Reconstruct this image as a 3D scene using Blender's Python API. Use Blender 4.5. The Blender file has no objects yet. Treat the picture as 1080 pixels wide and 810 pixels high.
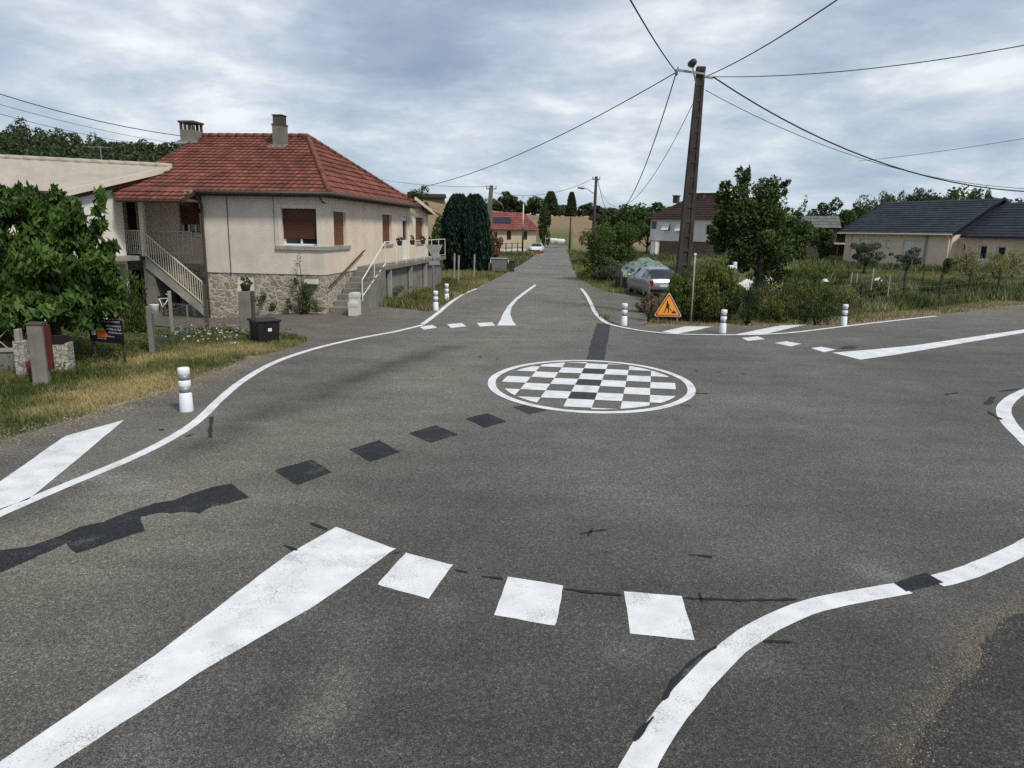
import bpy, bmesh, math, random
import numpy as np
from mathutils import Vector, Matrix
from mathutils.geometry import delaunay_2d_cdt
from mathutils import noise as mnoise
R = math.radians
random.seed(7)
scene = bpy.context.scene
col = scene.collection

# ------------------------------------------------------------------ camera
FPX, PITCH, ROLL, CAMH = 760.0, R(12.0), 0.018, 3.05
F_ = Vector((0, math.cos(PITCH), -math.sin(PITCH)))
R0 = Vector((1, 0, 0)); U0 = Vector((0, math.sin(PITCH), math.cos(PITCH)))
RI = R0*math.cos(ROLL) + U0*math.sin(ROLL)
UI = -R0*math.sin(ROLL) + U0*math.cos(ROLL)
CAM = Vector((0, 0, CAMH))
cam_d = bpy.data.cameras.new('camera'); cam = bpy.data.objects.new('camera', cam_d); col.objects.link(cam)
cam.matrix_world = Matrix(((RI.x, UI.x, -F_.x, 0), (RI.y, UI.y, -F_.y, 0), (RI.z, UI.z, -F_.z, CAMH), (0, 0, 0, 1)))
cam_d.sensor_width = 36; cam_d.lens = 36*FPX/1080; cam_d.clip_end = 3000; cam_d.clip_start = 0.1
scene.camera = cam

def ray(px, py): return F_*FPX + RI*(px-540) + UI*(405-py)
def pt(px, py, d):
    r = ray(px, py); return CAM + r*(d/r.y)
def sstep(t):
    t = max(0.0, min(1.0, t)); return t*t*(3-2*t)
def th(x, y):
    z = 0.0
    z -= 0.28*sstep((-x-7.5)/3.5)*sstep((y-19)/5)*sstep((44-y)/8)
    z += 20*sstep((y-60)/200)*sstep((-x/max(y, 60)+0.06)/0.55)
    z += 8.0*sstep((y-113)/130)*(1-0.6*sstep((x-25)/60))*sstep((y-113)/10+0.3)
    z += 0.55*sstep((y-34)/14)*sstep((x-13)/8)*sstep((110-y)/30)
    z -= 0.5*sstep((-x-13)/3)*sstep((y-16)/3)*sstep((26-y)/4)*0
    return z
def at(px, py):
    z = 0.0
    for _ in range(25):
        r = ray(px, py); k = (z-CAMH)/r.z; p = CAM + r*k
        z = 0.5*z + 0.5*th(p.x, p.y)
    return Vector((p.x, p.y, th(p.x, p.y)))
def proj(p):
    v = Vector(p)-CAM; zc = v.dot(F_)
    return (540+FPX*v.dot(RI)/zc, 405-FPX*v.dot(UI)/zc)

# ------------------------------------------------------------------ materials
def newmat(name):
    m = bpy.data.materials.new(name); m.use_nodes = True
    nt = m.node_tree; b = nt.nodes['Principled BSDF']
    return m, nt, b
def N(nt, t, **kw):
    n = nt.nodes.new(t)
    for k, v in kw.items():
        if k.startswith('i_'):
            key = k[2:]; key = int(key) if key.isdigit() else key.replace('_', ' ')
            n.inputs[key].default_value = v
        else: setattr(n, k, v)
    return n
def L(nt, a, ao, b, bi): nt.links.new(a.outputs[ao], b.inputs[bi])
def ramp(nt, stops, interp='LINEAR'):
    n = nt.nodes.new('ShaderNodeValToRGB'); cr = n.color_ramp; cr.interpolation = interp
    while len(cr.elements) < len(stops): cr.elements.new(0.5)
    for e, (p, c) in zip(cr.elements, stops):
        e.position = p; e.color = (c[0], c[1], c[2], 1) if hasattr(c, '__len__') else (c, c, c, 1)
    return n
def mixc(nt, a, ao, b, bo, f, fo, bt='MIX'):
    n = nt.nodes.new('ShaderNodeMix'); n.data_type = 'RGBA'; n.blend_type = bt
    nt.links.new(a.outputs[ao], n.inputs[6]); nt.links.new(b.outputs[bo], n.inputs[7])
    if f is None: n.inputs[0].default_value = fo
    else: nt.links.new(f.outputs[fo], n.inputs[0])
    return n
def rgb(nt, c):
    n = nt.nodes.new('ShaderNodeRGB'); n.outputs[0].default_value = (c[0], c[1], c[2], 1); return n
def coords(nt, scale=(1, 1, 1)):
    t = nt.nodes.new('ShaderNodeTexCoord'); m = nt.nodes.new('ShaderNodeMapping'); m.inputs['Scale'].default_value = scale
    nt.links.new(t.outputs['Object'], m.inputs['Vector']); return m
def noise(nt, vec, scale, detail=4, rough=0.55):
    n = N(nt, 'ShaderNodeTexNoise'); n.inputs['Scale'].default_value = scale
    n.inputs['Detail'].default_value = detail; n.inputs['Roughness'].default_value = rough
    nt.links.new(vec.outputs[0], n.inputs['Vector']); return n
def bump(nt, b, src, so, strength, dist):
    n = nt.nodes.new('ShaderNodeBump'); n.inputs['Strength'].default_value = strength; n.inputs['Distance'].default_value = dist
    nt.links.new(src.outputs[so], n.inputs['Height']); nt.links.new(n.outputs[0], b.inputs['Normal']); return n

def simple(name, c, rough=0.7, metal=0.0, var=0.15, scale=6.0, bmp=0.0, spec=0.4):
    m, nt, b = newmat(name)
    v = coords(nt); n = noise(nt, v, scale)
    r = ramp(nt, [(0.25, [x*(1-var) for x in c]), (0.75, [min(1, x*(1+var)) for x in c])])
    L(nt, n, 'Fac', r, 0); L(nt, r, 0, b, 'Base Color')
    b.inputs['Roughness'].default_value = rough; b.inputs['Metallic'].default_value = metal
    b.inputs['Specular IOR Level'].default_value = spec
    if bmp:
        n2 = noise(nt, v, scale*8, 3); bump(nt, b, n2, 'Fac', bmp, 0.01)
    return m

def asphalt_mat(name, attr=True, c=(0.1, 0.1, 0.1), spk=1.0, worn=False):
    m, nt, b = newmat(name)
    v = coords(nt)
    if attr:
        a = N(nt, 'ShaderNodeAttribute', attribute_name='col'); src, so = a, 'Color'
    else:
        a = rgb(nt, c); src, so = a, 0
    n1 = noise(nt, v, 1.1, 6, 0.6)
    r1 = ramp(nt, [(0.3, 0.84), (0.7, 1.14)]); L(nt, n1, 'Fac', r1, 0)
    n2 = noise(nt, v, 95, 2, 0.75)
    r2 = ramp(nt, [(0.32, 0.15), (0.5, 0.85), (0.66, 2.6)]); L(nt, n2, 'Fac', r2, 0)
    vo = N(nt, 'ShaderNodeTexVoronoi'); vo.inputs['Scale'].default_value = 55; L(nt, v, 0, vo, 'Vector')
    r3 = ramp(nt, [(0.0, 0.4), (0.5, 0.9), (0.85, 1.5), (1.0, 2.4)]); L(nt, vo, 'Color', r3, 0)
    x = mixc(nt, src, so, r1, 0, None, 1.0, 'MULTIPLY'); x = mixc(nt, x, 2, r2, 0, None, 0.8*spk, 'MULTIPLY')
    x = mixc(nt, x, 2, r3, 0, None, 0.7*spk, 'MULTIPLY')
    # long faint streaks across the lanes
    v2 = coords(nt, (0.25, 1.6, 1)); n4 = noise(nt, v2, 1.3, 5, 0.6)
    r4 = ramp(nt, [(0.35, 0.92), (0.65, 1.08)]); L(nt, n4, 'Fac', r4, 0)
    x = mixc(nt, x, 2, r4, 0, None, 1.0, 'MULTIPLY')
    # coarse aggregate and small stains
    n6 = noise(nt, v, 28, 4, 0.7); r6 = ramp(nt, [(0.3, 0.6), (0.7, 1.4)]); L(nt, n6, 'Fac', r6, 0); x = mixc(nt, x, 2, r6, 0, None, 0.8, 'MULTIPLY')
    n7 = noise(nt, v, 5.5, 5, 0.65); r7 = ramp(nt, [(0.28, 0.62), (0.40, 1.0), (0.66, 1.0), (0.76, 1.22)]); L(nt, n7, 'Fac', r7, 0); x = mixc(nt, x, 2, r7, 0, None, 0.7, 'MULTIPLY')
    if worn:
        nw = noise(nt, v, 60, 4, 0.75); nw2 = noise(nt, v, 3, 3, 0.6); ma = N(nt, 'ShaderNodeMath', operation='MULTIPLY_ADD'); L(nt, nw2, 'Fac', ma, 0); ma.inputs[1].default_value = 0.6; L(nt, nw, 'Fac', ma, 2)
        rw = ramp(nt, [(0.90, 0.0), (1.0, 0.9)]); L(nt, ma, 0, rw, 0); x = mixc(nt, x, 2, rgb(nt, (0.12, 0.113, 0.10)), 0, rw, 0)
    if attr:   # thin meandering cracks
        vc_ = N(nt, 'ShaderNodeTexVoronoi', feature='DISTANCE_TO_EDGE'); vc_.inputs['Scale'].default_value = 0.33
        nd_ = noise(nt, v, 1.2, 6, 0.7); va_ = N(nt, 'ShaderNodeVectorMath', operation='MULTIPLY_ADD'); L(nt, nd_, 'Color', va_, 0); va_.inputs[1].default_value = (1.6, 1.6, 1.6); L(nt, v, 0, va_, 2); L(nt, va_, 0, vc_, 'Vector')
        rk = ramp(nt, [(0.0, 1.0), (0.0028, 0.0)]); L(nt, vc_, 'Distance', rk, 0); nk = noise(nt, v, 0.4, 2); rk2 = ramp(nt, [(0.50, 0.0), (0.62, 0.55)]); L(nt, nk, 'Fac', rk2, 0)
        mk = N(nt, 'ShaderNodeMath', operation='MULTIPLY'); L(nt, rk, 0, mk, 0); L(nt, rk2, 0, mk, 1); x = mixc(nt, x, 2, rgb(nt, (0.03, 0.028, 0.026)), 0, mk, 0)
    L(nt, x, 2, b, 'Base Color')
    b.inputs['Roughness'].default_value = 0.78; b.inputs['Specular IOR Level'].default_value = 0.35
    ad = N(nt, 'ShaderNodeMath', operation='ADD'); L(nt, n2, 'Fac', ad, 0); L(nt, vo, 'Distance', ad, 1)
    bump(nt, b, ad, 0, 0.6, 0.004)
    return m
def paint_mat(name, c=(0.80, 0.805, 0.80), wear=0.5):
    m, nt, b = newmat(name)
    v = coords(nt)
    n2 = noise(nt, v, 110, 3, 0.75); n3 = noise(nt, v, 2.3, 3, 0.6)
    ad = N(nt, 'ShaderNodeMath', operation='MULTIPLY_ADD'); L(nt, n3, 'Fac', ad, 0); ad.inputs[1].default_value = 0.45; L(nt, n2, 'Fac', ad, 2)
    r = ramp(nt, [(0.0, (0.12, 0.12, 0.115)), (0.575+0.06*(wear-0.5), (0.26, 0.26, 0.25)), (0.64+0.06*(wear-0.5), c), (1, [min(1, k*1.03) for k in c])])
    L(nt, ad, 0, r, 0)
    n5 = noise(nt, v, 3.5, 5); r5 = ramp(nt, [(0.3, 0.80), (0.65, 1.0)]); L(nt, n5, 'Fac', r5, 0)
    x = mixc(nt, r, 0, r5, 0, None, 1.0, 'MULTIPLY')
    L(nt, x, 2, b, 'Base Color'); b.inputs['Roughness'].default_value = 0.6
    bump(nt, b, n2, 'Fac', 0.45, 0.003)
    return m
def attr_col_mat(name, rough=0.95, nscale=3.0, amp=0.35, fine=25, bmp=0.5):
    m, nt, b = newmat(name)
    v = coords(nt)
    a = N(nt, 'ShaderNodeAttribute', attribute_name='col')
    n1 = noise(nt, v, nscale, 6, 0.65); r1 = ramp(nt, [(0.3, 1-amp), (0.7, 1+amp)]); L(nt, n1, 'Fac', r1, 0)
    n2 = noise(nt, v, fine, 4, 0.7); r2 = ramp(nt, [(0.3, 0.6), (0.7, 1.4)]); L(nt, n2, 'Fac', r2, 0)
    x = mixc(nt, a, 'Color', r1, 0, None, 1.0, 'MULTIPLY'); x = mixc(nt, x, 2, r2, 0, None, 1.0, 'MULTIPLY')
    L(nt, x, 2, b, 'Base Color'); b.inputs['Roughness'].default_value = rough; b.inputs['Specular IOR Level'].default_value = 0.1
    if bmp: bump(nt, b, n2, 'Fac', bmp, 0.03)
    return m
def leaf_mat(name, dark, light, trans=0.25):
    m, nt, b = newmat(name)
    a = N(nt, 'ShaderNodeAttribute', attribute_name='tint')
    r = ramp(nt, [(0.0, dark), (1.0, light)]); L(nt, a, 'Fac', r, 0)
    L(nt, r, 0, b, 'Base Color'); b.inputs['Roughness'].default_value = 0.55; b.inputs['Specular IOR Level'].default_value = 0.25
    t = N(nt, 'ShaderNodeBsdfTranslucent'); L(nt, r, 0, t, 0)
    mx = N(nt, 'ShaderNodeMixShader'); mx.inputs[0].default_value = trans
    out = nt.nodes['Material Output']
    L(nt, b, 0, mx, 1); L(nt, t, 0, mx, 2); L(nt, mx, 0, out, 0)
    return m
def stucco(name, c, dirt=0.2, sc=1.0):
    m, nt, b = newmat(name)
    v = coords(nt)
    n1 = noise(nt, v, 0.8*sc, 6, 0.6); r1 = ramp(nt, [(0.3, 1-dirt), (0.65, 1.05)]); L(nt, n1, 'Fac', r1, 0)
    vs = coords(nt, (2.5, 2.5, 0.25)); n3 = noise(nt, vs, 2.0, 5, 0.6); r3 = ramp(nt, [(0.35, 1-dirt*0.25), (0.6, 1.0)]); L(nt, n3, 'Fac', r3, 0)
    n2 = noise(nt, v, 14, 3, 0.6); r2 = ramp(nt, [(0.3, 0.94), (0.7, 1.05)]); L(nt, n2, 'Fac', r2, 0)
    x = mixc(nt, rgb(nt, c), 0, r1, 0, None, 1.0, 'MULTIPLY'); x = mixc(nt, x, 2, r3, 0, None, 1.0, 'MULTIPLY'); x = mixc(nt, x, 2, r2, 0, None, 1.0, 'MULTIPLY')
    L(nt, x, 2, b, 'Base Color'); b.inputs['Roughness'].default_value = 0.9; b.inputs['Specular IOR Level'].default_value = 0.2
    bump(nt, b, n2, 'Fac', 0.3, 0.015)
    return m
def stone_mat(name, mortar=(0.42, 0.39, 0.33), scale=2.6, ramp_c=None, edge=0.09):
    m, nt, b = newmat(name)
    v = coords(nt, (1, 1, 1.5))
    nd = noise(nt, v, 2.5, 3); 
    add = N(nt, 'ShaderNodeVectorMath', operation='MULTIPLY_ADD'); L(nt, nd, 'Color', add, 0); add.inputs[1].default_value = (0.35, 0.35, 0.35); L(nt, v, 0, add, 2)
    ve = N(nt, 'ShaderNodeTexVoronoi', feature='DISTANCE_TO_EDGE'); ve.inputs['Scale'].default_value = scale; L(nt, add, 0, ve, 'Vector')
    vc = N(nt, 'ShaderNodeTexVoronoi'); vc.inputs['Scale'].default_value = scale; L(nt, add, 0, vc, 'Vector')
    rc = ramp(nt, ramp_c or [(0.0, (0.10, 0.085, 0.065)), (0.4, (0.2, 0.165, 0.12)), (0.7, (0.26, 0.24, 0.2)), (1.0, (0.15, 0.12, 0.10))]); L(nt, vc, 'Color', rc, 0)
    re = ramp(nt, [(edge*0.6, 0.0), (edge*1.3, 1.0)]); L(nt, ve, 'Distance', re, 0)
    x = mixc(nt, rgb(nt, mortar), 0, rc, 0, re, 0)
    n2 = noise(nt, v, 18, 4); r2 = ramp(nt, [(0.3, 0.75), (0.7, 1.2)]); L(nt, n2, 'Fac', r2, 0)
    x = mixc(nt, x, 2, r2, 0, None, 1.0, 'MULTIPLY')
    L(nt, x, 2, b, 'Base Color'); b.inputs['Roughness'].default_value = 0.92
    bump(nt, b, re, 0, 0.8, 0.03)
    return m
def tint_mat(name, dark, light, rough=0.8, var=0.3):
    m, nt, b = newmat(name)
    a = N(nt, 'ShaderNodeAttribute', attribute_name='tint'); r = ramp(nt, [(0, dark), (1, light)]); L(nt, a, 'Fac', r, 0)
    v = coords(nt); n = noise(nt, v, 1.2, 6, 0.65); r1 = ramp(nt, [(0.3, 1-var), (0.7, 1+var)]); L(nt, n, 'Fac', r1, 0)
    x = mixc(nt, r, 0, r1, 0, None, 1.0, 'MULTIPLY'); L(nt, x, 2, b, 'Base Color'); b.inputs['Roughness'].default_value = rough
    b.inputs['Specular IOR Level'].default_value = 0.3
    return m

M = {}
M['asphalt'] = asphalt_mat('asphalt')
M['asphalt_dark'] = asphalt_mat('asphalt_dark', False, (0.040, 0.036, 0.032), 1.0, True)
M['patch'] = asphalt_mat('patch_black', False, (0.017, 0.018, 0.020), 1.0, True)
M['patch_soft'] = asphalt_mat('patch_soft', False, (0.036, 0.036, 0.037), 0.9, True)
M['lamp_dark'] = simple('lamp_dark', (0.03, 0.032, 0.035), 0.6)
M['tar'] = simple('tar', (0.012, 0.012, 0.012), 0.6, bmp=0.3)
M['paint'] = paint_mat('road_paint')
M['paint_worn'] = paint_mat('road_paint_worn', (0.5, 0.5, 0.49), 1.4)
M['ground'] = attr_col_mat('ground', bmp=0.6)
M['weedblade'] = leaf_mat('weed_blade', (0.045, 0.075, 0.02), (0.30, 0.29, 0.125), 0.3)
M['gravel'] = attr_col_mat('gravel', amp=0.2, fine=40)
M['blade'] = leaf_mat('grass_blade', (0.07, 0.10, 0.025), (0.46, 0.38, 0.18), 0.3)
M['stucco_pale'] = stucco('stucco_pale', (0.70, 0.62, 0.525))
M['stucco_warm'] = stucco('stucco_warm', (0.74, 0.62, 0.49), 0.15)
M['stucco_trim'] = stucco('stucco_trim', (0.70, 0.63, 0.53), 0.12)
M['stucco_pink'] = stucco('stucco_pink', (0.74, 0.59, 0.45), 0.1)
M['stucco_white'] = stucco('stucco_white', (0.78, 0.74, 0.67), 0.12)
M['stucco_cream'] = stucco('stucco_cream', (0.62, 0.52, 0.36), 0.12)
M['concrete'] = stucco('concrete', (0.24, 0.225, 0.195), 0.35, 2)
M['concrete_l'] = stucco('concrete_light', (0.36, 0.345, 0.31), 0.3, 2)
M['concrete_d'] = stucco('concrete_dark', (0.10, 0.085, 0.07), 0.4, 2)
M['stone'] = stone_mat('rubble_stone', (0.5, 0.45, 0.36), 3.6, [(0.0, (0.20, 0.165, 0.12)), (0.35, (0.30, 0.255, 0.19)), (0.65, (0.36, 0.32, 0.26)), (0.85, (0.24, 0.20, 0.16)), (1.0, (0.42, 0.38, 0.31))], 0.10)
M['stone_brown'] = stone_mat('brown_stone', (0.2, 0.15, 0.11), 3.5, [(0, (0.07, 0.045, 0.035)), (1, (0.17, 0.11, 0.08))])
M['block'] = stone_mat('dressed_block', (0.22, 0.2, 0.17), 7, [(0, (0.32, 0.29, 0.24)), (1, (0.5, 0.47, 0.41))], 0.05)
M['tile'] = tint_mat('red_tile', (0.115, 0.041, 0.029), (0.25, 0.084, 0.054))
M['tile_brown'] = tint_mat('brown_tile', (0.024, 0.013, 0.011), (0.048, 0.023, 0.018))
M['tile_far'] = tint_mat('far_red_tile', (0.17, 0.05, 0.04), (0.25, 0.075, 0.06))
M['slate'] = tint_mat('slate', (0.016, 0.019, 0.026), (0.035, 0.04, 0.052), 0.6, 0.12)
M['fibro'] = tint_mat('fibre_cement', (0.36, 0.315, 0.26), (0.46, 0.405, 0.335), 0.9, 0.12)
M['fibro_grey'] = tint_mat('fibre_grey', (0.10, 0.11, 0.10), (0.16, 0.17, 0.16), 0.9, 0.2)
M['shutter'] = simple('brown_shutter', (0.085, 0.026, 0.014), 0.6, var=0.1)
M['shutter_l'] = simple('brown_shutter_lit', (0.16, 0.055, 0.025), 0.6, var=0.1)  # lighter copy of the shutter brown, sunlight put into the colour
M['pvc'] = simple('white_pvc', (0.75, 0.75, 0.73), 0.4, var=0.04)
M['rail'] = simple('cream_rail', (0.66, 0.6, 0.47), 0.6, var=0.12, bmp=0.1)
M['rail_w'] = simple('white_rail', (0.74, 0.73, 0.68), 0.5, var=0.1)
M['darkwood'] = simple('dark_wood', (0.055, 0.03, 0.018), 0.8, var=0.4, bmp=0.4)
M['post_wood'] = simple('fence_wood', (0.045, 0.042, 0.028), 0.9, var=0.5, bmp=0.5)
M['metal'] = simple('grey_metal', (0.22, 0.22, 0.22), 0.5, 0.6)
M['zinc'] = simple('zinc', (0.30, 0.30, 0.29), 0.5, 0.5, 0.3)
M['pipe'] = simple('brown_pipe', (0.07, 0.055, 0.045), 0.6)
M['void'] = simple('dark_interior', (0.008, 0.008, 0.008), 0.9)  # near-black colour standing in for the darkness inside hollows
M['black_p'] = simple('black_plastic', (0.012, 0.012, 0.015), 0.45, var=0.3)
M['lens'] = simple('lamp_lens', (0.08, 0.085, 0.09), 0.15)
M['cable'] = simple('cable', (0.02, 0.021, 0.025), 0.6)
M['wire'] = simple('fence_wire', (0.16, 0.16, 0.15), 0.6, 0.4)
M['bol_w'] = simple('bollard_white', (0.80, 0.82, 0.84), 0.45, var=0.05, scale=12, bmp=0.05)
M['bol_g'] = simple('bollard_band', (0.24, 0.255, 0.27), 0.35, 0.2, 0.15, 20)
M['red_d'] = simple('dull_red', (0.20, 0.03, 0.02), 0.6)
M['red'] = simple('red_paint', (0.55, 0.04, 0.02), 0.5)
M['orange'] = simple('sign_orange', (0.85, 0.36, 0.03), 0.45, var=0.05)
M['red_sheet'] = simple('red_sheet', (0.085, 0.012, 0.010), 0.7, var=0.5)
M['sticker'] = simple('sticker', (0.8, 0.8, 0.8), 0.5, var=0.05)
M['green_g'] = simple('logo_green', (0.03, 0.30, 0.12), 0.5)
M['logo_y'] = simple('logo_yellow', (0.6, 0.5, 0.1), 0.5)
M['logo_o'] = simple('logo_orange', (0.7, 0.16, 0.03), 0.5)
M['terracotta'] = simple('terracotta', (0.32, 0.10, 0.05), 0.8, var=0.3)
M['white_sheet'] = simple('white_sheet', (0.7, 0.69, 0.64), 0.6, var=0.15, bmp=0.2)
M['bark'] = simple('bark', (0.05, 0.038, 0.028), 0.95, var=0.5, scale=12, bmp=0.8)
M['pole_c'] = stucco('pole_brown', (0.07, 0.058, 0.05), 0.4, 3)
M['pole_g'] = stucco('pole_grey', (0.17, 0.17, 0.155), 0.3, 3)
M['car_silver'] = simple('car_silver', (0.40, 0.40, 0.42), 0.3, 0.7, 0.03)
M['car_white'] = simple('car_white', (0.72, 0.72, 0.72), 0.25, 0.0, 0.03)
M['rubber'] = simple('rubber', (0.012, 0.012, 0.012), 0.8)
M['tail'] = simple('tail_light', (0.35, 0.01, 0.01), 0.25)
M['solar'] = simple('solar', (0.01, 0.012, 0.03), 0.2, var=0.2)
M['stones'] = simple('white_stone', (0.55, 0.54, 0.5), 0.9, var=0.2, bmp=0.4)
m, nt, b = newmat('glass'); b.inputs['Base Color'].default_value = (0.02, 0.025, 0.03, 1); b.inputs['Roughness'].default_value = 0.06; b.inputs['Specular IOR Level'].default_value = 0.8; M['glass'] = m
m, nt, b = newmat('tarp')
v = coords(nt); n_ = noise(nt, v, 2.4, 5, 0.7)
r_ = ramp(nt, [(0.36, (0.012, 0.03, 0.02)), (0.44, (0.06, 0.11, 0.10)), (0.49, (0.30, 0.36, 0.33)), (0.53, (0.05, 0.10, 0.06)), (0.60, (0.20, 0.26, 0.13)), (0.66, (0.09, 0.15, 0.16))])
L(nt, n_, 'Fac', r_, 0); L(nt, r_, 0, b, 'Base Color'); b.inputs['Roughness'].default_value = 0.4; n2_ = noise(nt, v, 5, 4); bump(nt, b, n2_, 'Fac', 0.8, 0.1); M['tarp'] = m
LF = {
 'fig': leaf_mat('leaf_broad', (0.0210, 0.0480, 0.0135), (0.1488, 0.2560, 0.0473), 0.25),
 'bush': leaf_mat('leaf_bush', (0.0210, 0.0416, 0.0108), (0.1138, 0.1680, 0.0297)),
 'hedge': leaf_mat('leaf_hedge', (0.0158, 0.0288, 0.0121), (0.1750, 0.2160, 0.0405)),
 'thuja': leaf_mat('leaf_thuja', (0.004, 0.012, 0.008), (0.022, 0.052, 0.026), 0.1),
 'dark': leaf_mat('leaf_dark', (0.0175, 0.0352, 0.0135), (0.0788, 0.1200, 0.0297), 0.2),
 'apple': leaf_mat('leaf_orchard', (0.0175, 0.0352, 0.0108), (0.0963, 0.1440, 0.0338), 0.2),
 'olive': leaf_mat('leaf_olive', (0.0438, 0.0640, 0.0405), (0.1575, 0.1920, 0.1148), 0.2),
 'weed': leaf_mat('leaf_weed', (0.0875, 0.1120, 0.0338), (0.3500, 0.3200, 0.1215), 0.2),
 'far': leaf_mat('leaf_far', (0.0245, 0.0416, 0.0189), (0.0788, 0.1056, 0.0405), 0.15),
 'dead': leaf_mat('leaf_dead', (0.12, 0.05, 0.035), (0.30, 0.17, 0.11), 0.2),
 'yel': leaf_mat('leaf_yellowgreen', (0.0875, 0.1440, 0.0270), (0.2975, 0.3840, 0.0675), 0.3),
 'flower': leaf_mat('petal', (0.45, 0.08, 0.10), (0.75, 0.30, 0.30), 0.2),
 'flowerw': leaf_mat('petal_white', (0.35, 0.36, 0.32), (0.7, 0.7, 0.66), 0.2),
}

# ------------------------------------------------------------------ mesh helpers
class MB:
    def __init__(s): s.v = []; s.f = []; s.t = []
    def add(s, vs, fs, tint=0.5):
        k = len(s.v); s.v += [tuple(p) for p in vs]; s.f += [tuple(k+i for i in f) for f in fs]; s.t += [tint]*len(vs)
        return s
    def box(s, c, d, rot=0.0, ax=None, tint=0.5):
        hx, hy, hz = d[0]/2, d[1]/2, d[2]/2
        P = [Vector((x, y, z)) for x in (-hx, hx) for y in (-hy, hy) for z in (-hz, hz)]
        if ax is not None: mt = Matrix.Rotation(rot, 3, ax); P = [mt @ p for p in P]
        elif rot: mt = Matrix.Rotation(rot, 3, 'Z'); P = [mt @ p for p in P]
        c = Vector(c); P = [p+c for p in P]
        return s.add(P, [(0, 1, 3, 2), (4, 6, 7, 5), (0, 4, 5, 1), (2, 3, 7, 6), (0, 2, 6, 4), (1, 5, 7, 3)], tint)
    def b2(s, x0, x1, y0, y1, z0, z1, tint=0.5):
        return s.box(((x0+x1)/2, (y0+y1)/2, (z0+z1)/2), (abs(x1-x0), abs(y1-y0), abs(z1-z0)), tint=tint)
    def bar(s, a, b, w, h=None):
        a = Vector(a); b = Vector(b); h = h or w; d = (b-a)
        if d.length < 1e-6: return s
        d.normalize(); up = Vector((0, 0, 1)) if abs(d.z) < 0.95 else Vector((0, 1, 0))
        sx = d.cross(up).normalized()*w/2; sz = sx.normalized().cross(d).normalized()*h/2
        P = [a-sx-sz, a+sx-sz, a+sx+sz, a-sx+sz, b-sx-sz, b+sx-sz, b+sx+sz, b-sx+sz]
        return s.add(P, [(0, 1, 2, 3), (7, 6, 5, 4), (0, 4, 5, 1), (1, 5, 6, 2), (2, 6, 7, 3), (3, 7, 4, 0)])
    def tube(s, path, rad, n=8, cap=True):
        path = [Vector(p) for p in path]
        if not hasattr(rad, '__len__'): rad = [rad]*len(path)
        k = len(s.v); prev = None
        for i, p in enumerate(path):
            d = (path[min(i+1, len(path)-1)]-path[max(i-1, 0)]).normalized()
            if prev is None:
                up = Vector((0, 0, 1)) if abs(d.z) < 0.9 else Vector((1, 0, 0)); a = d.cross(up).normalized()
            else: a = (prev - d*prev.dot(d)).normalized()
            prev = a; c = d.cross(a)
            for j in range(n):
                t = 2*math.pi*j/n; s.v.append(tuple(p+(a*math.cos(t)+c*math.sin(t))*rad[i])); s.t.append(0.5)
        for i in range(len(path)-1):
            for j in range(n):
                s.f.append((k+i*n+j, k+i*n+(j+1) % n, k+(i+1)*n+(j+1) % n, k+(i+1)*n+j))
        if cap:
            s.f.append(tuple(k+j for j in range(n))[::-1]); e = k+(len(path)-1)*n; s.f.append(tuple(e+j for j in range(n)))
        return s
    def lathe(s, prof, c=(0, 0, 0), n=20):
        k = len(s.v)
        for (r, z) in prof:
            for j in range(n):
                t = 2*math.pi*j/n; s.v.append((c[0]+r*math.cos(t), c[1]+r*math.sin(t), c[2]+z)); s.t.append(0.5)
        for i in range(len(prof)-1):
            for j in range(n): s.f.append((k+i*n+j, k+i*n+(j+1) % n, k+(i+1)*n+(j+1) % n, k+(i+1)*n+j))
        s.f.append(tuple(k+j for j in range(n))[::-1]); e = k+(len(prof)-1)*n; s.f.append(tuple(e+j for j in range(n)))
        return s
    def poly(s, pts): return s.add(pts, [tuple(range(len(pts)))])
    def prism(s, pts, off):
        n = len(pts); off = Vector(off); P = [Vector(p) for p in pts]+[Vector(p)+off for p in pts]
        return s.add(P, [tuple(range(n))[::-1], tuple(range(n, 2*n))]+[(i, (i+1) % n, n+(i+1) % n, n+i) for i in range(n)])
    def build(s, name, mat, parent=None, smooth=False, bevel=0.0):
        me = bpy.data.meshes.new(name); me.from_pydata(s.v, [], s.f); me.update()
        a = me.attributes.new('tint', 'FLOAT', 'POINT'); a.data.foreach_set('value', np.array(s.t, dtype=np.float32))
        me.materials.append(mat if not isinstance(mat, str) else M[mat])
        bm = bmesh.new(); bm.from_mesh(me); bmesh.ops.recalc_face_normals(bm, faces=bm.faces); bm.to_mesh(me); bm.free()
        if smooth:
            me.polygons.foreach_set('use_smooth', [True]*len(me.polygons))
        o = bpy.data.objects.new(name, me); col.objects.link(o)
        if bevel:
            bv = o.modifiers.new('bevel', 'BEVEL'); bv.width = bevel; bv.segments = 2; bv.limit_method = 'ANGLE'
        if parent: o.parent = parent
        return o
def thing(name, label, cat, loc=(0, 0, 0), rotz=0.0, group=None):
    o = bpy.data.objects.new(name, None); col.objects.link(o); o.empty_display_size = 0.3
    o.location = loc; o.rotation_euler = (0, 0, rotz); o['label'] = label; o['category'] = cat
    if group: o['group'] = group
    return o
def tag(o, label, cat, group=None, kind=None):
    o['label'] = label; o['category'] = cat
    if group: o['group'] = group
    if kind: o['kind'] = kind
    return o
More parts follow.
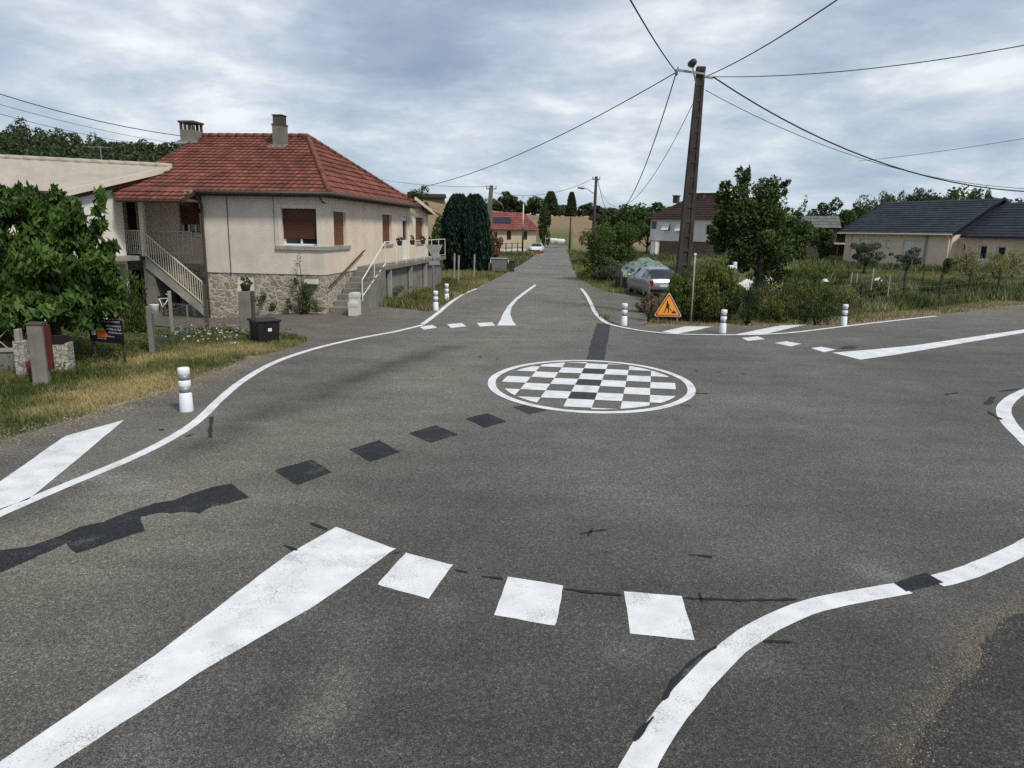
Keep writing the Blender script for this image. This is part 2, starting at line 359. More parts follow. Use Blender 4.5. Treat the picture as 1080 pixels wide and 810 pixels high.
def dup(root, loc, rotz, label, group=None, scale=None):
    def cp(o, par):
        c = o.copy(); col.objects.link(c)
        if par: c.parent = par
        for ch in list(o.children): cp(ch, c)
        return c
    r = cp(root, None); r.location = loc; r.rotation_euler = (0, 0, rotz); r['label'] = label
    if group: r['group'] = group
    if scale: r.scale = scale
    return r

rng = np.random.default_rng(11)
def leaf_obj(name, P, size, mat, tint, parent=None, aspect=0.5, mode='rand', seed=1, jit=0.35, nrm=None):
    g = np.random.default_rng(seed); n = len(P); P = np.asarray(P, dtype=np.float64)
    d = g.normal(size=(n, 3)); d /= np.linalg.norm(d, axis=1)[:, None]
    if mode == 'droop': d[:, 2] = -np.abs(d[:, 2])-0.5
    elif mode == 'up': d[:, 2] = np.abs(d[:, 2])+1.6
    elif mode == 'flat': d[:, 2] *= 0.5
    d /= np.linalg.norm(d, axis=1)[:, None]
    r = g.normal(size=(n, 3)); w = np.cross(d, r); w /= np.linalg.norm(w, axis=1)[:, None]
    s = size*(1+jit*g.uniform(-1, 1, n))[:, None]
    nn = np.cross(d, w)
    V = np.empty((n, 4, 3)); V[:, 0] = P-d*s*0.5; V[:, 1] = P+w*s*aspect*0.5+nn*s*0.08; V[:, 2] = P+d*s*0.5; V[:, 3] = P-w*s*aspect*0.5+nn*s*0.08
    me = bpy.data.meshes.new(name); me.vertices.add(n*4); me.vertices.foreach_set('co', V.reshape(-1).astype(np.float32))
    me.loops.add(n*4); me.loops.foreach_set('vertex_index', np.arange(n*4, dtype=np.int32))
    me.polygons.add(n); me.polygons.foreach_set('loop_start', np.arange(0, n*4, 4, dtype=np.int32)); me.polygons.foreach_set('loop_total', np.full(n, 4, dtype=np.int32))
    me.update(calc_edges=True)
    a = me.attributes.new('tint', 'FLOAT', 'POINT'); a.data.foreach_set('value', np.repeat(np.clip(tint, 0, 1), 4).astype(np.float32))
    me.materials.append(mat)
    o = bpy.data.objects.new(name, me); col.objects.link(o)
    if parent: o.parent = parent
    return o
def crown_pts(c, r, ncl, nl, seed, shell=0.5, clr=(0.22, 0.38), flat=1.0, core=0.12, zmin=None):
    g = np.random.default_rng(seed); c = np.array(c); r = np.array(r)
    d = g.normal(size=(ncl, 3)); d /= np.linalg.norm(d, axis=1)[:, None]
    rad = shell+(1-shell)*g.uniform(0, 1, ncl)**0.7; rad *= g.uniform(0.8, 1.08, ncl)
    C = d*rad[:, None]; cr = g.uniform(clr[0], clr[1], ncl); bt = g.uniform(0.0, 1.0, ncl)
    k = g.integers(0, ncl, nl); dd = g.normal(size=(nl, 3)); dd /= np.linalg.norm(dd, axis=1)[:, None]
    rr = g.uniform(0.35, 1.0, nl)**0.6
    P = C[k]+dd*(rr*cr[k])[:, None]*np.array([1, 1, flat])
    t = 0.12+0.30*bt[k]+0.32*np.clip(dd[:, 2]*0.5+0.4, 0, 1)+0.26*g.uniform(0, 1, nl)  # clump tops lighter, undersides darker: light and shade put into the tint
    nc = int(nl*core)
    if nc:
        q = g.normal(size=(nc, 3))*0.3; P = np.vstack([P, q]); t = np.concatenate([t, g.uniform(0, 0.25, nc)])  # dark core leaves, inner shade of the crown put into their tint
    P = P*r+c
    if zmin is not None: 
        m_ = P[:, 2] > zmin; P = P[m_]; t = t[m_]
    return P, t, C*r+c
def make_tree(name, label, cat, loc, h, r, leafsize, mat, ncl=26, nl=5000, trunk_h=None, trunk_r=0.12, seed=1, group=None, mode='rand', aspect=0.5, lean=0.0, shell=0.45, clr=(0.22, 0.38), barkm='bark', nlimb=7, rz=None):
    t = thing(name, label, cat, loc, 0, group)
    th_ = trunk_h if trunk_h is not None else h*0.35
    rz = rz or (h-th_)/2; cz = h-rz
    P, ti, C = crown_pts((lean, 0, cz), (r, r*0.95, rz), ncl, nl, seed, shell, clr, zmin=0.05)
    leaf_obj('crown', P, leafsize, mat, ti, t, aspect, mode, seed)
    mb = MB(); g = random.Random(seed)
    mb.tube([(0, 0, -0.2), (0.03*h*g.uniform(-1, 1), 0, th_*0.5), (lean*0.3, 0, th_), (lean*0.7, 0, cz), (lean, 0, cz+rz*0.5)], [trunk_r*1.25, trunk_r, trunk_r*0.8, trunk_r*0.45, trunk_r*0.15], 8)
    for i in range(min(nlimb, len(C))):
        c = C[i]; z0 = th_*g.uniform(0.75, 1.2)
        a = Vector((lean*0.3, 0, z0)); b = Vector(c); m_ = (a+b)/2+Vector((g.uniform(-.1, .1)*r, g.uniform(-.1, .1)*r, 0.12*r))
        mb.tube([a, m_, b], [trunk_r*0.45, trunk_r*0.3, trunk_r*0.1], 6)
    mb.build('trunk', M[barkm], t, True)
    return t
def make_bush(name, label, cat, loc, r, h, leafsize, mat, nl=2500, ncl=16, seed=1, group=None, mode='rand', aspect=0.5, stems=True, ry=None, clr=(0.25, 0.42), shell=0.4):
    t = thing(name, label, cat, loc, 0, group)
    P, ti, C = crown_pts((0, 0, h*0.5), (r, ry or r, h*0.56), ncl, nl, seed, shell, clr, zmin=0.0)
    leaf_obj('foliage', P, leafsize, mat, ti, t, aspect, mode, seed)
    if stems:
        mb = MB(); g = random.Random(seed)
        for i in range(6):
            c = Vector(C[i % len(C)]); mb.tube([(g.uniform(-.1, .1)*r, g.uniform(-.1, .1)*r, -0.1), c*0.5, c], [0.03, 0.02, 0.006], 5)
        mb.build('stem', M['bark'], t, True)
    return t
# ------------------------------------------------------------------ 2-D helpers
def P2(px, py):
    p = at(px, py); return (p.x, p.y)
def inpoly(x, y, poly):
    c = False; n = len(poly); j = n-1
    for i in range(n):
        xi, yi = poly[i]; xj, yj = poly[j]
        if (yi > y) != (yj > y) and x < (xj-xi)*(y-yi)/(yj-yi)+xi: c = not c
        j = i
    return c
def dseg(x, y, a, b):
    ax, ay = a; bx, by = b; dx, dy = bx-ax, by-ay
    t = max(0, min(1, ((x-ax)*dx+(y-ay)*dy)/(dx*dx+dy*dy+1e-9)))
    return math.hypot(x-ax-t*dx, y-ay-t*dy)
def dpath(x, y, path): return min(dseg(x, y, path[i], path[i+1]) for i in range(len(path)-1))
def resample(poly, step, jit=0.0, seed=0, closed=True):
    out = []; n = len(poly)
    for i in range(n if closed else n-1):
        a = poly[i]; b = poly[(i+1) % n]; l = math.hypot(b[0]-a[0], b[1]-a[1])
        st = step*max(1, math.hypot(a[0], a[1])/14); k = max(1, int(l/st))
        for q in range(k):
            t = q/k; x = a[0]+(b[0]-a[0])*t; y = a[1]+(b[1]-a[1])*t
            if jit and q:
                nx, ny = -(b[1]-a[1])/l, (b[0]-a[0])/l
                w = mnoise.noise(Vector((x*1.3, y*1.3, seed)))*jit*1.4 + mnoise.noise(Vector((x*6, y*6, seed+5)))*jit*0.7
                x += nx*w; y += ny*w
            out.append((x, y))
    if not closed: out.append(poly[-1])
    return out
def mesh_cols(me, cols):
    a = me.color_attributes.new('col', 'FLOAT_COLOR', 'POINT')
    arr = np.ones((len(cols), 4), dtype=np.float32); arr[:, :3] = cols; a.data.foreach_set('color', arr.reshape(-1))
def sheet(name, poly, mat, zoff, colf=None, grids=(), parent=None):
    """poly: world outline; filled with a triangulated sheet following the ground"""
    pts = [Vector(p) for p in poly]; nb = len(pts)
    for (x0, x1, y0, y1, st) in grids:
        x = x0
        while x < x1:
            y = y0
            while y < y1:
                q = (x+random.uniform(-.1, .1)*st, y+random.uniform(-.1, .1)*st)
                if inpoly(q[0], q[1], poly): pts.append(Vector(q))
                y += st
            x += st
    r = delaunay_2d_cdt(pts, [], [list(range(nb))], 1, 1e-5)
    vs = [(v.x, v.y, th(v.x, v.y)+zoff) for v in r[0]]
    me = bpy.data.meshes.new(name); me.from_pydata(vs, [], r[2]); me.update()
    bm = bmesh.new(); bm.from_mesh(me)
    for f in bm.faces:
        if f.normal.z < 0: f.normal_flip()
    bm.to_mesh(me); bm.free()
    if colf: mesh_cols(me, [colf(v[0], v[1]) for v in vs])
    me.materials.append(M[mat]); me.polygons.foreach_set('use_smooth', [True]*len(me.polygons))
    o = bpy.data.objects.new(name, me); col.objects.link(o)
    if parent: o.parent = parent
    return o

# ------------------------------------------------------------------ outlines (photo pixels -> ground)
verge = [(270, 376), (248, 384), (225, 392.5), (180, 412), (140, 422.5), (95, 437.5), (50, 450), (0, 465), (-80, 488), (-170, 515)]
left_far = [(571, 262), (566, 267), (559, 273), (546, 281), (530, 290), (512, 299), (496, 307), (482, 314), (468, 321), (452, 329), (430, 326), (410, 324), (386, 322), (372, 326), (345, 329), (320, 330), (290, 331), (262, 333), (232, 335), (205, 336), (150, 334), (120, 334), (120, 340), (160, 343), (215, 346), (250, 351), (285, 353), (305, 354), (325, 357), (318, 363), (300, 369)]
right_near = [(1080, 321), (1040, 326), (1000, 331), (950, 336), (900, 341), (860, 343.5), (800, 344), (750, 343.5), (700, 342), (688, 343), (660, 343.5), (644, 340), (630, 333), (619, 318), (612, 300), (607, 288), (602, 275), (599, 266), (600, 262)]
Lp = [P2(*p) for p in left_far+verge]
Rp = [(48, 38.5)]+[P2(*p) for p in right_near]
far_l = P2(571, 262); far_r = P2(600, 262)
# the lane bends away to the left beyond the last house
road_poly = Lp + [(-22, 1), (-40, -14), (-40, -25), (40, -25), (44, -6), (60, 14), (70, 42)] + Rp + [(far_r[0]+0.3, far_r[1]+6), (far_l[0]-1, far_r[1]+13), (far_l[0]-9, far_r[1]+17), (far_l[0]-10, far_r[1]+11), (far_l[0]-3, far_r[1]+7)]
road_out = resample(road_poly, 0.22, 0.07, 3)
C_ = lambda *v: np.array(v)
band = [P2(*p) for p in [(205, 470), (260, 445), (320, 424), (370, 402), (420, 383), (470, 366)]]
band2 = [P2(*p) for p in [(0, 545), (80, 520), (160, 490), (215, 470)]]
lane = [P2(*p) for p in [(560, 330), (500, 380), (380, 420), (200, 500), (0, 600), (-200, 700)]]
edgeline = [P2(*p) for p in [(1100, 630), (1050, 660), (1030, 690), (1000, 735), (970, 800), (940, 850)]]
oldline = [P2(*p) for p in [(425, 592), (385, 690), (350, 740), (300, 810)]]
haze = [P2(*p)+(r,) for p, r in [((130, 662), .28), ((160, 755), .25), ((790, 700), .3), ((955, 612), .35), ((500, 640), .25), ((110, 512), .5), ((660, 680), .25), ((300, 640), .3)]]
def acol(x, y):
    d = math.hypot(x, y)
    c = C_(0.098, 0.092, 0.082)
    far = sstep((d-12)/30); c = c*(1-far)+C_(0.146, 0.134, 0.115)*far  # paler with distance: grazing-view sheen put into the colour
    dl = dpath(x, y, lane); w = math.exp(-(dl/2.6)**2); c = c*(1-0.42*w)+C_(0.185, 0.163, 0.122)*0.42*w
    near = sstep((9-d)/6)*sstep((x+3.5)/3); c = c*(1-0.30*near)  # close ground darkened in colour, as seen at a steeper angle
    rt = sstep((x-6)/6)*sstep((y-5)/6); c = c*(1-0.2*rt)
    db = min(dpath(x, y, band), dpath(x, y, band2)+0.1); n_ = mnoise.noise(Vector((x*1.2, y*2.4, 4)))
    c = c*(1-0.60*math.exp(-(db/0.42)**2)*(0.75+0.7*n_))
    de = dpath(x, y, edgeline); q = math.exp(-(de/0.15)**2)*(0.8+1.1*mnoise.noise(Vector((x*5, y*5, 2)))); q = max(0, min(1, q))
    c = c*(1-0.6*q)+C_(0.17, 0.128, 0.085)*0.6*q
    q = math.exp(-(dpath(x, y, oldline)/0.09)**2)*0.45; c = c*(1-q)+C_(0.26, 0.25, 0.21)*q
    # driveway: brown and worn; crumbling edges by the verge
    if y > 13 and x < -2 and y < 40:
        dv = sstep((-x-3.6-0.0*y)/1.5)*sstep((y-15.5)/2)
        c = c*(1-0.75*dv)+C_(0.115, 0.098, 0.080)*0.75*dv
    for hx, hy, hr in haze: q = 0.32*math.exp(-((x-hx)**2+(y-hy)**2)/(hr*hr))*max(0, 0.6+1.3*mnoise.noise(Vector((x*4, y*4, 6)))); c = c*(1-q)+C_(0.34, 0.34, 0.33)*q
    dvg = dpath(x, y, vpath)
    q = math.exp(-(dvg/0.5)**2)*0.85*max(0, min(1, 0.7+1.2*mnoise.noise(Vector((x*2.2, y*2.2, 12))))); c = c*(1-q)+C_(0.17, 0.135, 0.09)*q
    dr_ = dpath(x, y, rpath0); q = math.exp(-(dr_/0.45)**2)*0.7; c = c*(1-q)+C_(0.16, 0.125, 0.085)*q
    c = c*(1.12-0.30*sstep((12-d)/9))*(1+0.25*mnoise.noise(Vector((x*0.35, y*0.35, 9)))+0.12*mnoise.noise(Vector((x*1.6, y*1.6, 3))))  # view-angle darkening near the camera put into the colour, plus random mottling
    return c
vpath = [P2(*p) for p in verge[:]]+[(-22, 1)]
rpath0 = [P2(*p) for p in right_near[:10]]
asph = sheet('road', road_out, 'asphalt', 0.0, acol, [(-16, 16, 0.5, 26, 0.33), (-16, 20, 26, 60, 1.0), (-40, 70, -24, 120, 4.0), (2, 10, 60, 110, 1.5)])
asph['kind'] = 'structure'; asph['label'] = 'worn grey asphalt of the three-way junction and its lanes'
dk = [P2(*p) for p in [(1080, 647), (1066, 651), (1056, 655), (1050, 665), (1040, 672), (1032, 680), (1034, 697), (1030, 712), (1018, 718), (1006, 728), (996, 742), (987, 758), (978, 778), (970, 795), (962, 815), (940, 860)]]+[(6.5, 1.0), (8, 3)]
o = sheet('pavement', resample(dk, 0.06, 0.05, 8), 'asphalt_dark', 0.004); o['kind'] = 'structure'
gr = [P2(*p) for p in [(616, 316), (607, 293), (612, 294), (625, 302), (640, 308), (656, 310), (672, 312), (676, 306), (712, 306), (712, 318), (690, 322), (684, 330), (684, 340), (676, 344), (655, 342.8), (642, 338), (629, 330)]]
o = sheet('gravel_driveway', resample(gr, 0.3, 0.12, 5), 'gravel', 0.006, lambda x, y: C_(0.15, 0.14, 0.12)*(1+0.3*mnoise.noise(Vector((x, y, 1)))), [(3, 12, 20, 45, 0.5)]); o['kind'] = 'structure'

# ------------------------------------------------------------------ ground sheet
def axis(lim, near, st):
    v = [0.0]; s = st
    while v[-1] < lim:
        if v[-1] > near: s *= 1.07
        v.append(v[-1]+s)
    return v
ax = axis(900, 24, 0.5); xs = [-v for v in ax[::-1]][:-1]+ax
ys = [-v for v in axis(60, 5, 1.0)[::-1]][:-1]+axis(1500, 50, 0.5)
vverge = vpath
def gcol(x, y):
    n1 = mnoise.noise(Vector((x*0.5, y*0.5, 0))); n2 = mnoise.noise(Vector((x*0.13, y*0.13, 7)))
    green = C_(0.085, 0.108, 0.036); dry = C_(0.32, 0.25, 0.13); soil = C_(0.085, 0.066, 0.045)
    t = 0.5+0.8*n1+0.5*n2
    if y < 26 and x < -3:
        dv = dpath(x, y, vverge)
        t = 0.60+0.9*n1-0.25*sstep((1.0-dv)/1.0)
        t *= 1-0.75*sstep((dv-2.2)/1.5)
        base = green*0.7+soil*0.3
        c = base*(1-max(0, min(1, t)))+dry*max(0, min(1, t))
        return c*0.95
    t = max(0, min(1, t*0.75)); c = (green*0.6+soil*0.4)*(1-t)+dry*0.8*t
    if y > 110 or x < -30 and y > 80:
        gold = C_(0.235, 0.17, 0.10); gf = sstep((y-(168 if x < 0.079*y else 122))/14) if x > -14 else sstep((y-85)/10)
        gf *= 1-sstep((x-32)/18)
        c = C_(0.12, 0.13, 0.05)*(1+0.2*n2)*(1-gf)+gold*(1+0.25*n2)*gf
    # dry strip along the right-hand road
    if x > 4 and 18 < y < 60:
        dr = dpath(x, y, rpath); q = sstep((1.6-dr)/1.2)
        c = c*(1-q)+C_(0.23, 0.165, 0.10)*(1+0.4*n1)*q
    return c
rpath = [P2(*p) for p in right_near[:10]]
nx, ny = len(xs), len(ys); V = []; CC = []
for y in ys:
    for x in xs:
        V.append((x, y, th(x, y)-0.035)); CC.append(gcol(x, y) if abs(x) < 400 and y < 500 else (0.05, 0.06, 0.03))
Fq = [(j*nx+i, j*nx+i+1, (j+1)*nx+i+1, (j+1)*nx+i) for j in range(ny-1) for i in range(nx-1)]
me = bpy.data.meshes.new('ground'); me.from_pydata(V, [], Fq); me.update(); mesh_cols(me, CC); me.materials.append(M['ground'])
me.polygons.foreach_set('use_smooth', [True]*len(me.polygons))
o = bpy.data.objects.new('ground', me); col.objects.link(o); o['kind'] = 'structure'

# ------------------------------------------------------------------ painted markings
def mark(name, pts, label, z=0.004, mat='paint', cat='road marking', group=None, jit=0.009, world=False, step=0.045, parent=None):
    w = pts if world else [P2(*p) for p in pts]
    o = sheet(name, resample(w, step, jit, len(label)), mat, z, None, (), parent)
    if label: tag(o, label, cat, group)
    return o
def line(name, pts, width, label, z=0.004, mat='paint', group=None, jit=0.004, curve=True, parent=None):
    w = [P2(*p[:2]) for p in pts]; wd = [p[2] if len(p) > 2 else width for p in pts]
    out = []; ow = []
    n = len(w)
    for i in range(n-1):
        p0 = w[max(0, i-1)]; p1 = w[i]; p2 = w[i+1]; p3 = w[min(n-1, i+2)]
        L_ = math.hypot(p2[0]-p1[0], p2[1]-p1[1]); k = max(1, int(L_/(0.12*max(1, math.hypot(*p1)/12))))
        for q in range(k):
            t = q/k
            f = lambda a, b, c, d: 0.5*((2*b)+(-a+c)*t+(2*a-5*b+4*c-d)*t*t+(-a+3*b-3*c+d)*t**3)
            x, y = (f(p0[0], p1[0], p2[0], p3[0]), f(p0[1], p1[1], p2[1], p3[1])) if curve else (p1[0]+(p2[0]-p1[0])*t, p1[1]+(p2[1]-p1[1])*t)
            out.append((x, y)); ow.append(wd[i]*(1-t)+wd[i+1]*t)
    out.append(w[-1]); ow.append(wd[-1])
    mb = MB(); vs = []
    for i, (x, y) in enumerate(out):
        a = out[max(0, i-1)]; b = out[min(len(out)-1, i+1)]; dx, dy = b[0]-a[0], b[1]-a[1]; l = math.hypot(dx, dy)+1e-9
        nx_, ny_ = -dy/l, dx/l; h = ow[i]/2
        j1 = jit*mnoise.noise(Vector((x*7, y*7, 1)))*2; j2 = jit*mnoise.noise(Vector((x*7, y*7, 8)))*2
        vs += [(x+nx_*(h+j1), y+ny_*(h+j1), th(x, y)+z), (x-nx_*(h+j2), y-ny_*(h+j2), th(x, y)+z)]
    mb.add(vs, [(2*i, 2*i+1, 2*i+3, 2*i+2) for i in range(len(out)-1)])
    o = mb.build(name, mat, parent)
    if label: tag(o, label, 'road marking', group)
    return o
line('edge_line', [(-90, 583), (0, 542), (60, 516), (130, 487), (160, 473), (185, 459.5), (203, 448), (217, 436), (230, 423), (248, 407.5), (266, 395), (285, 384.5), (303, 377), (331, 368), (359, 361), (387, 355.2), (418, 349.5), (447, 342.5)], 0.16, 'long white edge line sweeping past the nearest white bollard on the left')
line('edge_line', [(446, 342), (455, 335.5), (464, 328.5), (477, 317.8), (490, 309.5), (503, 304.5)], 0.17, 'short white edge line beside the two bollards near the yield sign', z=0.008)
line('edge_line', [(613, 304.5), (618, 311), (622.5, 319), (626.5, 328), (632, 335), (640, 341), (655, 345.3), (676, 349), (699, 351.6), (732, 353.2), (780, 353.6), (816, 352.5), (841, 350.6), (876, 346.4), (911, 342.2), (946, 338.2), (987, 333.8)], 0.16, 'white edge line curving from the far lane round to the right-hand road', z=0.016)
line('edge_line', [(1180, 402), (1130, 402), (1094, 408, .16), (1074, 416, .2), (1063, 424, .22), (1058.5, 433, .24), (1064, 446, .24), (1078, 461, .22), (1102, 486, .2), (1124, 514), (1124, 545), (1100, 566), (1080, 577.5), (1050, 592), (1013, 606.5), (985, 613.5)], 0.2, 'white edge line bulging round the corner at the right border of the photo')
line('edge_line', [(953, 620.5), (902, 629.5), (858, 639), (821, 653.5), (791, 670.5), (765, 690.5), (735.5, 721), (710, 751), (687, 784), (671, 813), (650, 860)], 0.2, 'broad white edge line curving down to the bottom border of the photo')
mark('painted_patch', [(943, 615.6), (976, 604.5), (995, 615), (956, 624.5)], 'black patch between two ends of the curved white line', 0.008, 'patch', 'black patch')
mark('chevron_wedge', [(131, 443), (69, 460), (0, 508), (-60, 552), (-55, 566), (0, 537), (30, 527), (75, 490)], 'wide white wedge painted on the shoulder left of the nearest bollard')
mark('taper_line', [(354.5, 556), (417.6, 579), (326, 643), (220, 704), (57, 810), (-40, 872), (-70, 850), (0, 804), (163, 692), (301.5, 586)], 'huge white tapering wedge running to the lower left corner')
mark('give_way_dash', [(428, 583), (478, 596), (452, 632), (398.5, 616.7)], 'nearest white square dash touching the huge tapering wedge', group='large give way dashes in front')
mark('give_way_dash', [(535.6, 608.5), (594, 618), (585, 660), (521, 649)], 'middle one of the three large white square dashes', group='large give way dashes in front')
mark('give_way_dash', [(658, 624), (719, 629), (732.6, 675.6), (664.4, 668.5)], 'large white square dash closest to the broad curved line', group='large give way dashes in front')
g_ = 'small give way dashes across the far lane'
mark('give_way_dash', [(443, 345), (456, 342.6), (461, 345.6), (447, 347.8)], 'small far dash touching the corner of the left edge line', group=g_)
mark('give_way_dash', [(471.5, 342), (487, 340.8), (492, 344.3), (475.5, 346)], 'small far dash in the middle of the lane left of the curved taper', group=g_)
mark('give_way_dash', [(503, 340.8), (519, 339.8), (522.5, 343.6), (506.5, 344.5)], 'small far dash right beside the curved white taper', group=g_)
mark('taper_line', [(524.5, 343.4), (544.5, 343.4), (540.5, 338), (538, 331), (539.5, 324), (546, 316), (555.3, 308.7), (565.8, 301), (564, 300), (553, 307.6), (543.5, 314.8), (536.3, 322), (531, 330), (528, 337)], 'curved white taper in the middle of the far lane', jit=0.0)
mark('chevron_wedge', [(698, 350), (723, 344.4), (751, 344.6), (735, 348.4), (714, 352.2)], 'white wedge in front of the road works sign', z=0.009, jit=0)
mark('chevron_wedge', [(774, 353.4), (802, 347.5), (823, 343.6), (851, 342.5), (834, 346.2), (806, 352.8)], 'white wedge between the two right-hand bollards', z=0.009, jit=0)
g_ = 'give way dashes at the mouth of the right road'
mark('give_way_dash', [(782, 356.5), (799, 354.9), (807, 357.6), (789, 359.8)], 'furthest dash at the mouth of the right road, below its bollard', group=g_)
mark('give_way_dash', [(817, 361.8), (829, 360), (845, 362.7), (834, 365.5)], 'middle dash at the mouth of the right road', group=g_)
mark('give_way_dash', [(855, 367.2), (866, 365.8), (882, 368.8), (869, 371.6)], 'dash touching the tip of the long right-hand taper', group=g_)
mark('taper_line', [(877.7, 372), (907.6, 379.4), (946, 374), (1080, 351), (1180, 333.5), (1180, 332), (1080, 347.5), (964, 364.4), (911, 369.5)], 'long white taper running out along the right-hand road', jit=0.002)
mark('give_way_dash', [(884, 367.5), (894, 364.8), (905, 365.6), (899, 368.6)], 'faded old dash behind the tip of the right-hand taper', mat='patch_soft', jit=0.02)

# checkered disc: affine grid fitted on the ground
zc = lambda x, y: P2(500+x/4.154, 360+y/4.154)
gp = {(0, 1): (278, 118), (0, 3): (237, 165), (0, 4): (213, 195), (1, 0): (402, 92), (1, 1): (388, 115), (1, 2): (374, 137), (1, 3): (357, 158), (1, 5): (318, 210), (1, 6): (300, 240),
      (2, 1): (484, 118), (2, 2): (468, 141), (2, 4): (452, 189), (2, 5): (432, 215), (2, 6): (416, 247), (3, 1): (580, 120), (3, 2): (570, 144), (3, 3): (560, 168), (3, 4): (548, 195), (3, 5): (536, 224), (3, 6): (528, 258),
      (4, 1): (679, 124), (4, 2): (673, 149), (4, 3): (666, 177), (4, 4): (660, 204), (4, 5): (652, 235), (4, 6): (645, 267), (5, 1): (776, 128), (5, 2): (774, 157), (5, 3): (773, 183), (5, 4): (772, 213), (5, 5): (771, 243)}
A_ = []; bx = []; by = []
for (i, j), (x, y) in gp.items():
    X, Y = zc(x, y); A_.append((1, i, j)); bx.append(X); by.append(Y)
sx = np.linalg.lstsq(np.array(A_, float), np.array(bx), rcond=None)[0]; sy = np.linalg.lstsq(np.array(A_, float), np.array(by), rcond=None)[0]
G = lambda i, j: (sx[0]+sx[1]*i+sx[2]*j, sy[0]+sy[1]*i+sy[2]*j)
rim = [P2(*p) for p in [(516.5, 402), (528, 390), (552, 383.3), (588, 379.8), (620, 379.4), (655, 381.5), (690, 386.5), (716, 394.5), (731.5, 411), (722, 422.5), (700, 429.5), (665, 433.5), (628, 434.3), (590, 431.5), (550, 423.5), (527, 413.5)]]
cen = (sum(p[0] for p in rim)/16, sum(p[1] for p in rim)/16)
# least squares ellipse axes about the centre
D = np.array([[ (p[0]-cen[0])**2, (p[0]-cen[0])*(p[1]-cen[1]), (p[1]-cen[1])**2] for p in rim]); ab = np.linalg.lstsq(D, np.ones(16), rcond=None)[0]
def rad(t):
    c, s = math.cos(t), math.sin(t); return 1/math.sqrt(ab[0]*c*c+ab[1]*c*s+ab[2]*s*s)
disc = thing('checkered_disc', 'round black and white checkered roundabout disc painted at the junction centre', 'road marking', (cen[0], cen[1], 0))
mb = MB(); n = 120; vs = []
for k in range(n):
    t = 2*math.pi*k/n; r = rad(t); j = 0.004*math.sin(9*t)
    for q in (r+j, r-0.16+j): vs.append((q*math.cos(t), q*math.sin(t), 0.008))
mb.add(vs, [(2*k, 2*((k+1) % n), 2*((k+1) % n)+1, 2*k+1) for k in range(n)]); mb.build('ring', 'paint', disc)
def clip_c(poly, inset):
    cp = [((rad(2*math.pi*k/60)-inset)*math.cos(2*math.pi*k/60)+cen[0], (rad(2*math.pi*k/60)-inset)*math.sin(2*math.pi*k/60)+cen[1]) for k in range(60)]
    out = poly
    for k in range(60):
        a = cp[k]; b = cp[(k+1) % 60]; src = out; out = []
        side = lambda p: (b[0]-a[0])*(p[1]-a[1])-(b[1]-a[1])*(p[0]-a[0])
        for i in range(len(src)):
            p = src[i]; q = src[(i+1) % len(src)]; sp, sq = side(p), side(q)
            if sp >= 0: out.append(p)
            if (sp >= 0) != (sq >= 0):
                t = sp/(sp-sq); out.append((p[0]+(q[0]-p[0])*t, p[1]+(q[1]-p[1])*t))
        if len(out) < 3: return None
    return out
for i in range(-1, 6):
    for j in range(-1, 8):
        if (i+j) % 2 == 1 or (i == -1 and j in (-1, 7)): pass
        if (i+j) % 2: continue
        # even cells white: (2,0) is white in the photograph
        pg = clip_c([G(i, j), G(i+1, j), G(i+1, j+1), G(i, j+1)], 0.30)
        if not pg: continue
        area = abs(sum(pg[k][0]*pg[(k+1) % len(pg)][1]-pg[(k+1) % len(pg)][0]*pg[k][1] for k in range(len(pg))))/2
        if area < 0.02: continue
        MB().poly([(p[0]-cen[0], p[1]-cen[1], 0.008) for p in pg]).build('white_square', 'paint', disc)
for j in (1, 3, 5):   # column of darker patches under the disc
    pg = [G(2, j), G(3, j), G(3, j+1), G(2, j+1)]
    MB().poly([(p[0]-cen[0], p[1]-cen[1], 0.0075) for p in pg]).build('black_square', 'patch_soft', disc)
# black paint patches hiding the former line
g_ = 'black rectangles hiding the former centre line'
mark('painted_patch', [(629.5, 340.5), (644, 342.5), (641, 360), (637.5, 379.5), (618.5, 379.5), (624, 358)], 'long dark strip running from the far edge line to the checkered disc', 0.003, 'patch_soft', 'black patch', None, 0.02)
mark('painted_patch', [(541, 429.5), (563, 426), (581, 431.5), (559, 437.5)], 'worn black rectangle touching the rim of the checkered disc', 0.004, 'patch_soft', 'black patch', g_, 0.02)
mark('painted_patch', [(491, 441.5), (514, 436), (534, 444.5), (510.5, 451.5)], 'black rectangle second from the checkered disc', 0.004, 'patch', 'black patch', g_, 0.015)
mark('painted_patch', [(432, 457), (460, 448.5), (483, 458.5), (454, 467)], 'black rectangle third from the checkered disc', 0.004, 'patch', 'black patch', g_, 0.015)
mark('painted_patch', [(368.5, 474), (400, 464.5), (422, 477), (390, 487.5)], 'black rectangle fourth from the checkered disc', 0.004, 'patch', 'black patch', g_, 0.015)
mark('painted_patch', [(290, 496), (329, 485), (351, 498), (313, 511.5)], 'black rectangle beside the merged long black patch', 0.004, 'patch', 'black patch', g_, 0.015)
mark('painted_patch', [(244.5, 510), (263, 525), (241, 531), (224, 534), (210, 542.5), (196, 540), (180, 542), (168, 541), (155, 544), (148, 545), (153, 560), (120, 570), (81.5, 583), (71, 571.7), (40, 586), (8, 601), (-60, 625), (-75, 612), (-30, 594), (0, 580.6), (30, 577), (65, 565), (84, 556), (110, 551), (128, 543), (163, 531), (182, 528), (200, 521), (228, 513)], 'long ragged merged black patch at the left border', 0.004, 'patch', 'black patch', None, 0.022, step=0.04)
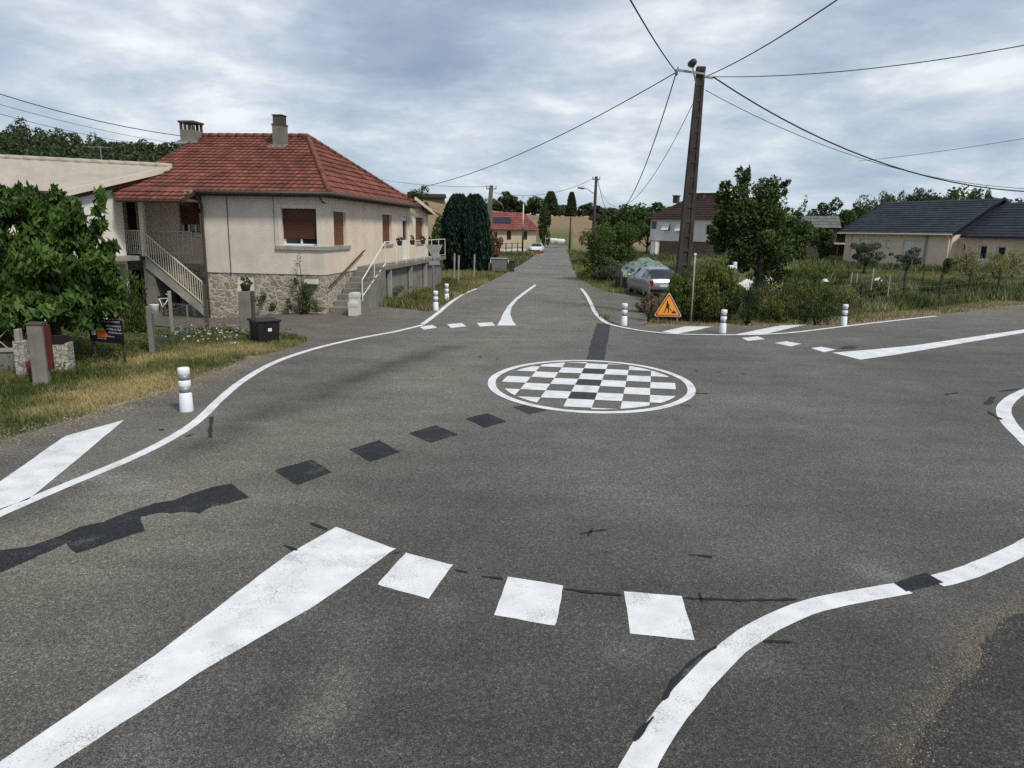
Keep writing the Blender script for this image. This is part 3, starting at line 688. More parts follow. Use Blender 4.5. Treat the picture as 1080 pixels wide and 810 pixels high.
# thin tar lines, part of the road surface
mb = MB()
def tar(pts, w):
    w2 = [P2(*p) for p in pts]; w2 = resample(w2, 0.035, 0.012, 2, False); vs = []
    for i, (x, y) in enumerate(w2):
        a = w2[max(0, i-1)]; b = w2[min(len(w2)-1, i+1)]; l = math.hypot(b[0]-a[0], b[1]-a[1])+1e-9
        nx_, ny_ = -(b[1]-a[1])/l, (b[0]-a[0])/l
        h = w/2*max(0.25, 1+1.1*mnoise.noise(Vector((x*9, y*9, 3))))*(0.4 if i in (0, len(w2)-1) else 1)
        vs += [(x+nx_*h, y+ny_*h, 0.0095), (x-nx_*h, y-ny_*h, 0.0095)]
    mb.add(vs, [(2*i, 2*i+1, 2*i+3, 2*i+2) for i in range(len(w2)-1)])
for a in [([(414, 585), (424, 582)], .02), ([(480, 601.5), (494, 604.5)], .025), ([(508, 608.5), (531, 611.5)], .025), ([(595, 622), (625, 626), (656, 628.5)], .03), ([(721, 631), (780, 634), (841, 633)], .028), ([(738, 626), (741, 636)], .025),
          ([(727, 585.6), (752, 588.2)], .03), ([(756, 682), (735, 695), (717, 713), (700, 739)], .026), ([(689, 757), (679, 768), (669, 783)], .03), ([(806, 677.5), (836, 678.5)], .035),
          ([(611, 564), (625, 561), (641, 559)], .02), ([(625, 558), (620, 566)], .02), ([(328, 552), (345, 559)], .05), ([(299, 575.5), (314, 581)], .035), ([(223, 440), (221.5, 462)], .05), ([(196, 461), (205, 458)], .05),
          ([(731, 414.8), (747, 415.5)], .05), ([(717, 428), (729, 428.5)], .03), ([(1040, 427), (1048, 419)], .09), ([(1042, 434), (1056, 443)], .05), ([(1054, 413), (1077, 410)], .06), ([(997, 416.5), (1011, 414.4)], .05),
          ([(732, 391), (736, 391.5)], .06), ([(756, 392.5), (760, 393)], .06), ([(782, 394), (787, 395)], .05), ([(505, 376), (508, 377)], .06), ([(523, 378), (526, 379)], .06), ([(168, 453), (173, 454)], .06), ([(620, 586), (655, 580)], .004)]:
    tar(*a)
mb.build('tar_mark', 'tar', asph)
# ------------------------------------------------------------------ building helpers
class Frame:
    def __init__(s, x, y, z, rz): s.o = Vector((x, y, z)); s.rz = rz; s.m = Matrix.Rotation(-rz, 3, 'Z'); s.i = Matrix.Rotation(rz, 3, 'Z')
    def hit(s, px, py, axis, c):
        o = s.m @ (CAM-s.o); d = s.m @ ray(px, py); k = (c-o[axis])/d[axis]; return o+d*k
    def rect(s, px0, px1, py0, py1, axis, c):
        """facade rectangle -> (u0,u1,z0,z1)"""
        a = s.hit((px0), (py0+py1)/2, axis, c); b = s.hit(px1, (py0+py1)/2, axis, c); pm = (px0+px1)/2
        t = s.hit(pm, py0, axis, c); q = s.hit(pm, py1, axis, c); u = 1-axis
        return (a[u], b[u], q.z, t.z)
    def world(s, p): return s.o + s.i @ Vector(p)
def wall(mb, o, ud, length, z0, z1, holes, inn, depth=0.22):
    """vertical wall with real openings. o: start (x,y), ud: unit dir, inn: inward normal (2d)"""
    us = sorted({0, length, *[h[0] for h in holes], *[h[1] for h in holes]}); zs = sorted({z0, z1, *[h[2] for h in holes], *[h[3] for h in holes]})
    P = lambda u, z, d=0: (o[0]+ud[0]*u+inn[0]*d, o[1]+ud[1]*u+inn[1]*d, z)
    for a, b in zip(us, us[1:]):
        for c, d in zip(zs, zs[1:]):
            um, zm = (a+b)/2, (c+d)/2
            if any(h[0] < um < h[1] and h[2] < zm < h[3] for h in holes): continue
            mb.add([P(a, c), P(b, c), P(b, d), P(a, d)], [(0, 1, 2, 3)])
    for h in holes:
        a, b, c, d = h[:4]
        mb.add([P(a, c), P(a, c, depth), P(a, d, depth), P(a, d)], [(0, 1, 2, 3)]); mb.add([P(b, c), P(b, d), P(b, d, depth), P(b, c, depth)], [(0, 1, 2, 3)])
        mb.add([P(a, c), P(b, c), P(b, c, depth), P(a, c, depth)], [(0, 1, 2, 3)]); mb.add([P(a, d), P(a, d, depth), P(b, d, depth), P(b, d)], [(0, 1, 2, 3)])
def window(parent, P, a, b, c, d, dep=0.16, frame='pvc', shut=None, shut_mat='shutter', mull=1, name='window', fw=0.06):
    """P(u,z,depth) -> point. frame ring, pane, optional roller shutter lowered by the fraction shut"""
    def q(mb, u0, u1, z0, z1, d0, d1):
        vs = [P(u, z, dd) for dd in (d0, d1) for (u, z) in ((u0, z0), (u1, z0), (u1, z1), (u0, z1))]
        mb.add(vs, [(0, 1, 2, 3), (7, 6, 5, 4), (0, 4, 5, 1), (1, 5, 6, 2), (2, 6, 7, 3), (3, 7, 4, 0)])
    f = MB(); g = 0.004
    q(f, a+g, b-g, c+g, c+fw, dep, dep+0.05); q(f, a+g, b-g, d-fw, d-g, dep, dep+0.05)
    q(f, a+g, a+fw, c+fw, d-fw, dep, dep+0.05); q(f, b-fw, b-g, c+fw, d-fw, dep, dep+0.05)
    for k in range(mull):
        m_ = a+(b-a)*(k+1)/(mull+1); q(f, m_-fw*0.55, m_+fw*0.55, c+fw, d-fw, dep-0.004, dep+0.05)
    w_ = f.build(name, frame, parent)
    MB().add([P(a+g, c+g, dep+0.035), P(b-g, c+g, dep+0.035), P(b-g, d-g, dep+0.035), P(a+g, d-g, dep+0.035)], [(0, 1, 2, 3)]).build('pane', 'glass', w_)
    if shut:
        s_ = MB(); zb = d-(d-c)*shut; z = d; st = 0.055; 
        while z > zb+0.01:
            z2 = max(zb, z-st); q(s_, a+g, b-g, z2+0.006, z, dep-0.05, dep-0.035); z = z2
        q(s_, a+g*2, b-g*2, zb, d-g, dep-0.034, dep-0.028)
        s_.build('shutter', shut_mat, w_)
    return w_
def tiled(mb, EL_, ER, RR, RL, row=0.37, tw=0.25, amp=0.025, step=0.045, sub=4, seed=0):
    EL_, ER, RR, RL = map(Vector, (EL_, ER, RR, RL)); u = (ER-EL_).normalized()
    n = (ER-EL_).cross(RL-EL_).normalized()
    if n.z < 0: n = -n
    up = n.cross(u).normalized()
    if up.z < 0: up = -up
    H = (RL-EL_).dot(up); nr = max(1, int(H/row)); g = random.Random(seed)
    l0, l1 = 0.0, (RL-EL_).dot(u); r0, r1 = (ER-EL_).dot(u), (RR-EL_).dot(u)
    for k in range(nr):
        v0, v1 = H*k/nr, H*(k+1)/nr; f0, f1 = k/nr, (k+1)/nr
        a0, b0 = l0+(l1-l0)*f0, r0+(r1-r0)*f0; a1, b1 = l0+(l1-l0)*f1, r0+(r1-r0)*f1
        A, B = min(a0, a1), max(b0, b1); i0, i1 = math.floor(A/tw), math.ceil(B/tw)
        for i in range(i0, i1):
            tint = g.random()*0.7+0.3*mnoise.noise(Vector((i*0.2, k*0.3, seed)))+0.1
            us = [i*tw+tw*s_/sub for s_ in range(sub+1)]
            for p, q in zip(us, us[1:]):
                p0, q0 = max(p, a0), min(q, b0); p1, q1 = max(p, a1), min(q, b1)
                if q0 < p0: p0 = q0 = min(max(p, a0), b0)
                if q1 < p1: p1 = q1 = min(max(p, a1), b1)
                if q0-p0 < 1e-5 and q1-p1 < 1e-5: continue
                hgt = lambda x: amp*(0.5+0.5*math.cos(2*math.pi*x/tw))
                P = lambda x, v, h: EL_+u*x+up*v+n*h
                j = g.uniform(-.004, .004)
                mb.add([P(p0, v0, hgt(p0)+step+j), P(q0, v0, hgt(q0)+step+j), P(q1, v1, hgt(q1)), P(p1, v1, hgt(p1)), P(p0, v0, 0.0), P(q0, v0, 0.0)], [(0, 1, 2, 3), (4, 5, 1, 0)], max(0, min(1, tint)))
def ridge_caps(mb, a, b, r=0.11, step=0.38, tint=0.45):
    a, b = Vector(a), Vector(b); n = max(1, int((b-a).length/step)); g = random.Random(3)
    for i in range(n):
        p = a+(b-a)*i/n; q = a+(b-a)*(i+1.08)/n; k = len(mb.v)
        mb.tube([p, q], [r*1.12, r*0.95], 8); 
        for z in range(k, len(mb.v)): mb.t[z] = max(0, min(1, tint+g.uniform(-.25, .25)))
def railing(mb, a, b, h, n, r=0.012, bot=0.1, top=0.03, posts=True):
    """a,b: foot points of the rail line; uprights between a bottom and a top rail"""
    a, b = Vector(a), Vector(b); up = Vector((0, 0, 1))
    mb.bar(a+up*h, b+up*h, top*1.3, top); mb.bar(a+up*bot, b+up*bot, top*0.8, top*0.8)
    for i in range(n+1):
        p = a+(b-a)*i/n; w_ = r*2 if 0 < i < n else r*3
        mb.bar(p+up*(bot if 0 < i < n else 0), p+up*h, w_)

# ------------------------------------------------------------------ main house on the left
B0 = pt(344, 326, 26.0); RZ = R(-6.3); HF = Frame(B0.x, B0.y, 0, RZ)
H = thing('bungalow', 'rendered bungalow on a rubble stone basement with a red tiled roof and brown roller shutters', 'house', (B0.x, B0.y, 0), RZ)
ZB, ZE = 1.38, 4.2
XA = HF.hit(218.5, 300, 1, 0).x            # left end of the front wall
XL = HF.hit(121, 240, 1, 0).x; XP = HF.hit(150, 300, 1, 0).x
YM = HF.hit(431, 250, 0, 0).y; YX = HF.hit(451.5, 250, 0, 0).y
YR = 1.35                                    # recess depth
# openings
w1 = HF.rect(297.4, 334, 220, 259, 1, 0); fa = MB()
hol = [(w1[0]-XA, w1[1]-XA, w1[2], w1[3])]
PF = lambda u, z, d: (u, d, z)               # front facade points
wall(fa, (XA, 0), (1, 0), -XA, ZB, ZE, hol, (0, 1)); 
fa.b2(XA, XA+0.01, 0.001, YR, ZB, ZE)
fa.build('wall', 'stucco_pale', H)
window(H, PF, w1[0], w1[1], w1[2], w1[3], shut=0.82, mull=1)
# trim band round the wide window, 2 cm proud
tr = MB(); T_ = 0.15
tr.b2(w1[0]-T_, w1[0]-0.003, -0.02, 0.03, w1[2]-0.02, w1[3]+T_); tr.b2(w1[1]+0.003, -0.02, -0.02, 0.03, w1[2]-0.02, w1[3]+T_)
tr.b2(w1[0], w1[1], -0.02, 0.03, w1[3]+0.003, w1[3]+T_); tr.build('window_trim', 'stucco_trim', H)
# east facade
wins = [(351.5, 365, 223.5, 259.5, 0.98), (403, 413, 226.5, 257.5, 0.98), (438, 447, 229.5, 256, 0.98)]
E = [HF.rect(a, b, c, d, 0, 0) for a, b, c, d, s_ in wins]; dr = HF.rect(424.5, 432.3, 228.5, 273, 0, 0); FZ = dr[2]
PE = lambda u, z, d: (-d, u, z)
fe = MB(); holes = [(e[0], e[1], e[2], e[3]) for e in E]+[(dr[0], dr[1], FZ, dr[3])]
wall(fe, (0, 0), (0, 1), YX, ZB, ZE, holes, (-1, 0))
fe.b2(-0.02, 0.0, YX-0.02, YX, ZB, ZE); fe.build('wall', 'stucco_warm', H)
wb = MB(); wb.b2(-6, 0.0, YX, YX+0.02, -0.3, ZE); wb.b2(XL, 0, 11.7, 11.72, -0.3, ZE); wb.b2(XL-0.02, XL, YR, 11.7, -0.6, ZE); wb.build('wall', 'stucco_pale', H)
for e in E: window(H, PE, *e, shut=0.97, shut_mat='shutter_l', mull=0)
for e in E:
    t2 = 0.10; tre = MB()
    tre.b2(-0.02, 0.02, e[0]-t2, e[0]-0.003, e[2], e[3]+t2); tre.b2(-0.02, 0.02, e[1]+0.003, e[1]+t2, e[2], e[3]+t2); tre.b2(-0.02, 0.02, e[0], e[1], e[3]+0.003, e[3]+t2)
    tre.build('window_trim', 'stucco_trim', H)
d_ = MB(); d_.b2(-0.14, -0.09, dr[0]+.005, dr[1]-.005, FZ, dr[3]-.005); dd = d_.build('door', 'pvc', H)
g_ = MB(); g_.b2(-0.088, -0.083, dr[0]+(dr[1]-dr[0])*.28, dr[0]+(dr[1]-dr[0])*.72, FZ+0.95, dr[3]-0.2); g_.build('pane', 'glass', dd)
hd = MB(); hd.bar((-0.06, dr[0]+0.12, FZ+1.0), (-0.06, dr[0]+0.26, FZ+1.0), 0.025); hd.build('handle', 'metal', dd)
# sill band that wraps the corner, separate sills further on
si = MB(); zs_ = w1[2]-0.02
si.b2(w1[0]-0.25, 0.07, -0.07, 0.02, zs_-0.13, zs_); si.b2(-0.02, 0.07, 0.022, E[0][1]+0.35, zs_-0.13, zs_-0.002)
si.build('sill', 'concrete_l', H)
for e in E[1:]: MB().b2(-0.02, 0.06, e[0]-0.12, e[1]+0.12, e[2]-0.09, e[2]-0.002).build('sill', 'concrete_l', H)
# stone basement
st = MB(); bd = HF.rect(250.5, 269.5, 288, 330, 1, 0.03)
wall(st, (XA, 0.03), (1, 0), -XA-0.03, -0.7, ZB-0.001, [(bd[0]-XA, bd[1]-XA, -0.6, ZB-0.03)], (0, 1), 0.1)
wall(st, (-0.03, 0.03), (0, 1), YX-0.05, -0.7, ZB-0.001, [], (-1, 0)); st.build('basement', 'stone', H)
MB().b2(bd[0]+.002, bd[1]-.002, 0.09, 0.12, -0.7, ZB-0.035).build('basement_door', 'stucco_trim', H)
# recess wall with its window
rw = HF.rect(189, 210.5, 212.5, 247, 1, YR); re_ = MB(); XW = HF.hit(116, 240, 1, YR).x
xdoor = HF.rect(131.5, 147.5, 206, 268, 1, YR)
wall(re_, (XW, YR), (1, 0), XA-XW, 1.6, ZE, [(rw[0]-XW, rw[1]-XW, rw[2], rw[3]), (xdoor[0]-XW, xdoor[1]-XW+0.1, 1.85, 3.98)], (0, 1), 0.2)
re_.build('wall', 'stucco_warm', H)
PR = lambda u, z, d: (u, YR+d, z)
window(H, PR, rw[0], rw[1], rw[2], rw[3], shut=0.7, mull=2)
MB().b2(rw[0]-0.15, rw[1]+0.15, YR-0.07, YR+0.03, rw[2]-0.09, rw[2]-0.003).build('sill', 'stucco_trim', H)
MB().b2(xdoor[0]-.05, xdoor[1]+0.2, YR+0.201, YR+0.23, 1.8, 4.02).build('door', 'darkwood', H)
bs = MB(); wall(bs, (XW, YR), (1, 0), XA-XW+0.03, -0.8, 1.599, [(0.2, XL-XW+1.5, -0.8, 1.3)], (0, 1), 0.6); bs.b2(XA+0.03, XA+0.04, 0.03, YR, -0.8, ZB); bs.build('basement', 'stone', H)
MB().b2(XW-0.1, XP+0.5, YR+0.61, YR+0.63, -0.8, 1.7).build('cellar_shade_sheet', 'void', H)  # near-black sheet painting the shade in the void below the porch
# roof
OV = 0.42; RY = 5.85; ZR = HF.hit(300, 143.5, 1, RY).z-0.05; ZEV = ZE+0.02
XRR = HF.hit(324.5, 143, 1, RY).x; XRL = HF.hit(211.5, 141, 1, RY).x
YB = 11.7+OV
ro = MB()
ELf, ERf = (XRL, -OV, ZEV), (OV, -OV, ZEV); RRt, RLt = (XRR, RY, ZR), (XRL, RY, ZR); ERb, ELb = (OV, YB, ZEV), (XRL, YB, ZEV)
tiled(ro, ELf, ERf, RRt, RLt, seed=1); tiled(ro, ERf, ERb, RRt, RRt, seed=2); tiled(ro, ERb, ELb, RLt, RRt, row=0.6, tw=0.6, sub=2, seed=3)
roof = ro.build('roof', 'tile', H)
rc = MB(); ridge_caps(rc, Vector(RLt)+Vector((0, 0, .05)), Vector(RRt)+Vector((0, 0, .05))); ridge_caps(rc, Vector(ERf)+Vector((0, 0, .05)), Vector(RRt)+Vector((0, 0, .05)), 0.10); ridge_caps(rc, Vector(ERb)+Vector((0, 0, .05)), Vector(RRt)+Vector((0, 0, .05)), 0.10)
rc.build('ridge_tiles', 'tile', roof, True)
gb = MB(); gb.poly([(XRL+0.12, -0.3, ZEV-0.02), (XRL+0.12, YB-0.1, ZEV-0.02), (XRL+0.12, RY, ZR-0.12)]); gb.build('gable', 'stucco_pale', H)
vb = MB(); vb.bar((XRL-0.02, -OV, ZEV-0.02), (XRL-0.02, RY, ZR-0.02), 0.05, 0.16); vb.bar((XRL-0.02, YB, ZEV-0.02), (XRL-0.02, RY, ZR-0.02), 0.05, 0.16); vb.build('bargeboard', 'darkwood', H)
sf = MB(); sf.b2(XA-0.1, OV-0.02, -OV+0.03, 0.0, ZEV-0.14, ZEV-0.10); sf.b2(0.0, OV-0.03, 0.0, YM+0.3, ZEV-0.14, ZEV-0.101); sf.build('soffit', 'darkwood', H)
gt = MB(); gt.tube([(XA-0.2, -OV-0.06, ZEV-0.03), (OV+0.06, -OV-0.06, ZEV-0.03), (OV+0.06, YM+0.4, ZEV-0.03)], 0.065, 8); gt.build('gutter', 'pipe', H, True)
dp = MB(); dp.tube([(XA+0.03, -OV-0.02, ZEV-0.05), (XA+0.03, -0.08, ZEV-0.45), (XA+0.03, -0.07, ZB), (XA+0.03, -0.07, -0.35)], 0.05, 8)
dp.build('downpipe', 'pipe', H, True)
xc_ = HF.hit(241, 240, 1, 0).x; MB().tube([(xc_, -0.02, ZE-0.1), (xc_, -0.02, ZB-0.1)], 0.014, 5).build('cable', 'pipe', H); MB().tube([(w1[0]-0.28, -0.012, ZE-0.05), (w1[0]-0.28, -0.012, zs_-0.14)], 0.008, 5).build('cable', 'pipe', H)
MB().tube([(0.03, -OV, ZEV-0.1), (0.02, -0.05, ZEV-0.3), (0.12, -0.05, ZEV-0.34)], 0.03, 6).build('bracket', 'pipe', H, True)
# rear extension with its own low roof (eave continues a little higher than the gutter)
xr = MB(); ze2 = HF.hit(455, 227, 0, 0.35).z; zt = HF.hit(430, 210.5, 0, 0.0).z
tiled(xr, (0.55, YX+0.5, ze2+0.05), (-6, YX+0.5, ze2+0.05), (-6, YM-0.6, zt+0.5), (0.2, YM-0.6, zt+0.1), row=0.6, tw=0.6, sub=2, seed=5)
xr.build('roof', 'tile', H)
xe = MB(); xe.bar((0.42, YX+0.6, ze2), (0.42, YM-0.2, zt+0.05), 0.07, 0.16); xe.build('bargeboard', 'stucco_trim', H)
MB().poly([(0.0, YM-0.3, ZE-0.01), (0.0, YX, ZE-0.01), (0.0, YX, ze2), (0.0, YM-0.3, zt)]).build('gable', 'stucco_warm', H)
# porch roof over the recess, pitched forward
pr = MB(); xo1 = HF.hit(190.5, 212, 1, -1.25).x; xo0 = HF.hit(123, 205, 1, -1.25).x; zo = HF.hit(160, 210, 1, -1.25).z-0.03
tiled(pr, (xo0, -1.25, zo), (xo1, -1.25, zo), (XA+0.0, -OV-0.02, ZEV+0.05), (XRL, -OV-0.02, ZEV+0.05), row=0.3, tw=0.25, seed=7); pr.build('porch_roof', 'tile', H)
pb = MB(); pb.tube([(xo0, -1.31, zo-0.03), (xo1, -1.31, zo-0.03)], 0.05, 8); pb.bar((xo1+0.02, -1.25, zo-0.04), (XA+0.05, -OV, ZEV-0.03), 0.05, 0.12)
pb.bar((XA-0.35, -0.9, zo+0.0), (XA-0.25, YR, zo-0.55), 0.09, 0.12); pb.bar((xo0, -1.2, zo-0.02), (xo0, 0.3, zo+0.2), 0.06, 0.1); pb.build('porch_beam', 'darkwood', H)
sp = MB(); sp.b2(xo0, XA-0.1, -1.1, YR, zo+0.02, zo+0.06); sp.build('soffit', 'stucco_trim', H)
MB().box((XA-0.12, -OV-0.2, ZEV-0.05), (0.28, 0.16, 0.14), 0.5).build('gutter_end', 'zinc', H)
# chimneys
def chimney(px0, px1, pyt, pyb, y, dep, cap):
    a = HF.hit(px0, pyb, 1, y); b = HF.hit(px1, pyb, 1, y); t = HF.hit((px0+px1)/2, pyt, 1, y).z; xm = (a.x+b.x)/2; w_ = b.x-a.x
    zb_ = ZEV+(ZR-ZEV)*(y+OV)/(RY+OV)-0.6 if y < RY else ZR-1.0
    m = MB()
    if cap == 'slab':
        m.b2(a.x+.04, b.x-.04, y-dep/2, y+dep/2, zb_, t-0.38); c = m.build('chimney', 'concrete', H)
        k = MB(); 
        for i in range(4): 
            for yy in (y-dep/2+0.07, y+dep/2-0.07): k.box((a.x+0.07+(w_-0.14)*i/3, yy, t-0.24), (0.09, 0.09, 0.28))
        k.b2(a.x-0.02, b.x+0.02, y-dep/2-0.03, y+dep/2+0.03, t-0.1, t-0.02); k.build('cap', 'concrete_d', c)
    else:
        m.b2(a.x, b.x, y-dep/2, y+dep/2, zb_, t-0.42); c = m.build('chimney', 'concrete', H)
        k = MB(); k.b2(a.x-0.02, b.x+0.02, y-dep/2-0.02, y+dep/2+0.02, t-0.42, t-0.36); k.b2(a.x+0.03, b.x-0.03, y-dep/2+0.03, y+dep/2-0.03, t-0.36, t-0.03); k.b2(a.x, b.x, y-dep/2, y+dep/2, t-0.03, t); k.build('cap', 'concrete_d', c)
    fl = MB(); zz = ZEV+(ZR-ZEV)*(y-dep/2+OV)/(RY+OV); fl.box((xm, y-dep/2-0.02, zz+0.02), (w_+0.3, 0.5, 0.04), math.atan2(ZR-ZEV, RY+OV), 'X'); fl.build('flashing', 'zinc', c)
chimney(195, 210.5, 128, 150, RY-0.4, 0.8, 'slab'); chimney(290.5, 301.5, 121.5, 152, RY-1.0, 0.5, 'pot')
# terrace and its steps on the east side
TW = 1.02; TZ = FZ-0.02; ys_ = HF.hit(406, 282, 0, TW).y
te = MB(); te.b2(0.005, TW, ys_, YX+0.1, TZ-0.16, TZ); te.build('terrace', 'concrete', H)
tc_ = MB(); tc_.b2(0.03, TW-0.25, ys_+0.1, YX, -0.3, TZ-0.162); tc_.build('terrace_base', 'concrete', H)
for px_ in (411.5, 433.5, 449): 
    yy = HF.hit(px_, 295, 0, TW-0.1).y; MB().b2(TW-0.2, TW-0.04, yy-0.08, yy+0.08, -0.3, TZ-0.161).build('pier', 'concrete_l', H)
sp_ = MB(); ns = 8; y0s = 0.35
for i in range(ns):
    a = y0s+(ys_-y0s)*i/ns; sp_.b2(0.006, TW+0.02, a, ys_-0.001 if i else ys_-0.001, -0.15 if i == 0 else TZ*(i)/ns-0.001, TZ*(i+1)/ns-0.02*(i == ns-1))
sp_.build('steps', 'concrete', H)
hr = MB(); a = HF.hit(346.5, 304, 0, 0.1); b = HF.hit(384.5, 264, 0, 0.1); hr.tube([a, b], 0.03, 6); hr.build('handrail', 'darkwood', H, True)
rl = MB(); p0 = HF.hit(382.5, 313, 0, TW-0.04); p1 = HF.hit(406.5, 281.5, 0, TW-0.04); p1.z = TZ
t0 = HF.hit(382, 295.5, 0, TW-0.04); h0 = t0.z-p0.z
rl.bar(p0+Vector((0, 0, -0.25)), t0, 0.035); rl.bar(t0, p1+Vector((0, 0, 0.98)), 0.035); rl.bar(p0+Vector((0, 0, 0.02)), p1+Vector((0, 0, 0.1)), 0.03); rl.bar(p1, p1+Vector((0, 0, 0.98)), 0.03)
m1 = (p0+p1)/2; rl.bar(m1+Vector((0, 0, -.0)), (t0+p1+Vector((0, 0, 0.98)))/2, 0.025)
pe = Vector((TW-0.04, YX+0.05, TZ)); pw = p1
rl.bar(pw+Vector((0, 0, 0.98)), pe+Vector((0, 0, 0.98)), 0.035)
rl.bar(pw+Vector((0, 0, 0.12)), pe+Vector((0, 0, 0.12)), 0.02)
n_ = 7
for i in range(1, n_+1):
    q = pw+(pe-pw)*i/n_; rl.bar(q+Vector((0, 0, -0.1)), q+Vector((0, 0, 0.98)), 0.028)
rl.build('railing', 'rail_w', H)
# porch floor, pier, post, balcony rail and the staircase down to the right
PZ = HF.hit(140, 270, 1, 0).z
pf = MB(); pf.b2(XL-1.3, XP, -0.02, YR-0.01, PZ-0.14, PZ); pf.b2(XP, XP+0.0, 0, YR, PZ-.14, PZ); pf.build('porch_floor', 'concrete_l', H)
px_ = HF.hit(150, 240, 1, 0).x; MB().b2(px_-0.1, px_+0.06, 0.0, 0.15, PZ, zo+0.0).build('post', 'stucco_trim', H)
a = HF.hit(153, 300, 1, 0.06).x; b = HF.hit(164, 300, 1, 0.06).x; MB().b2(a, b, 0.06, YR, -0.8, PZ-0.145).build('pier', 'concrete', H)
br = MB(); x0_ = HF.hit(131.5, 255, 1, 0.03).x; railing(br, (x0_, 0.03, PZ), (px_-0.1, 0.03, PZ), 0.92, 8, 0.013); br.build('railing', 'rail', H)
sa = HF.hit(153, 272, 1, 0); sb_ = HF.hit(216.5, 326, 1, 0); n_ = 12; stp = MB(); 
sa.z = PZ; sb_.z = sb_.z
for i in range(n_):
    xx = sa.x+(sb_.x-sa.x)*i/n_; xe_ = sa.x+(sb_.x-sa.x)*(i+1)/n_; z1 = sa.z+(sb_.z-sa.z)*(i+0.4)/n_
    stp.b2(xx, xe_, 0.08, 0.95, z1-0.28, z1)
stp.build('staircase', 'concrete', H)
sg = MB(); sg.prism([(sa.x, 0.0, sa.z), (sa.x, 0.0, sa.z-0.42), (sb_.x, 0.0, sb_.z-0.30), (sb_.x, 0.0, sb_.z+0.12)], (0, 0.078, 0)); sg.build('stringer', 'concrete_l', H)
rs = MB(); railing(rs, (sa.x, -0.02, sa.z+0.02), (sb_.x-0.05, -0.02, sb_.z+0.12), 0.88, 24, 0.010, 0.08, 0.035); rs.build('railing', 'rail', H)
r2 = MB(); railing(r2, (sa.x+0.0, 1.0, sa.z), (sa.x+1.3, 1.0, sa.z-0.0), 0.9, 7, 0.010); r2.build('railing', 'stucco_trim', H)
# objects by the house
def flowerpot(loc, label, col_leaf, r=0.12, w_=0.25, grp=None, seed=1):
    t = thing('flower_pot', label, 'flower pot', loc, 0, grp)
    MB().lathe([(w_*0.35, 0), (w_*0.5, 0.18), (w_*0.55, 0.2), (w_*0.45, 0.2)], n=12).build('pot', 'concrete_d', t, True)
    P, ti, _ = crown_pts((0, 0, 0.3), (r*1.4, r*1.4, 0.16), 5, 160, seed, 0.2); leaf_obj('foliage', P, 0.07, LF[col_leaf], ti, t, 0.6, seed=seed); return t
for k, (px, py, lf, lab) in enumerate([(421.5, 260, 'dead', 'flower pot of dark red foliage hung on the terrace railing nearest the steps'), (435, 261, 'yel', 'flower pot with yellow green leaves on the middle of the terrace railing'), (446, 259, 'bush', 'small dark flower pot at the far end of the terrace railing')]):
    p = HF.hit(px, py, 0, TW+0.06); wp = HF.world((TW+0.06, p.y, TZ+0.80)); flowerpot(wp, lab, lf, seed=k+3)
for k, (px, py, lab) in enumerate([(373.5, 311.5, 'upper white stone block beside the terrace steps'), (372.5, 321, 'lower white stone block at the foot of the terrace steps')]):
    p = HF.hit(px, py, 0, TW+0.12); wp = HF.world((TW+0.14, p.y if k == 0 else p.y, 0)); z = p.z
    m = MB(); m.box((0, 0, 0), (0.34, 0.42, 0.16)); m.box((0.02, 0, 0.09), (0.28, 0.36, 0.04)); m.b2(-0.16, 0.16, -0.2, 0.2, -z+th(wp.x, wp.y), -0.08); o = m.build('stone_block', 'stones', None, bevel=0.02); o.location = (wp.x, wp.y, z); o.rotation_euler = (0, 0, RZ+0.1*k); tag(o, lab, 'stone block')
# air unit / pale box on the corner wall
p = HF.hit(329, 296, 1, -0.1); t = thing('wall_box', 'pale utility box on the rubble wall behind the climbing shrub', 'box', HF.world((p.x, -0.02, p.z)), RZ)
MB().b2(-0.26, 0.22, -0.2, 0, -0.12, 0.1).build('casing', 'rail', t, bevel=0.01); MB().b2(-0.28, 0.24, -0.22, 0, 0.1, 0.125).build('lid', 'concrete', t)

# ------------------------------------------------------------------ annexe with the big pale roof
A = thing('annexe', 'cream annexe with a large pale corrugated roof at the left border', 'house')
Rp_ = pt(180.5, 179.5, 28.5); Ep = pt(60, 205, 23.7); ud_ = Vector((-0.88, -0.47, 0)).normalized()
Rp_.z = 5.2; Ep.z = 3.98; L2 = 13.0
ra = MB(); E2 = Ep+ud_*L2; R2 = Rp_+ud_*L2
tiled(ra, E2, Ep, Rp_, R2, row=0.3, tw=0.36, amp=0.02, step=0.0, sub=2, seed=9)
ra.t = [0.5+(t_-0.5)*0.25 for t_ in ra.t]
back = Vector((1.5*1.0, 4.7*1.0, 0)); B2_ = Rp_+back+Vector((0, 0, -1.2)); B3 = R2+back+Vector((0, 0, -1.2)); tiled(ra, B2_, B3, R2, Rp_, row=1.3, tw=0.36, amp=0.03, step=0.012, sub=2, seed=10)
ra.build('roof', 'fibro', A)
va = MB(); va.bar(Ep+Vector((0.04, 0, -0.06)), Rp_+Vector((0.04, 0, -0.06)), 0.06, 0.2); va.build('bargeboard', 'stucco_trim', A)
v2_ = MB(); v2_.bar(Ep+Vector((-0.05, 0.02, -0.24)), Rp_+Vector((-0.05, 0.02, -0.24)), 0.05, 0.14); v2_.tube([E2+Vector((0, -0.07, -0.02)), Ep+Vector((0, -0.07, -0.02))], 0.07, 8); v2_.build('gutter', 'darkwood', A)
rdg = MB(); ridge_caps(rdg, R2+Vector((0, 0, 0.04)), Rp_+Vector((0, 0, 0.04)), 0.09, 0.5); rdg.build('ridge_tiles', 'fibro', A, True)
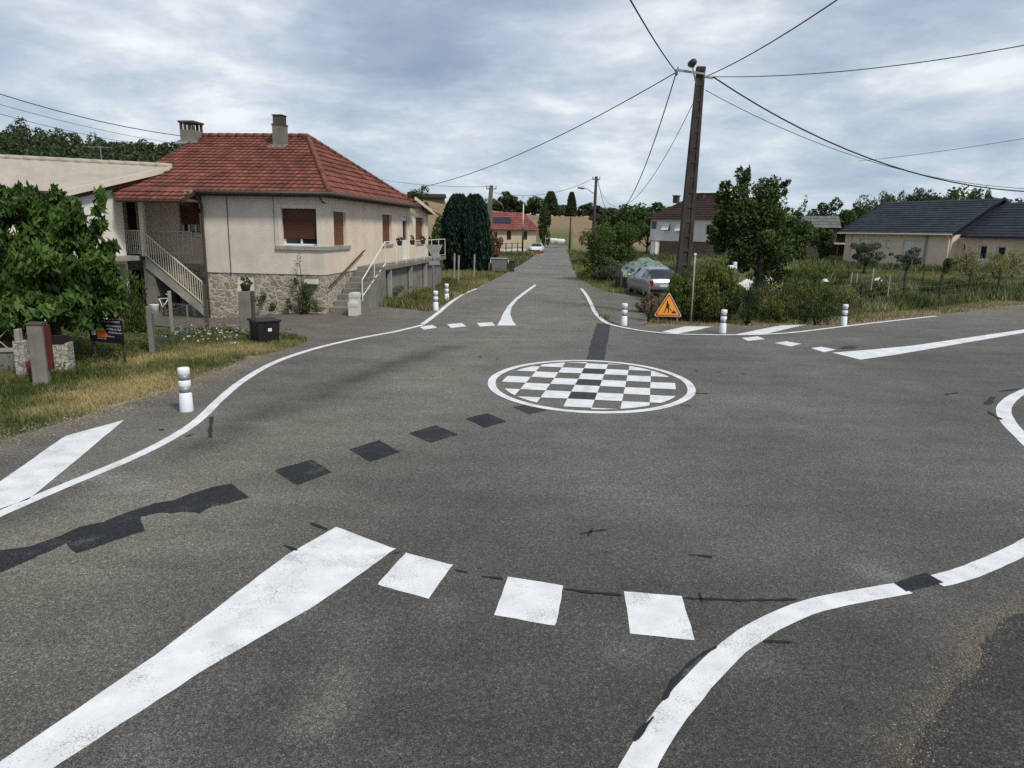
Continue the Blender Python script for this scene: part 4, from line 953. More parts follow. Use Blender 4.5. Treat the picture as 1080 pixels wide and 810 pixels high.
gd = (Rp_-Ep); gd.z = 0; gl = gd.length; gd.normalize(); inn = Vector((-gd.y, gd.x, 0))
def gpt(px, py, off=0.25):   # point on gable plane
    o_ = Ep+inn*off; r = ray(px, py); nrm = Vector((inn.x, inn.y, 0)); k = (o_-CAM).dot(nrm)/r.dot(nrm); p = CAM+r*k; return (p-Ep).dot(gd), p.z
g0 = Ep+inn*0.25; ua = [gpt(68, 225)[0], gpt(79, 225)[0]]; z_a = gpt(72, 236)[1]; z_b = gpt(72, 214)[1]; zf = gpt(115, 270)[1]
uw = gpt(131, 240)[0]
wa = MB(); wall(wa, (g0.x, g0.y), (gd.x, gd.y), uw, -0.6, 3.9, [(ua[0], ua[1], z_a-0.6, z_b), (gpt(128, 285)[0]-0.8, uw-0.1, -0.6, zf-0.3)], (inn.x, inn.y), 0.3)
P = lambda u, z: tuple(Vector((g0.x, g0.y, 0))+gd*u+Vector((0, 0, z)))
wa.add([P(0, 3.899), P(uw, 3.899), P(uw, 3.9+(uw/gl)*1.15), P(0, 3.9)], [(0, 1, 2, 3)])
fr = g0+ud_*0.15; w_l = 12; wall(wa, (fr.x, fr.y), (ud_.x, ud_.y), w_l, -0.6, 3.85, [(1.2, 2.2, 1.2, 3.2), (4, 5, 1.5, 3)], (gd.x, gd.y), 0.3)
wa.build('wall', 'stucco_white', A)
vo_ = MB(); q = g0+inn*0.32; vo_.add([tuple(q+gd*0.02+Vector((0, 0, -0.6-q.z))), tuple(q+gd*uw+Vector((0, 0, -0.6-q.z))), tuple(q+gd*uw+Vector((0, 0, 3.8-q.z))), tuple(q+gd*0.02+Vector((0, 0, 3.8-q.z)))], [(0, 1, 2, 3)])
q = fr+gd*0.32; vo_.add([tuple(Vector((q.x, q.y, -0.6))), tuple(Vector((q.x+ud_.x*w_l, q.y+ud_.y*w_l, -0.6))), tuple(Vector((q.x+ud_.x*w_l, q.y+ud_.y*w_l, 3.8))), tuple(Vector((q.x, q.y, 3.8)))], [(0, 1, 2, 3)])
vo_.build('opening_shade_sheet', 'void', A)  # near-black sheets behind the wall openings, painting the dark inside
sl = MB(); qa = g0+gd*(ua[0]+0.3)-inn*0.3; qb = g0+gd*uw-inn*0.3; sl.bar((qa.x, qa.y, zf-0.08), (qb.x, qb.y, zf-0.08), 0.5, 0.16); sl.build('slab', 'concrete_l', A)
up = MB(); pa = g0+gd*(ua[0]-0.12)-inn*0.05; up.box((pa.x, pa.y, 2.2), (0.16, 0.16, 3.4)); up.build('post', 'stucco_trim', A)
# antenna far behind the annexe roof
p = pt(107.5, 172, 34); t = thing('television_antenna', 'thin television antenna mast sticking up behind the pale annexe roof', 'antenna', (p.x, p.y, 0))
tz = pt(107, 154, 34).z; MB().tube([(0, 0, 4.0), (0, 0, tz)], 0.02, 6).b2(-0.15, 0.15, -0.15, 0.15, -0.3, 4.0).build('mast', 'zinc', t)
an = MB(); an.bar((-0.7, 0, tz-0.05), (0.5, 0, tz-0.05), 0.02)
for i in range(6): an.bar((-0.6+0.2*i, -0.25, tz-0.05), (-0.6+0.2*i, 0.25, tz-0.05), 0.012)
an.build('antenna_head', 'zinc', t)
# ------------------------------------------------------------------ bungalow with slate roof, right
W3x, W3y = 31.7, 70.6; RZ2 = R(-66.4); SF = Frame(W3x, W3y, 0.0, RZ2)
S = thing('bungalow', 'low pinkish bungalow with two dark slate roofs beyond the garden on the right', 'house', (W3x, W3y, 0), RZ2)
L1_ = SF.hit(1003, 260, 1, 0).x; ze = 3.38; zg = 0.2
PS = lambda u, z, d: (u, d, z)
ws = [SF.rect(905.5, 919, 252, 276, 1, 0), SF.rect(934, 941, 254, 262, 1, 0), SF.rect(951, 973, 254, 282, 1, 0)]
wl = MB(); wall(wl, (0, 0), (1, 0), L1_, zg, ze, [(w_[0], w_[1], max(w_[2], 0.55), min(w_[3], 3.0)) for w_ in ws], (0, 1))
wl.b2(0, 0.02, 0.002, 10.4, zg, ze); wl.b2(L1_-0.02, L1_, 0.002, 1.0, zg, ze)
MB().poly([(L1_-0.01, 0, ze), (L1_-0.01, 10.4, ze), (L1_-0.01, 5.2, 6.3)]).build('gable', 'slate', S); wl.poly([(0.01, 0, ze), (0.01, 10.4, ze), (0.01, 5.2, 6.3)]); wl.build('wall', 'stucco_pink', S)
for i, w_ in enumerate(ws): window(S, PS, w_[0], w_[1], max(w_[2], 0.55), min(w_[3], 3.0), shut=(0.75, 0.9, 0.62)[i], shut_mat='white_sheet', mull=1)
zr = SF.hit(1000, 211.5, 1, 5.2).z; zr = 6.45
rf = MB(); OV2 = 0.5
tiled(rf, (-0.45, -OV2, ze+0.05), (L1_+0.35, -OV2, ze+0.05), (L1_+0.35, 5.2, zr), (-0.45, 5.2, zr), row=0.42, tw=0.5, amp=0.0, step=0.035, sub=1, seed=12)
tiled(rf, (L1_+0.35, 10.9, ze+0.05), (-0.45, 10.9, ze+0.05), (-0.45, 5.2, zr), (L1_+0.35, 5.2, zr), row=0.8, tw=0.8, amp=0, sub=1, seed=13); r_ = rf.build('roof', 'slate', S)
vb = MB()
for x_ in (-0.48, L1_+0.38): 
    vb = MB(); vb.bar((x_, -OV2, ze+0.02), (x_, 5.2, zr), 0.07, 0.2); vb.bar((x_, 10.9, ze+0.02), (x_, 5.2, zr), 0.07, 0.2); vb.build('bargeboard', 'solar', S)
c2 = 0.9; L2_ = SF.hit(1073, 255, 1, c2).x; L3_ = L2_+7
ws2 = [SF.rect(1006.5, 1011, 257, 265, 1, c2), SF.rect(1031.5, 1040.5, 258.5, 274, 1, c2), SF.rect(1050, 1060, 259.5, 275, 1, c2)]
w2 = MB(); ze3 = 3.22; ws2[0] = (max(ws2[0][0], L1_+0.25), max(ws2[0][1], L1_+0.6), ws2[0][2], ws2[0][3])
wall(w2, (L1_, c2), (1, 0), L3_-L1_, zg, ze3, [(w_[0]-L1_, w_[1]-L1_, w_[2], w_[3]) for w_ in ws2], (0, 1)); w2.build('wall', 'stucco_pink', S)
for w_ in ws2: window(S, PS, w_[0], w_[1], w_[2], w_[3], dep=c2+0.14, mull=0, fw=0.10)
# deeper frames make the reveals read white
for w_ in ws2[1:]: MB().b2(w_[0]-0.10, w_[1]+0.08, c2-0.02, c2+0.03, w_[2]-0.1, w_[2]-0.003).build('sill', 'stucco_white', S)
r3 = MB(); zr3 = 6.1
tiled(r3, (L1_+0.40, c2-OV2, ze3+0.05), (L3_+0.3, c2-OV2, ze3+0.05), (L3_+0.3, 5.4, zr3), (L1_+0.40, 5.4, zr3), row=0.42, tw=0.5, amp=0.0, step=0.035, sub=1, seed=14)
tiled(r3, (L3_+0.3, 10, ze3+0.05), (L1_+0.40, 10, ze3+0.05), (L1_+0.40, 5.4, zr3), (L3_+0.3, 5.4, zr3), row=0.8, tw=0.8, amp=0.0, sub=1, seed=15); r3.build('roof', 'slate', S)
g2 = MB(); g2.tube([(-0.45, -OV2-0.06, ze), (L1_+0.35, -OV2-0.06, ze)], 0.07, 6); g2.build('gutter', 'rail', S)
g3 = MB(); g3.tube([(L1_+0.4, c2-OV2-0.06, ze3), (L3_+0.3, c2-OV2-0.06, ze3)], 0.07, 6); g3.build('gutter', 'solar', S)
for px in (896, 975.5, 999.5):
    x_ = SF.hit(px, 265, 1, -0.07).x; MB().tube([(x_, -0.4, ze-0.03), (x_, -0.08, ze-0.3), (x_, -0.08, zg+0.2)], 0.07 if px < 970 else 0.1, 6).build('downpipe', 'rail' if px != 975.5 else 'zinc', S)
x_ = SF.hit(1070, 265, 1, c2).x; w4 = MB(); w4.b2(x_, x_+0.7, c2-0.06, c2-0.003, zg, ze3); w4.build('wall', 'stucco_cream', S)
p = SF.hit(956, 275, 1, -3); 

# ------------------------------------------------------------------ two-level house with brown roof, middle right
TF = Frame(16.55, 90, 0.0, R(-41)); T = thing('two_level_house', 'white two level house with dark brown roof behind the big utility pole', 'house', (16.55, 90, 0), R(-41))
LT = TF.hit(768, 240, 1, 0).x; zb_, zt_ = TF.hit(700, 254, 1, 0).z, TF.hit(700, 231, 1, 0).z; zt_ = min(zt_, 5.3); DT = 9.0
tws = [TF.rect(686.5, 692.5, 233, 242, 1, 0), TF.rect(700, 706.5, 234, 243.5, 1, 0), TF.rect(714, 719, 235, 244.5, 1, 0), TF.rect(744, 751, 237, 248, 1, 0)]
wm = MB(); wall(wm, (0, 0), (1, 0), LT, zb_, zt_, [(a, b, c, min(d, zt_-0.1)) for a, b, c, d in tws], (0, 1)); wm.b2(0, 0.02, 0.002, DT, zb_, zt_); wm.b2(LT-0.02, LT, 0.002, DT, zb_, zt_); wm.build('wall', 'stucco_white', T)
for i, (a, b, c, d) in enumerate(tws):
    w_ = window(T, PS, a, b, c, min(d, zt_-0.1), mull=0)
    if i in (1, 2): MB().prism([(a-0.05, 0.0, min(d, zt_-0.1)), (b+0.05, 0.0, min(d, zt_-0.1)), (b+0.05, -0.55, c+0.1), (a-0.05, -0.55, c+0.1)], (0, 0, 0.03)).build('awning', 'pvc', w_)
bm_ = MB(); wall(bm_, (0.02, 0.05), (1, 0), LT-0.04, -0.4, zb_-0.001, [(LT*0.42, LT*0.5, -0.4, zb_-0.7)], (0, 1), 0.4); bm_.b2(0.02, 0.04, 0.06, DT, -0.4, zb_-0.001); bm_.build('basement', 'stone_brown', T)
MB().b2(LT*.42, LT*.5, 0.43, 0.46, -0.4, zb_-0.7).build('door', 'darkwood', T)
zrt = 7.75; rt = MB(); o_ = 0.5; e1, e2, e3, e4 = (-o_, -o_, zt_), (LT+o_, -o_, zt_), (LT+o_, DT+o_, zt_), (-o_, DT+o_, zt_); ra_, rb_ = (3.4, DT/2, zrt), (LT-3.4, DT/2, zrt)
tiled(rt, e1, e2, rb_, ra_, row=0.5, tw=0.5, sub=2, seed=20); tiled(rt, e4, e1, ra_, ra_, row=0.5, tw=0.5, sub=2, seed=21); tiled(rt, e2, e3, rb_, rb_, row=0.5, tw=0.5, sub=2, seed=22); tiled(rt, e3, e4, ra_, rb_, row=0.8, tw=0.8, sub=1, seed=23)
rr_ = rt.build('roof', 'tile_brown', T); rc_ = MB(); ridge_caps(rc_, Vector(ra_)+Vector((0, 0, .06)), Vector(rb_)+Vector((0, 0, .06)), 0.14, 0.6); ridge_caps(rc_, Vector(e2)+Vector((0, 0, .08)), Vector(rb_)+Vector((0, 0, .06)), 0.12, 0.6); rc_.build('ridge_tiles', 'tile_brown', rr_)
for px, pyt in ((713.5, 206), (741, 203.5)):
    q = TF.hit(px, pyt, 1, DT/2-0.8); m = MB(); m.b2(q.x-0.3, q.x+0.3, DT/2-1.1, DT/2-0.5, zrt-1.0, q.z-0.12); c_ = m.build('chimney', 'concrete_d', T); MB().b2(q.x-0.38, q.x+0.38, DT/2-1.18, DT/2-0.42, q.z-0.12, q.z).build('cap', 'concrete_d', c_)
ob = TF.hit(689, 256, 1, -1.2); bl = MB(); x1_ = TF.hit(686, 262, 1, -1.0).x; x2_ = TF.hit(691, 262, 1, -1.0).x
bl.b2(x1_, x2_, -1.0, 0, 0.0, zb_-0.1); bl.build('stair_wall', 'stucco_white', T)
# ------------------------------------------------------------------ far house with red roof by the lane
FF = Frame(-6.6, 108, 0.3, 0.0); FH = thing('cottage', 'far cottage with bright red hipped roof and solar panels beside the lane', 'house', (-6.6, 108, 0.3))
xr_ = FF.hit(565.5, 250, 1, 0).x; zte = FF.hit(545, 242.5, 1, 0).z; zrr = FF.hit(535, 224, 1, 4).z; xrr = FF.hit(552, 225, 1, 4).x
fws = [FF.rect(534.5, 539, 243.5, 253, 1, 0), FF.rect(552, 556, 244, 253, 1, 0), FF.rect(521, 524.5, 244.5, 256, 1, 0)]
wf = MB(); wall(wf, (0, 0), (1, 0), xr_, -0.8, zte, [(a, b, c, min(d, zte-0.15)) for a, b, c, d in fws], (0, 1)); wf.b2(xr_-0.02, xr_, 0.002, 8, -0.8, zte); wf.b2(0, 0.02, 0.002, 8, -0.8, zte); wf.build('wall', 'stucco_cream', FH)
for a, b, c, d in fws: window(FH, PS, a, b, c, min(d, zte-0.15), mull=0, frame='shutter_l', shut=0.6)
rf_ = MB(); tiled(rf_, (-0.5, -0.5, zte), (xr_+0.5, -0.5, zte), (xrr, 4, zrr), (-0.5, 4, zrr), row=0.5, tw=0.5, sub=2, seed=30); tiled(rf_, (xr_+0.5, -0.5, zte), (xr_+0.5, 8.5, zte), (xrr, 4, zrr), (xrr, 4, zrr), row=0.5, tw=0.5, sub=2, seed=31); tiled(rf_, (xr_+0.5, 8.5, zte), (-0.5, 8.5, zte), (-0.5, 4, zrr), (xrr, 4, zrr), row=1, tw=1, sub=1, seed=32)
r_ = rf_.build('roof', 'tile_far', FH)
k0, k1 = 0.32, 0.66; A0 = FF.hit(520, 235, 1, 1.2).x; A1 = FF.hit(539, 235, 1, 1.2).x; fy = lambda k: (-0.5+4.5*k, zte+(zrr-zte)*k+0.12)
MB().prism([(A0, *fy(k0)), (A1, *fy(k0)), (A1, *fy(k1)), (A0, *fy(k1))], (0, 0, 0.04)).build('solar_panel', 'solar', r_)
p = FF.hit(557, 258, 1, -5); 
def fence_line(name, label, cat, pts, h, sp, postw, rails=(0.5, 0.95), mesh=None, mat='post_wood', railmat=None, grp=None, jit=0.03, wr=0.008, hvar=0.0, seed=1, railh=0.05):
    t = thing(name, label, cat, (pts[0][0], pts[0][1], th(*pts[0][:2])), 0, grp); g = random.Random(seed); o = Vector(t.location); P = []
    for a, b in zip(pts, pts[1:]):
        a = Vector(a[:2]); b = Vector(b[:2]); n = max(1, round((b-a).length/sp))
        for i in range(n): P.append(a+(b-a)*i/n)
    P.append(Vector(pts[-1][:2]))
    T_ = []
    for q in P:
        z = th(q.x, q.y); hh = h*(1+g.uniform(-hvar, hvar)); lx, ly = g.uniform(-jit, jit), g.uniform(-jit, jit); b0 = Vector((q.x, q.y, z-0.25))-o; b1 = Vector((q.x+lx, q.y+ly, z+hh))-o
        MB().bar(b0, b1, postw).build('post', mat, t, bevel=min(0.01, postw*.1)); T_.append((b0+Vector((0, 0, 0.25)), b1))
    if rails:
        m = MB()
        for r in rails:
            for (a0, a1), (c0, c1) in zip(T_, T_[1:]): m.bar(a0+(a1-a0)*r, c0+(c1-c0)*r, railh*0.6, railh)
        m.build('rail', railmat or mat, t)
    if mesh:
        m = MB()
        for (a0, a1), (c0, c1) in zip(T_, T_[1:]):
            Lh = (c0-a0).length; n = int(Lh/mesh)
            for i in range(n+1):
                f = i/n
                for s_ in (-1, 1):
                    f2 = f+s_*(a1-a0).length/Lh; lim = max(0, min(1, f2)); k = (lim-f)/(f2-f)
                    if abs(k) < 0.02: continue
                    b_ = a0+(c0-a0)*f; hgt = (a1-a0).length*0.97
                    e_ = a0+(c0-a0)*lim; m.bar(b_+Vector((0, 0, 0.02)), e_+Vector((0, 0, 0.02+hgt*k)), wr, wr)
            for r in (0.03, 0.5, 0.97): m.bar(a0+(a1-a0)*r, c0+(c1-c0)*r, wr*1.3)
        m.build('mesh_wire', 'wire', t)
    return t
# low white wall and fence in front of the cottage
a = P2(525, 266); m = MB(); q0 = pt(526, 262, 101); q1 = pt(556, 262, 101)
t = thing('garden_wall', 'low white garden wall in front of the far red roofed cottage', 'wall', (q0.x, 101, 0)); MB().b2(0, q1.x-q0.x, -0.1, 0.1, -0.2, 0.75).build('wall', 'stucco_white', t); MB().b2(-0.03, q1.x-q0.x+0.03, -0.13, 0.13, 0.75, 0.81).build('coping', 'concrete_l', t)
q0 = P2(527, 270); q1 = P2(551, 267.5); fence_line('wooden_fence', 'grey post fence standing on the verge before the white garden wall', 'fence', [q0, q1], 1.5, 3.0, 0.12, (0.55, 0.95), mat='post_wood')
# cream bales beyond the car
g_ = 'cream wrapped bales beyond the white car'
for i in range(6):
    px = 574+i*3.6; p = pt(px, 252.5+0.35*i, 128); z = th(p.x, 128); m = MB()
    for k in range(10):
        tt = math.pi*2*k/10
    m.tube([(0, -0.55, 0.55), (0, -0.5, 0.6), (0, 0.5, 0.6), (0, 0.55, 0.55)], [0.3, 0.45, 0.45, 0.3], 12); o = m.build('wrapped_bale', 'white_sheet', None, True); o.location = (p.x, 128+0.3*(i%2), max(z-0.1, p.z-0.7)); o.rotation_euler = (0, 0, 0.25*i); tag(o, 'round cream bale in the row behind the white car at the end of the lane', 'bale', g_)
# small grey barn roof between trees
BF = Frame(34, 96, 0, R(-20)); p = pt(838, 237, 96); bt = thing('shed', 'grey roofed shed between dark trees left of the slate roofed bungalow', 'shed', (p.x, 96, 0), R(-15))
tp = pt(846, 228, 98).z; ez = pt(846, 240, 95).z; m = MB(); m.b2(0, 5.2, 0, 5, -0.5, ez); m.poly([(0, 0, ez), (0, 5, ez), (0, 2.5, tp)]); m.build('wall', 'concrete_d', bt)
m = MB(); tiled(m, (-0.3, -0.4, ez), (5.6, -0.4, ez), (5.6, 2.5, tp+.05), (-0.3, 2.5, tp+.05), row=0.8, tw=0.5, sub=2, seed=33); tiled(m, (5.6, 5.4, ez), (-.3, 5.4, ez), (-.3, 2.5, tp+.05), (5.6, 2.5, tp+.05), row=0.8, tw=0.5, sub=2, seed=34); m.build('roof', 'fibro_grey', bt)
p = pt(866, 262, 84); bt = thing('shed', 'dark open lean-to with pale roof edge beside the left end of the slate roofed bungalow', 'shed', (p.x, 84, 0.3), R(-30)); m = MB(); m.b2(0, 3.4, 0, 3, 1.9, 2.05); m.build('roof', 'rail', bt)
for i in range(3): MB().b2(0.05+1.6*i, 0.15+1.6*i, 0, 0.1, -0.5, 1.9).build('post', 'post_wood', bt)
MB().b2(0, 3.4, 2.9, 3.0, -0.5, 1.9).build('wall', 'darkwood', bt)
p = pt(615, 246.5, 215); 
for i, (px, py, d, w_, lab) in enumerate([(616, 245, 250, 2.4, 'tiny pale farm building at the edge of the golden field'), (633, 246, 250, 2.6, 'tiny white farm building right of the golden field')]):
    p = pt(px, py+2, d); z = th(p.x, d); bt = thing('farm_building', lab, 'building', (p.x, d, z)); hh = 1.4; m = MB(); m.b2(-w_/2, w_/2, 0, 5, -0.5, hh); m.build('wall', 'stucco_white', bt); m = MB(); tiled(m, (-w_/2-.3, -.3, hh), (w_/2+.3, -.3, hh), (w_/2+.3, 2.5, hh+1.2), (-w_/2-.3, 2.5, hh+1.2), row=0.8, tw=0.8, sub=1); tiled(m, (w_/2+.3, 5.3, hh), (-w_/2-.3, 5.3, hh), (-w_/2-.3, 2.5, hh+1.2), (w_/2+.3, 2.5, hh+1.2), row=0.8, tw=0.8, sub=1); m.build('roof', 'fibro', bt)
p = pt(456, 207, 212); bt = thing('farm_building', 'long low dark roofed barn on top of the golden hill', 'building', (p.x-2, 212, th(p.x, 212))); m = MB(); m.b2(-5, 5, 0, 6, -0.5, 1.3); m.build('wall', 'concrete_d', bt); m = MB(); m.prism([(-5.5, -.5, 1.2), (-5.5, 6.5, 1.2), (-5.5, 3, 2.3)], (11, 0, 0)); m.build('roof', 'tile_brown', bt)
# ------------------------------------------------------------------ vegetation
def gz(px, py, d):
    p = pt(px, py, d); return (p.x, d, th(p.x, d))
def topz(px, py, d): return pt(px, py, d).z
def rad_px(n, d): return n*d/760.0
# near left garden tree, large drooping leaves
tp = gz(50, 300, 16.6)
def left_tree():
    t = thing('walnut_tree', 'broad leafy tree with large drooping leaves overhanging the garden wall at the left border', 'tree', tp)
    blobs = [(38, 285, 16.8, 1.3, 1.1, 1900), (18, 232, 16.6, 0.95, 0.62, 1250), (52, 240, 16.5, 0.75, 0.8, 1100), (84, 238, 16.2, 0.55, 0.62, 900), (70, 285, 15.9, 0.9, 0.8, 1300), (100, 310, 16.2, 0.62, 0.62, 900),
             (8, 290, 15.6, 0.9, 0.8, 1300), (-30, 260, 16.5, 1.3, 1.4, 1500), (-20, 330, 16.0, 1.2, 0.6, 900), (116, 262, 16.3, 0.17, 0.30, 110), (57, 209, 16.4, 0.17, 0.30, 90), (29, 200, 16.5, 0.2, 0.22, 90), (106, 222, 16.2, 0.22, 0.42, 170), (15, 332, 15.2, 0.7, 0.42, 600), (95, 330, 15.8, 0.62, 0.3, 480), (55, 325, 15.4, 0.75, 0.42, 700), (5, 212, 16.4, 0.3, 0.3, 150), (112, 285, 16, .3, .35, 200), (120, 312, 16.3, .25, .3, 150), (38, 218, 16.3, .3, .3, 180), (25, 345, 14.9, .4, .35, 240), (75, 340, 15.5, .4, .25, 220)]
    PP = []; TT = []
    for i, (px, py, d, rx, rz_, n) in enumerate(blobs):
        c = pt(px, py, d); P, ti, _ = crown_pts((c.x-tp[0], c.y-tp[1], c.z-tp[2]), (rx, rx*0.85, rz_), max(5, n//90), n, 40+i, 0.5, (0.20, 0.42), core=0.10)
        PP.append(P); TT.append(ti*0.72+(0.14 if i % 4 == 0 else -0.04))
    P = np.vstack(PP); ti = np.concatenate(TT)
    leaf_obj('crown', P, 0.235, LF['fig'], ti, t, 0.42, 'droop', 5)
    mb = MB(); mb.tube([(0, 0, -0.2), (0.05, 0, 0.7), (-0.1, 0, 1.4), (-0.2, 0, 2.4)], [0.16, 0.13, 0.11, 0.05], 8)
    for (px, py, d, *_r) in blobs[:11]:
        c = pt(px, py, d)-Vector(tp); mb.tube([(0.0, 0, 0.9), (c.x*0.5, c.y*0.5, (0.9+c.z)/2), (c.x, c.y, c.z)], [0.07, 0.05, 0.015], 6)
    mb.build('trunk', 'bark', t, True)
left_tree()
make_bush('conifer_bush', 'rounded dark green bush between the leafy tree and the staircase pier', 'bush', gz(141, 335, 20.5), rad_px(19, 20.5), topz(140, 296, 20.5)-th(-11, 20.5), 0.10, LF['bush'], 3800, 14, 51, mode='up', aspect=0.25, clr=(0.4, 0.6), shell=0.25)
# columnar thujas
def thuja(px, py, d, r, h, label, seed, grp=None):
    p = gz(px, py, d); t = thing('thuja_tree', label, 'tree', p, 0, grp); g = np.random.default_rng(seed); n = 9000
    z = g.uniform(0, 1, n)**0.85; prof = np.minimum(1, (z*6+0.35))*np.sqrt(np.clip(1-((z-0.36)/0.66)**2, 0.0, 1)); prof = np.where(z < 0.36, np.minimum(1, z*1.4+0.62), prof)
    a = g.uniform(0, 2*np.pi, n); ridge = 1+0.04*np.sin(a*7+z*5)+0.04*np.sin(a*13+z*9)+0.04*np.sin(a*23-z*31)
    rr = r*prof*ridge*(1-0.22*g.uniform(0, 1, n)**2); P = np.stack([rr*np.cos(a), rr*np.sin(a), z*h], 1)
    ti = np.clip(0.4+0.18*np.sin(a*7+z*5)+0.4*g.uniform(-1, 1, n), 0, 1)  # furrows between the ribs darkened, their shade put into the tint
    leaf_obj('crown', P, 0.34, LF['thuja'], ti, t, 0.32, 'up', seed); m = MB(); m.tube([(0, 0, -0.2), (0, 0, h*0.8)], [0.15, 0.03], 7)
    m.lathe([(r*0.45, 0.1), (r*0.68, h*0.25), (r*0.66, h*0.5), (r*0.35, h*0.8), (0.05, h*0.93)], n=14); m.build('trunk', 'void', t, True)  # near-black hull added inside the crown to paint its inner shade
thuja(483.5, 283, 54, 1.30, topz(484, 206, 54), 'left one of the two merged dark columnar thuja trees', 3, 'merged columnar thujas'); thuja(500, 284, 53.3, 1.2, topz(500, 206, 53), 'right one of the two merged dark columnar thuja trees, next to the grey pole', 4, 'merged columnar thujas')
# big round bush by the lane, and hedge with privet in front of the pole
make_bush('round_bush', 'big rounded dark bush beside the far lane on the right', 'bush', gz(643, 282, 47), rad_px(31, 47), topz(643, 237, 47), 0.15, LF['bush'], 9000, 34, 60, clr=(0.22, 0.38))
def hedge_(label, px, py, d, rx, ry, h, seed, nl=8000, m='hedge', ls=0.10):
    b = make_bush('hedge_shrub', label, 'hedge', gz(px, py, d), rx, h, ls, LF[m], nl, 34, seed, ry=ry, mode='up', aspect=0.45, clr=(0.24, 0.42)); return b
hedge_('dense laurel hedge with bright tips left of the leaning pale stick', 717, 340, 26.2, rad_px(18, 26.2), 0.8, topz(717, 286, 26.2), 61, 7000)
hedge_('dense laurel hedge with bright tips right of the leaning pale stick', 752, 341, 26.2, rad_px(25, 26.2), 0.9, topz(752, 288, 26.2)+0.05, 62, 9000)
make_bush('dry_shrub', 'small reddish dry shrub left of the road works sign', 'bush', gz(684, 334, 25.5), 0.30, 0.95, 0.07, LF['dead'], 700, 8, 63)
make_bush('dry_shrub', 'brownish shrub standing in front of the grey hatchback', 'bush', gz(679, 326, 28.5), 0.35, 0.7, 0.07, LF['weed'], 600, 8, 64)
# orchard tree in the middle
def orchard():
    d = 31; p = gz(796, 318, d); t = thing('orchard_tree', 'dark leafy orchard tree with ragged top in the garden right of the utility pole', 'tree', p)
    bl = [(793, 240, 31, 1.45, 1.15, 4200), (775, 232, 31, .95, 1.0, 2400), (812, 243, 31, .85, 1.1, 2300), (770, 210, 31, .6, .75, 1100), (785, 196, 31, .38, .72, 800), (812, 205, 31, .62, .62, 1100), (802, 219, 31, .85, .75, 1500), (761, 252, 31, .6, .5, 800), (800, 268, 31, 1.25, .62, 2000), (824, 262, 31.4, .6, .7, 900), (752, 244, 30.8, .3, .22, 160), (788, 186, 31, .16, .4, 160), (764, 198, 31, .25, .42, 260), (828, 196, 31, .2, .3, 160), (778, 276, 31, .7, .5, 900), (816, 282, 31.2, .8, .5, 1000), (794, 230, 31, 1.3, 1.3, 2400), (765, 232, 31, .6, .6, 700)]
    PP = []; TT = []
    for i, (px, py, dd, rx, rz_, n) in enumerate(bl):
        c = pt(px, py, dd); P, ti, _ = crown_pts((c.x-p[0], c.y-p[1], c.z-p[2]), (rx, rx*.9, rz_), max(5, n//110), n, 70+i, 0.35, (0.3, 0.5)); PP.append(P); TT.append(ti)
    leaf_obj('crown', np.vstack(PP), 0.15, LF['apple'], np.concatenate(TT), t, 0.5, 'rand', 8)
    mb = MB(); mb.tube([(0, 0, -0.3), (0.05, 0, 0.6), (0.12, 0, 1.3), (0.1, 0, 2.0), (-0.1, 0, 4.2)], [0.23, 0.18, 0.16, 0.13, 0.04], 9)
    for (px, py, dd, *_r) in bl[:10]:
        c = pt(px, py, dd)-Vector(p); mb.tube([(0.1, 0, 1.5), (c.x*.5, c.y*.5, (1.6+c.z)/2), tuple(c)], [0.10, 0.06, 0.02], 6)
    mb.build('trunk', 'bark', t, True)
orchard()
# garden trees and shrubs on the right
def T_(name, lab, px, pyb, pyt, d, wpx, ls, m, ncl, nl, seed, th_=None, tr=0.12, grp=None, cat='tree', mode='rand', **k):
    p = gz(px, pyb, d); h = topz(px, pyt, d)-p[2]; return make_tree(name, lab, cat, p, h, rad_px(wpx/2, d), ls, LF[m], ncl, nl, th_*h if th_ is not None else None, tr, seed, grp, mode, **k)
T_('young_tree', 'compact dense young tree in front of the left end of the slate bungalow', 911, 290, 255, 50, 34, 0.13, 'olive', 16, 3000, 80, 0.25, 0.09, mode='up')
T_('fruit_tree', 'open branched small fruit tree in front of the slate bungalow shutters', 954, 300, 257, 44, 36, 0.11, 'olive', 22, 1300, 81, 0.35, 0.08, clr=(0.14, 0.26), nlimb=14)
T_('dark_tree', 'tall dark tree behind the orchard tree, left of the grey shed', 834, 285, 231, 62, 44, 0.26, 'apple', 24, 4200, 82, 0.2)
T_('dark_tree', 'dark bushy tree covering the right side of the grey shed', 864, 285, 238, 72, 26, 0.28, 'apple', 16, 2600, 83, 0.15)
T_('round_tree', 'round dark tree crown on the skyline left of the slate roof', 870, 270, 210, 118, 38, 0.5, 'dark', 18, 2600, 84, 0.3, 0.25)
T_('slim_tree', 'slim wispy tree rising on the skyline behind the orchard tree', 841, 270, 205, 92, 11, 0.3, 'apple', 9, 420, 85, 0.3, 0.1, clr=(0.2, 0.4))
T_('round_tree', 'mid green tree just left of the slate roof', 885, 275, 222, 98, 34, 0.4, 'bush', 18, 2600, 86, 0.25, 0.2)
T_('garden_tree', 'feathery green tree behind the left end of the slate roof', 918, 270, 200, 112, 34, 0.42, 'apple', 20, 2400, 87, 0.3, 0.2, mode='up', aspect=0.3)
T_('garden_tree', 'dark rounded tree peeping behind the slope of the slate roof', 902, 270, 214, 115, 26, 0.42, 'dark', 16, 1800, 88, 0.3, 0.2)
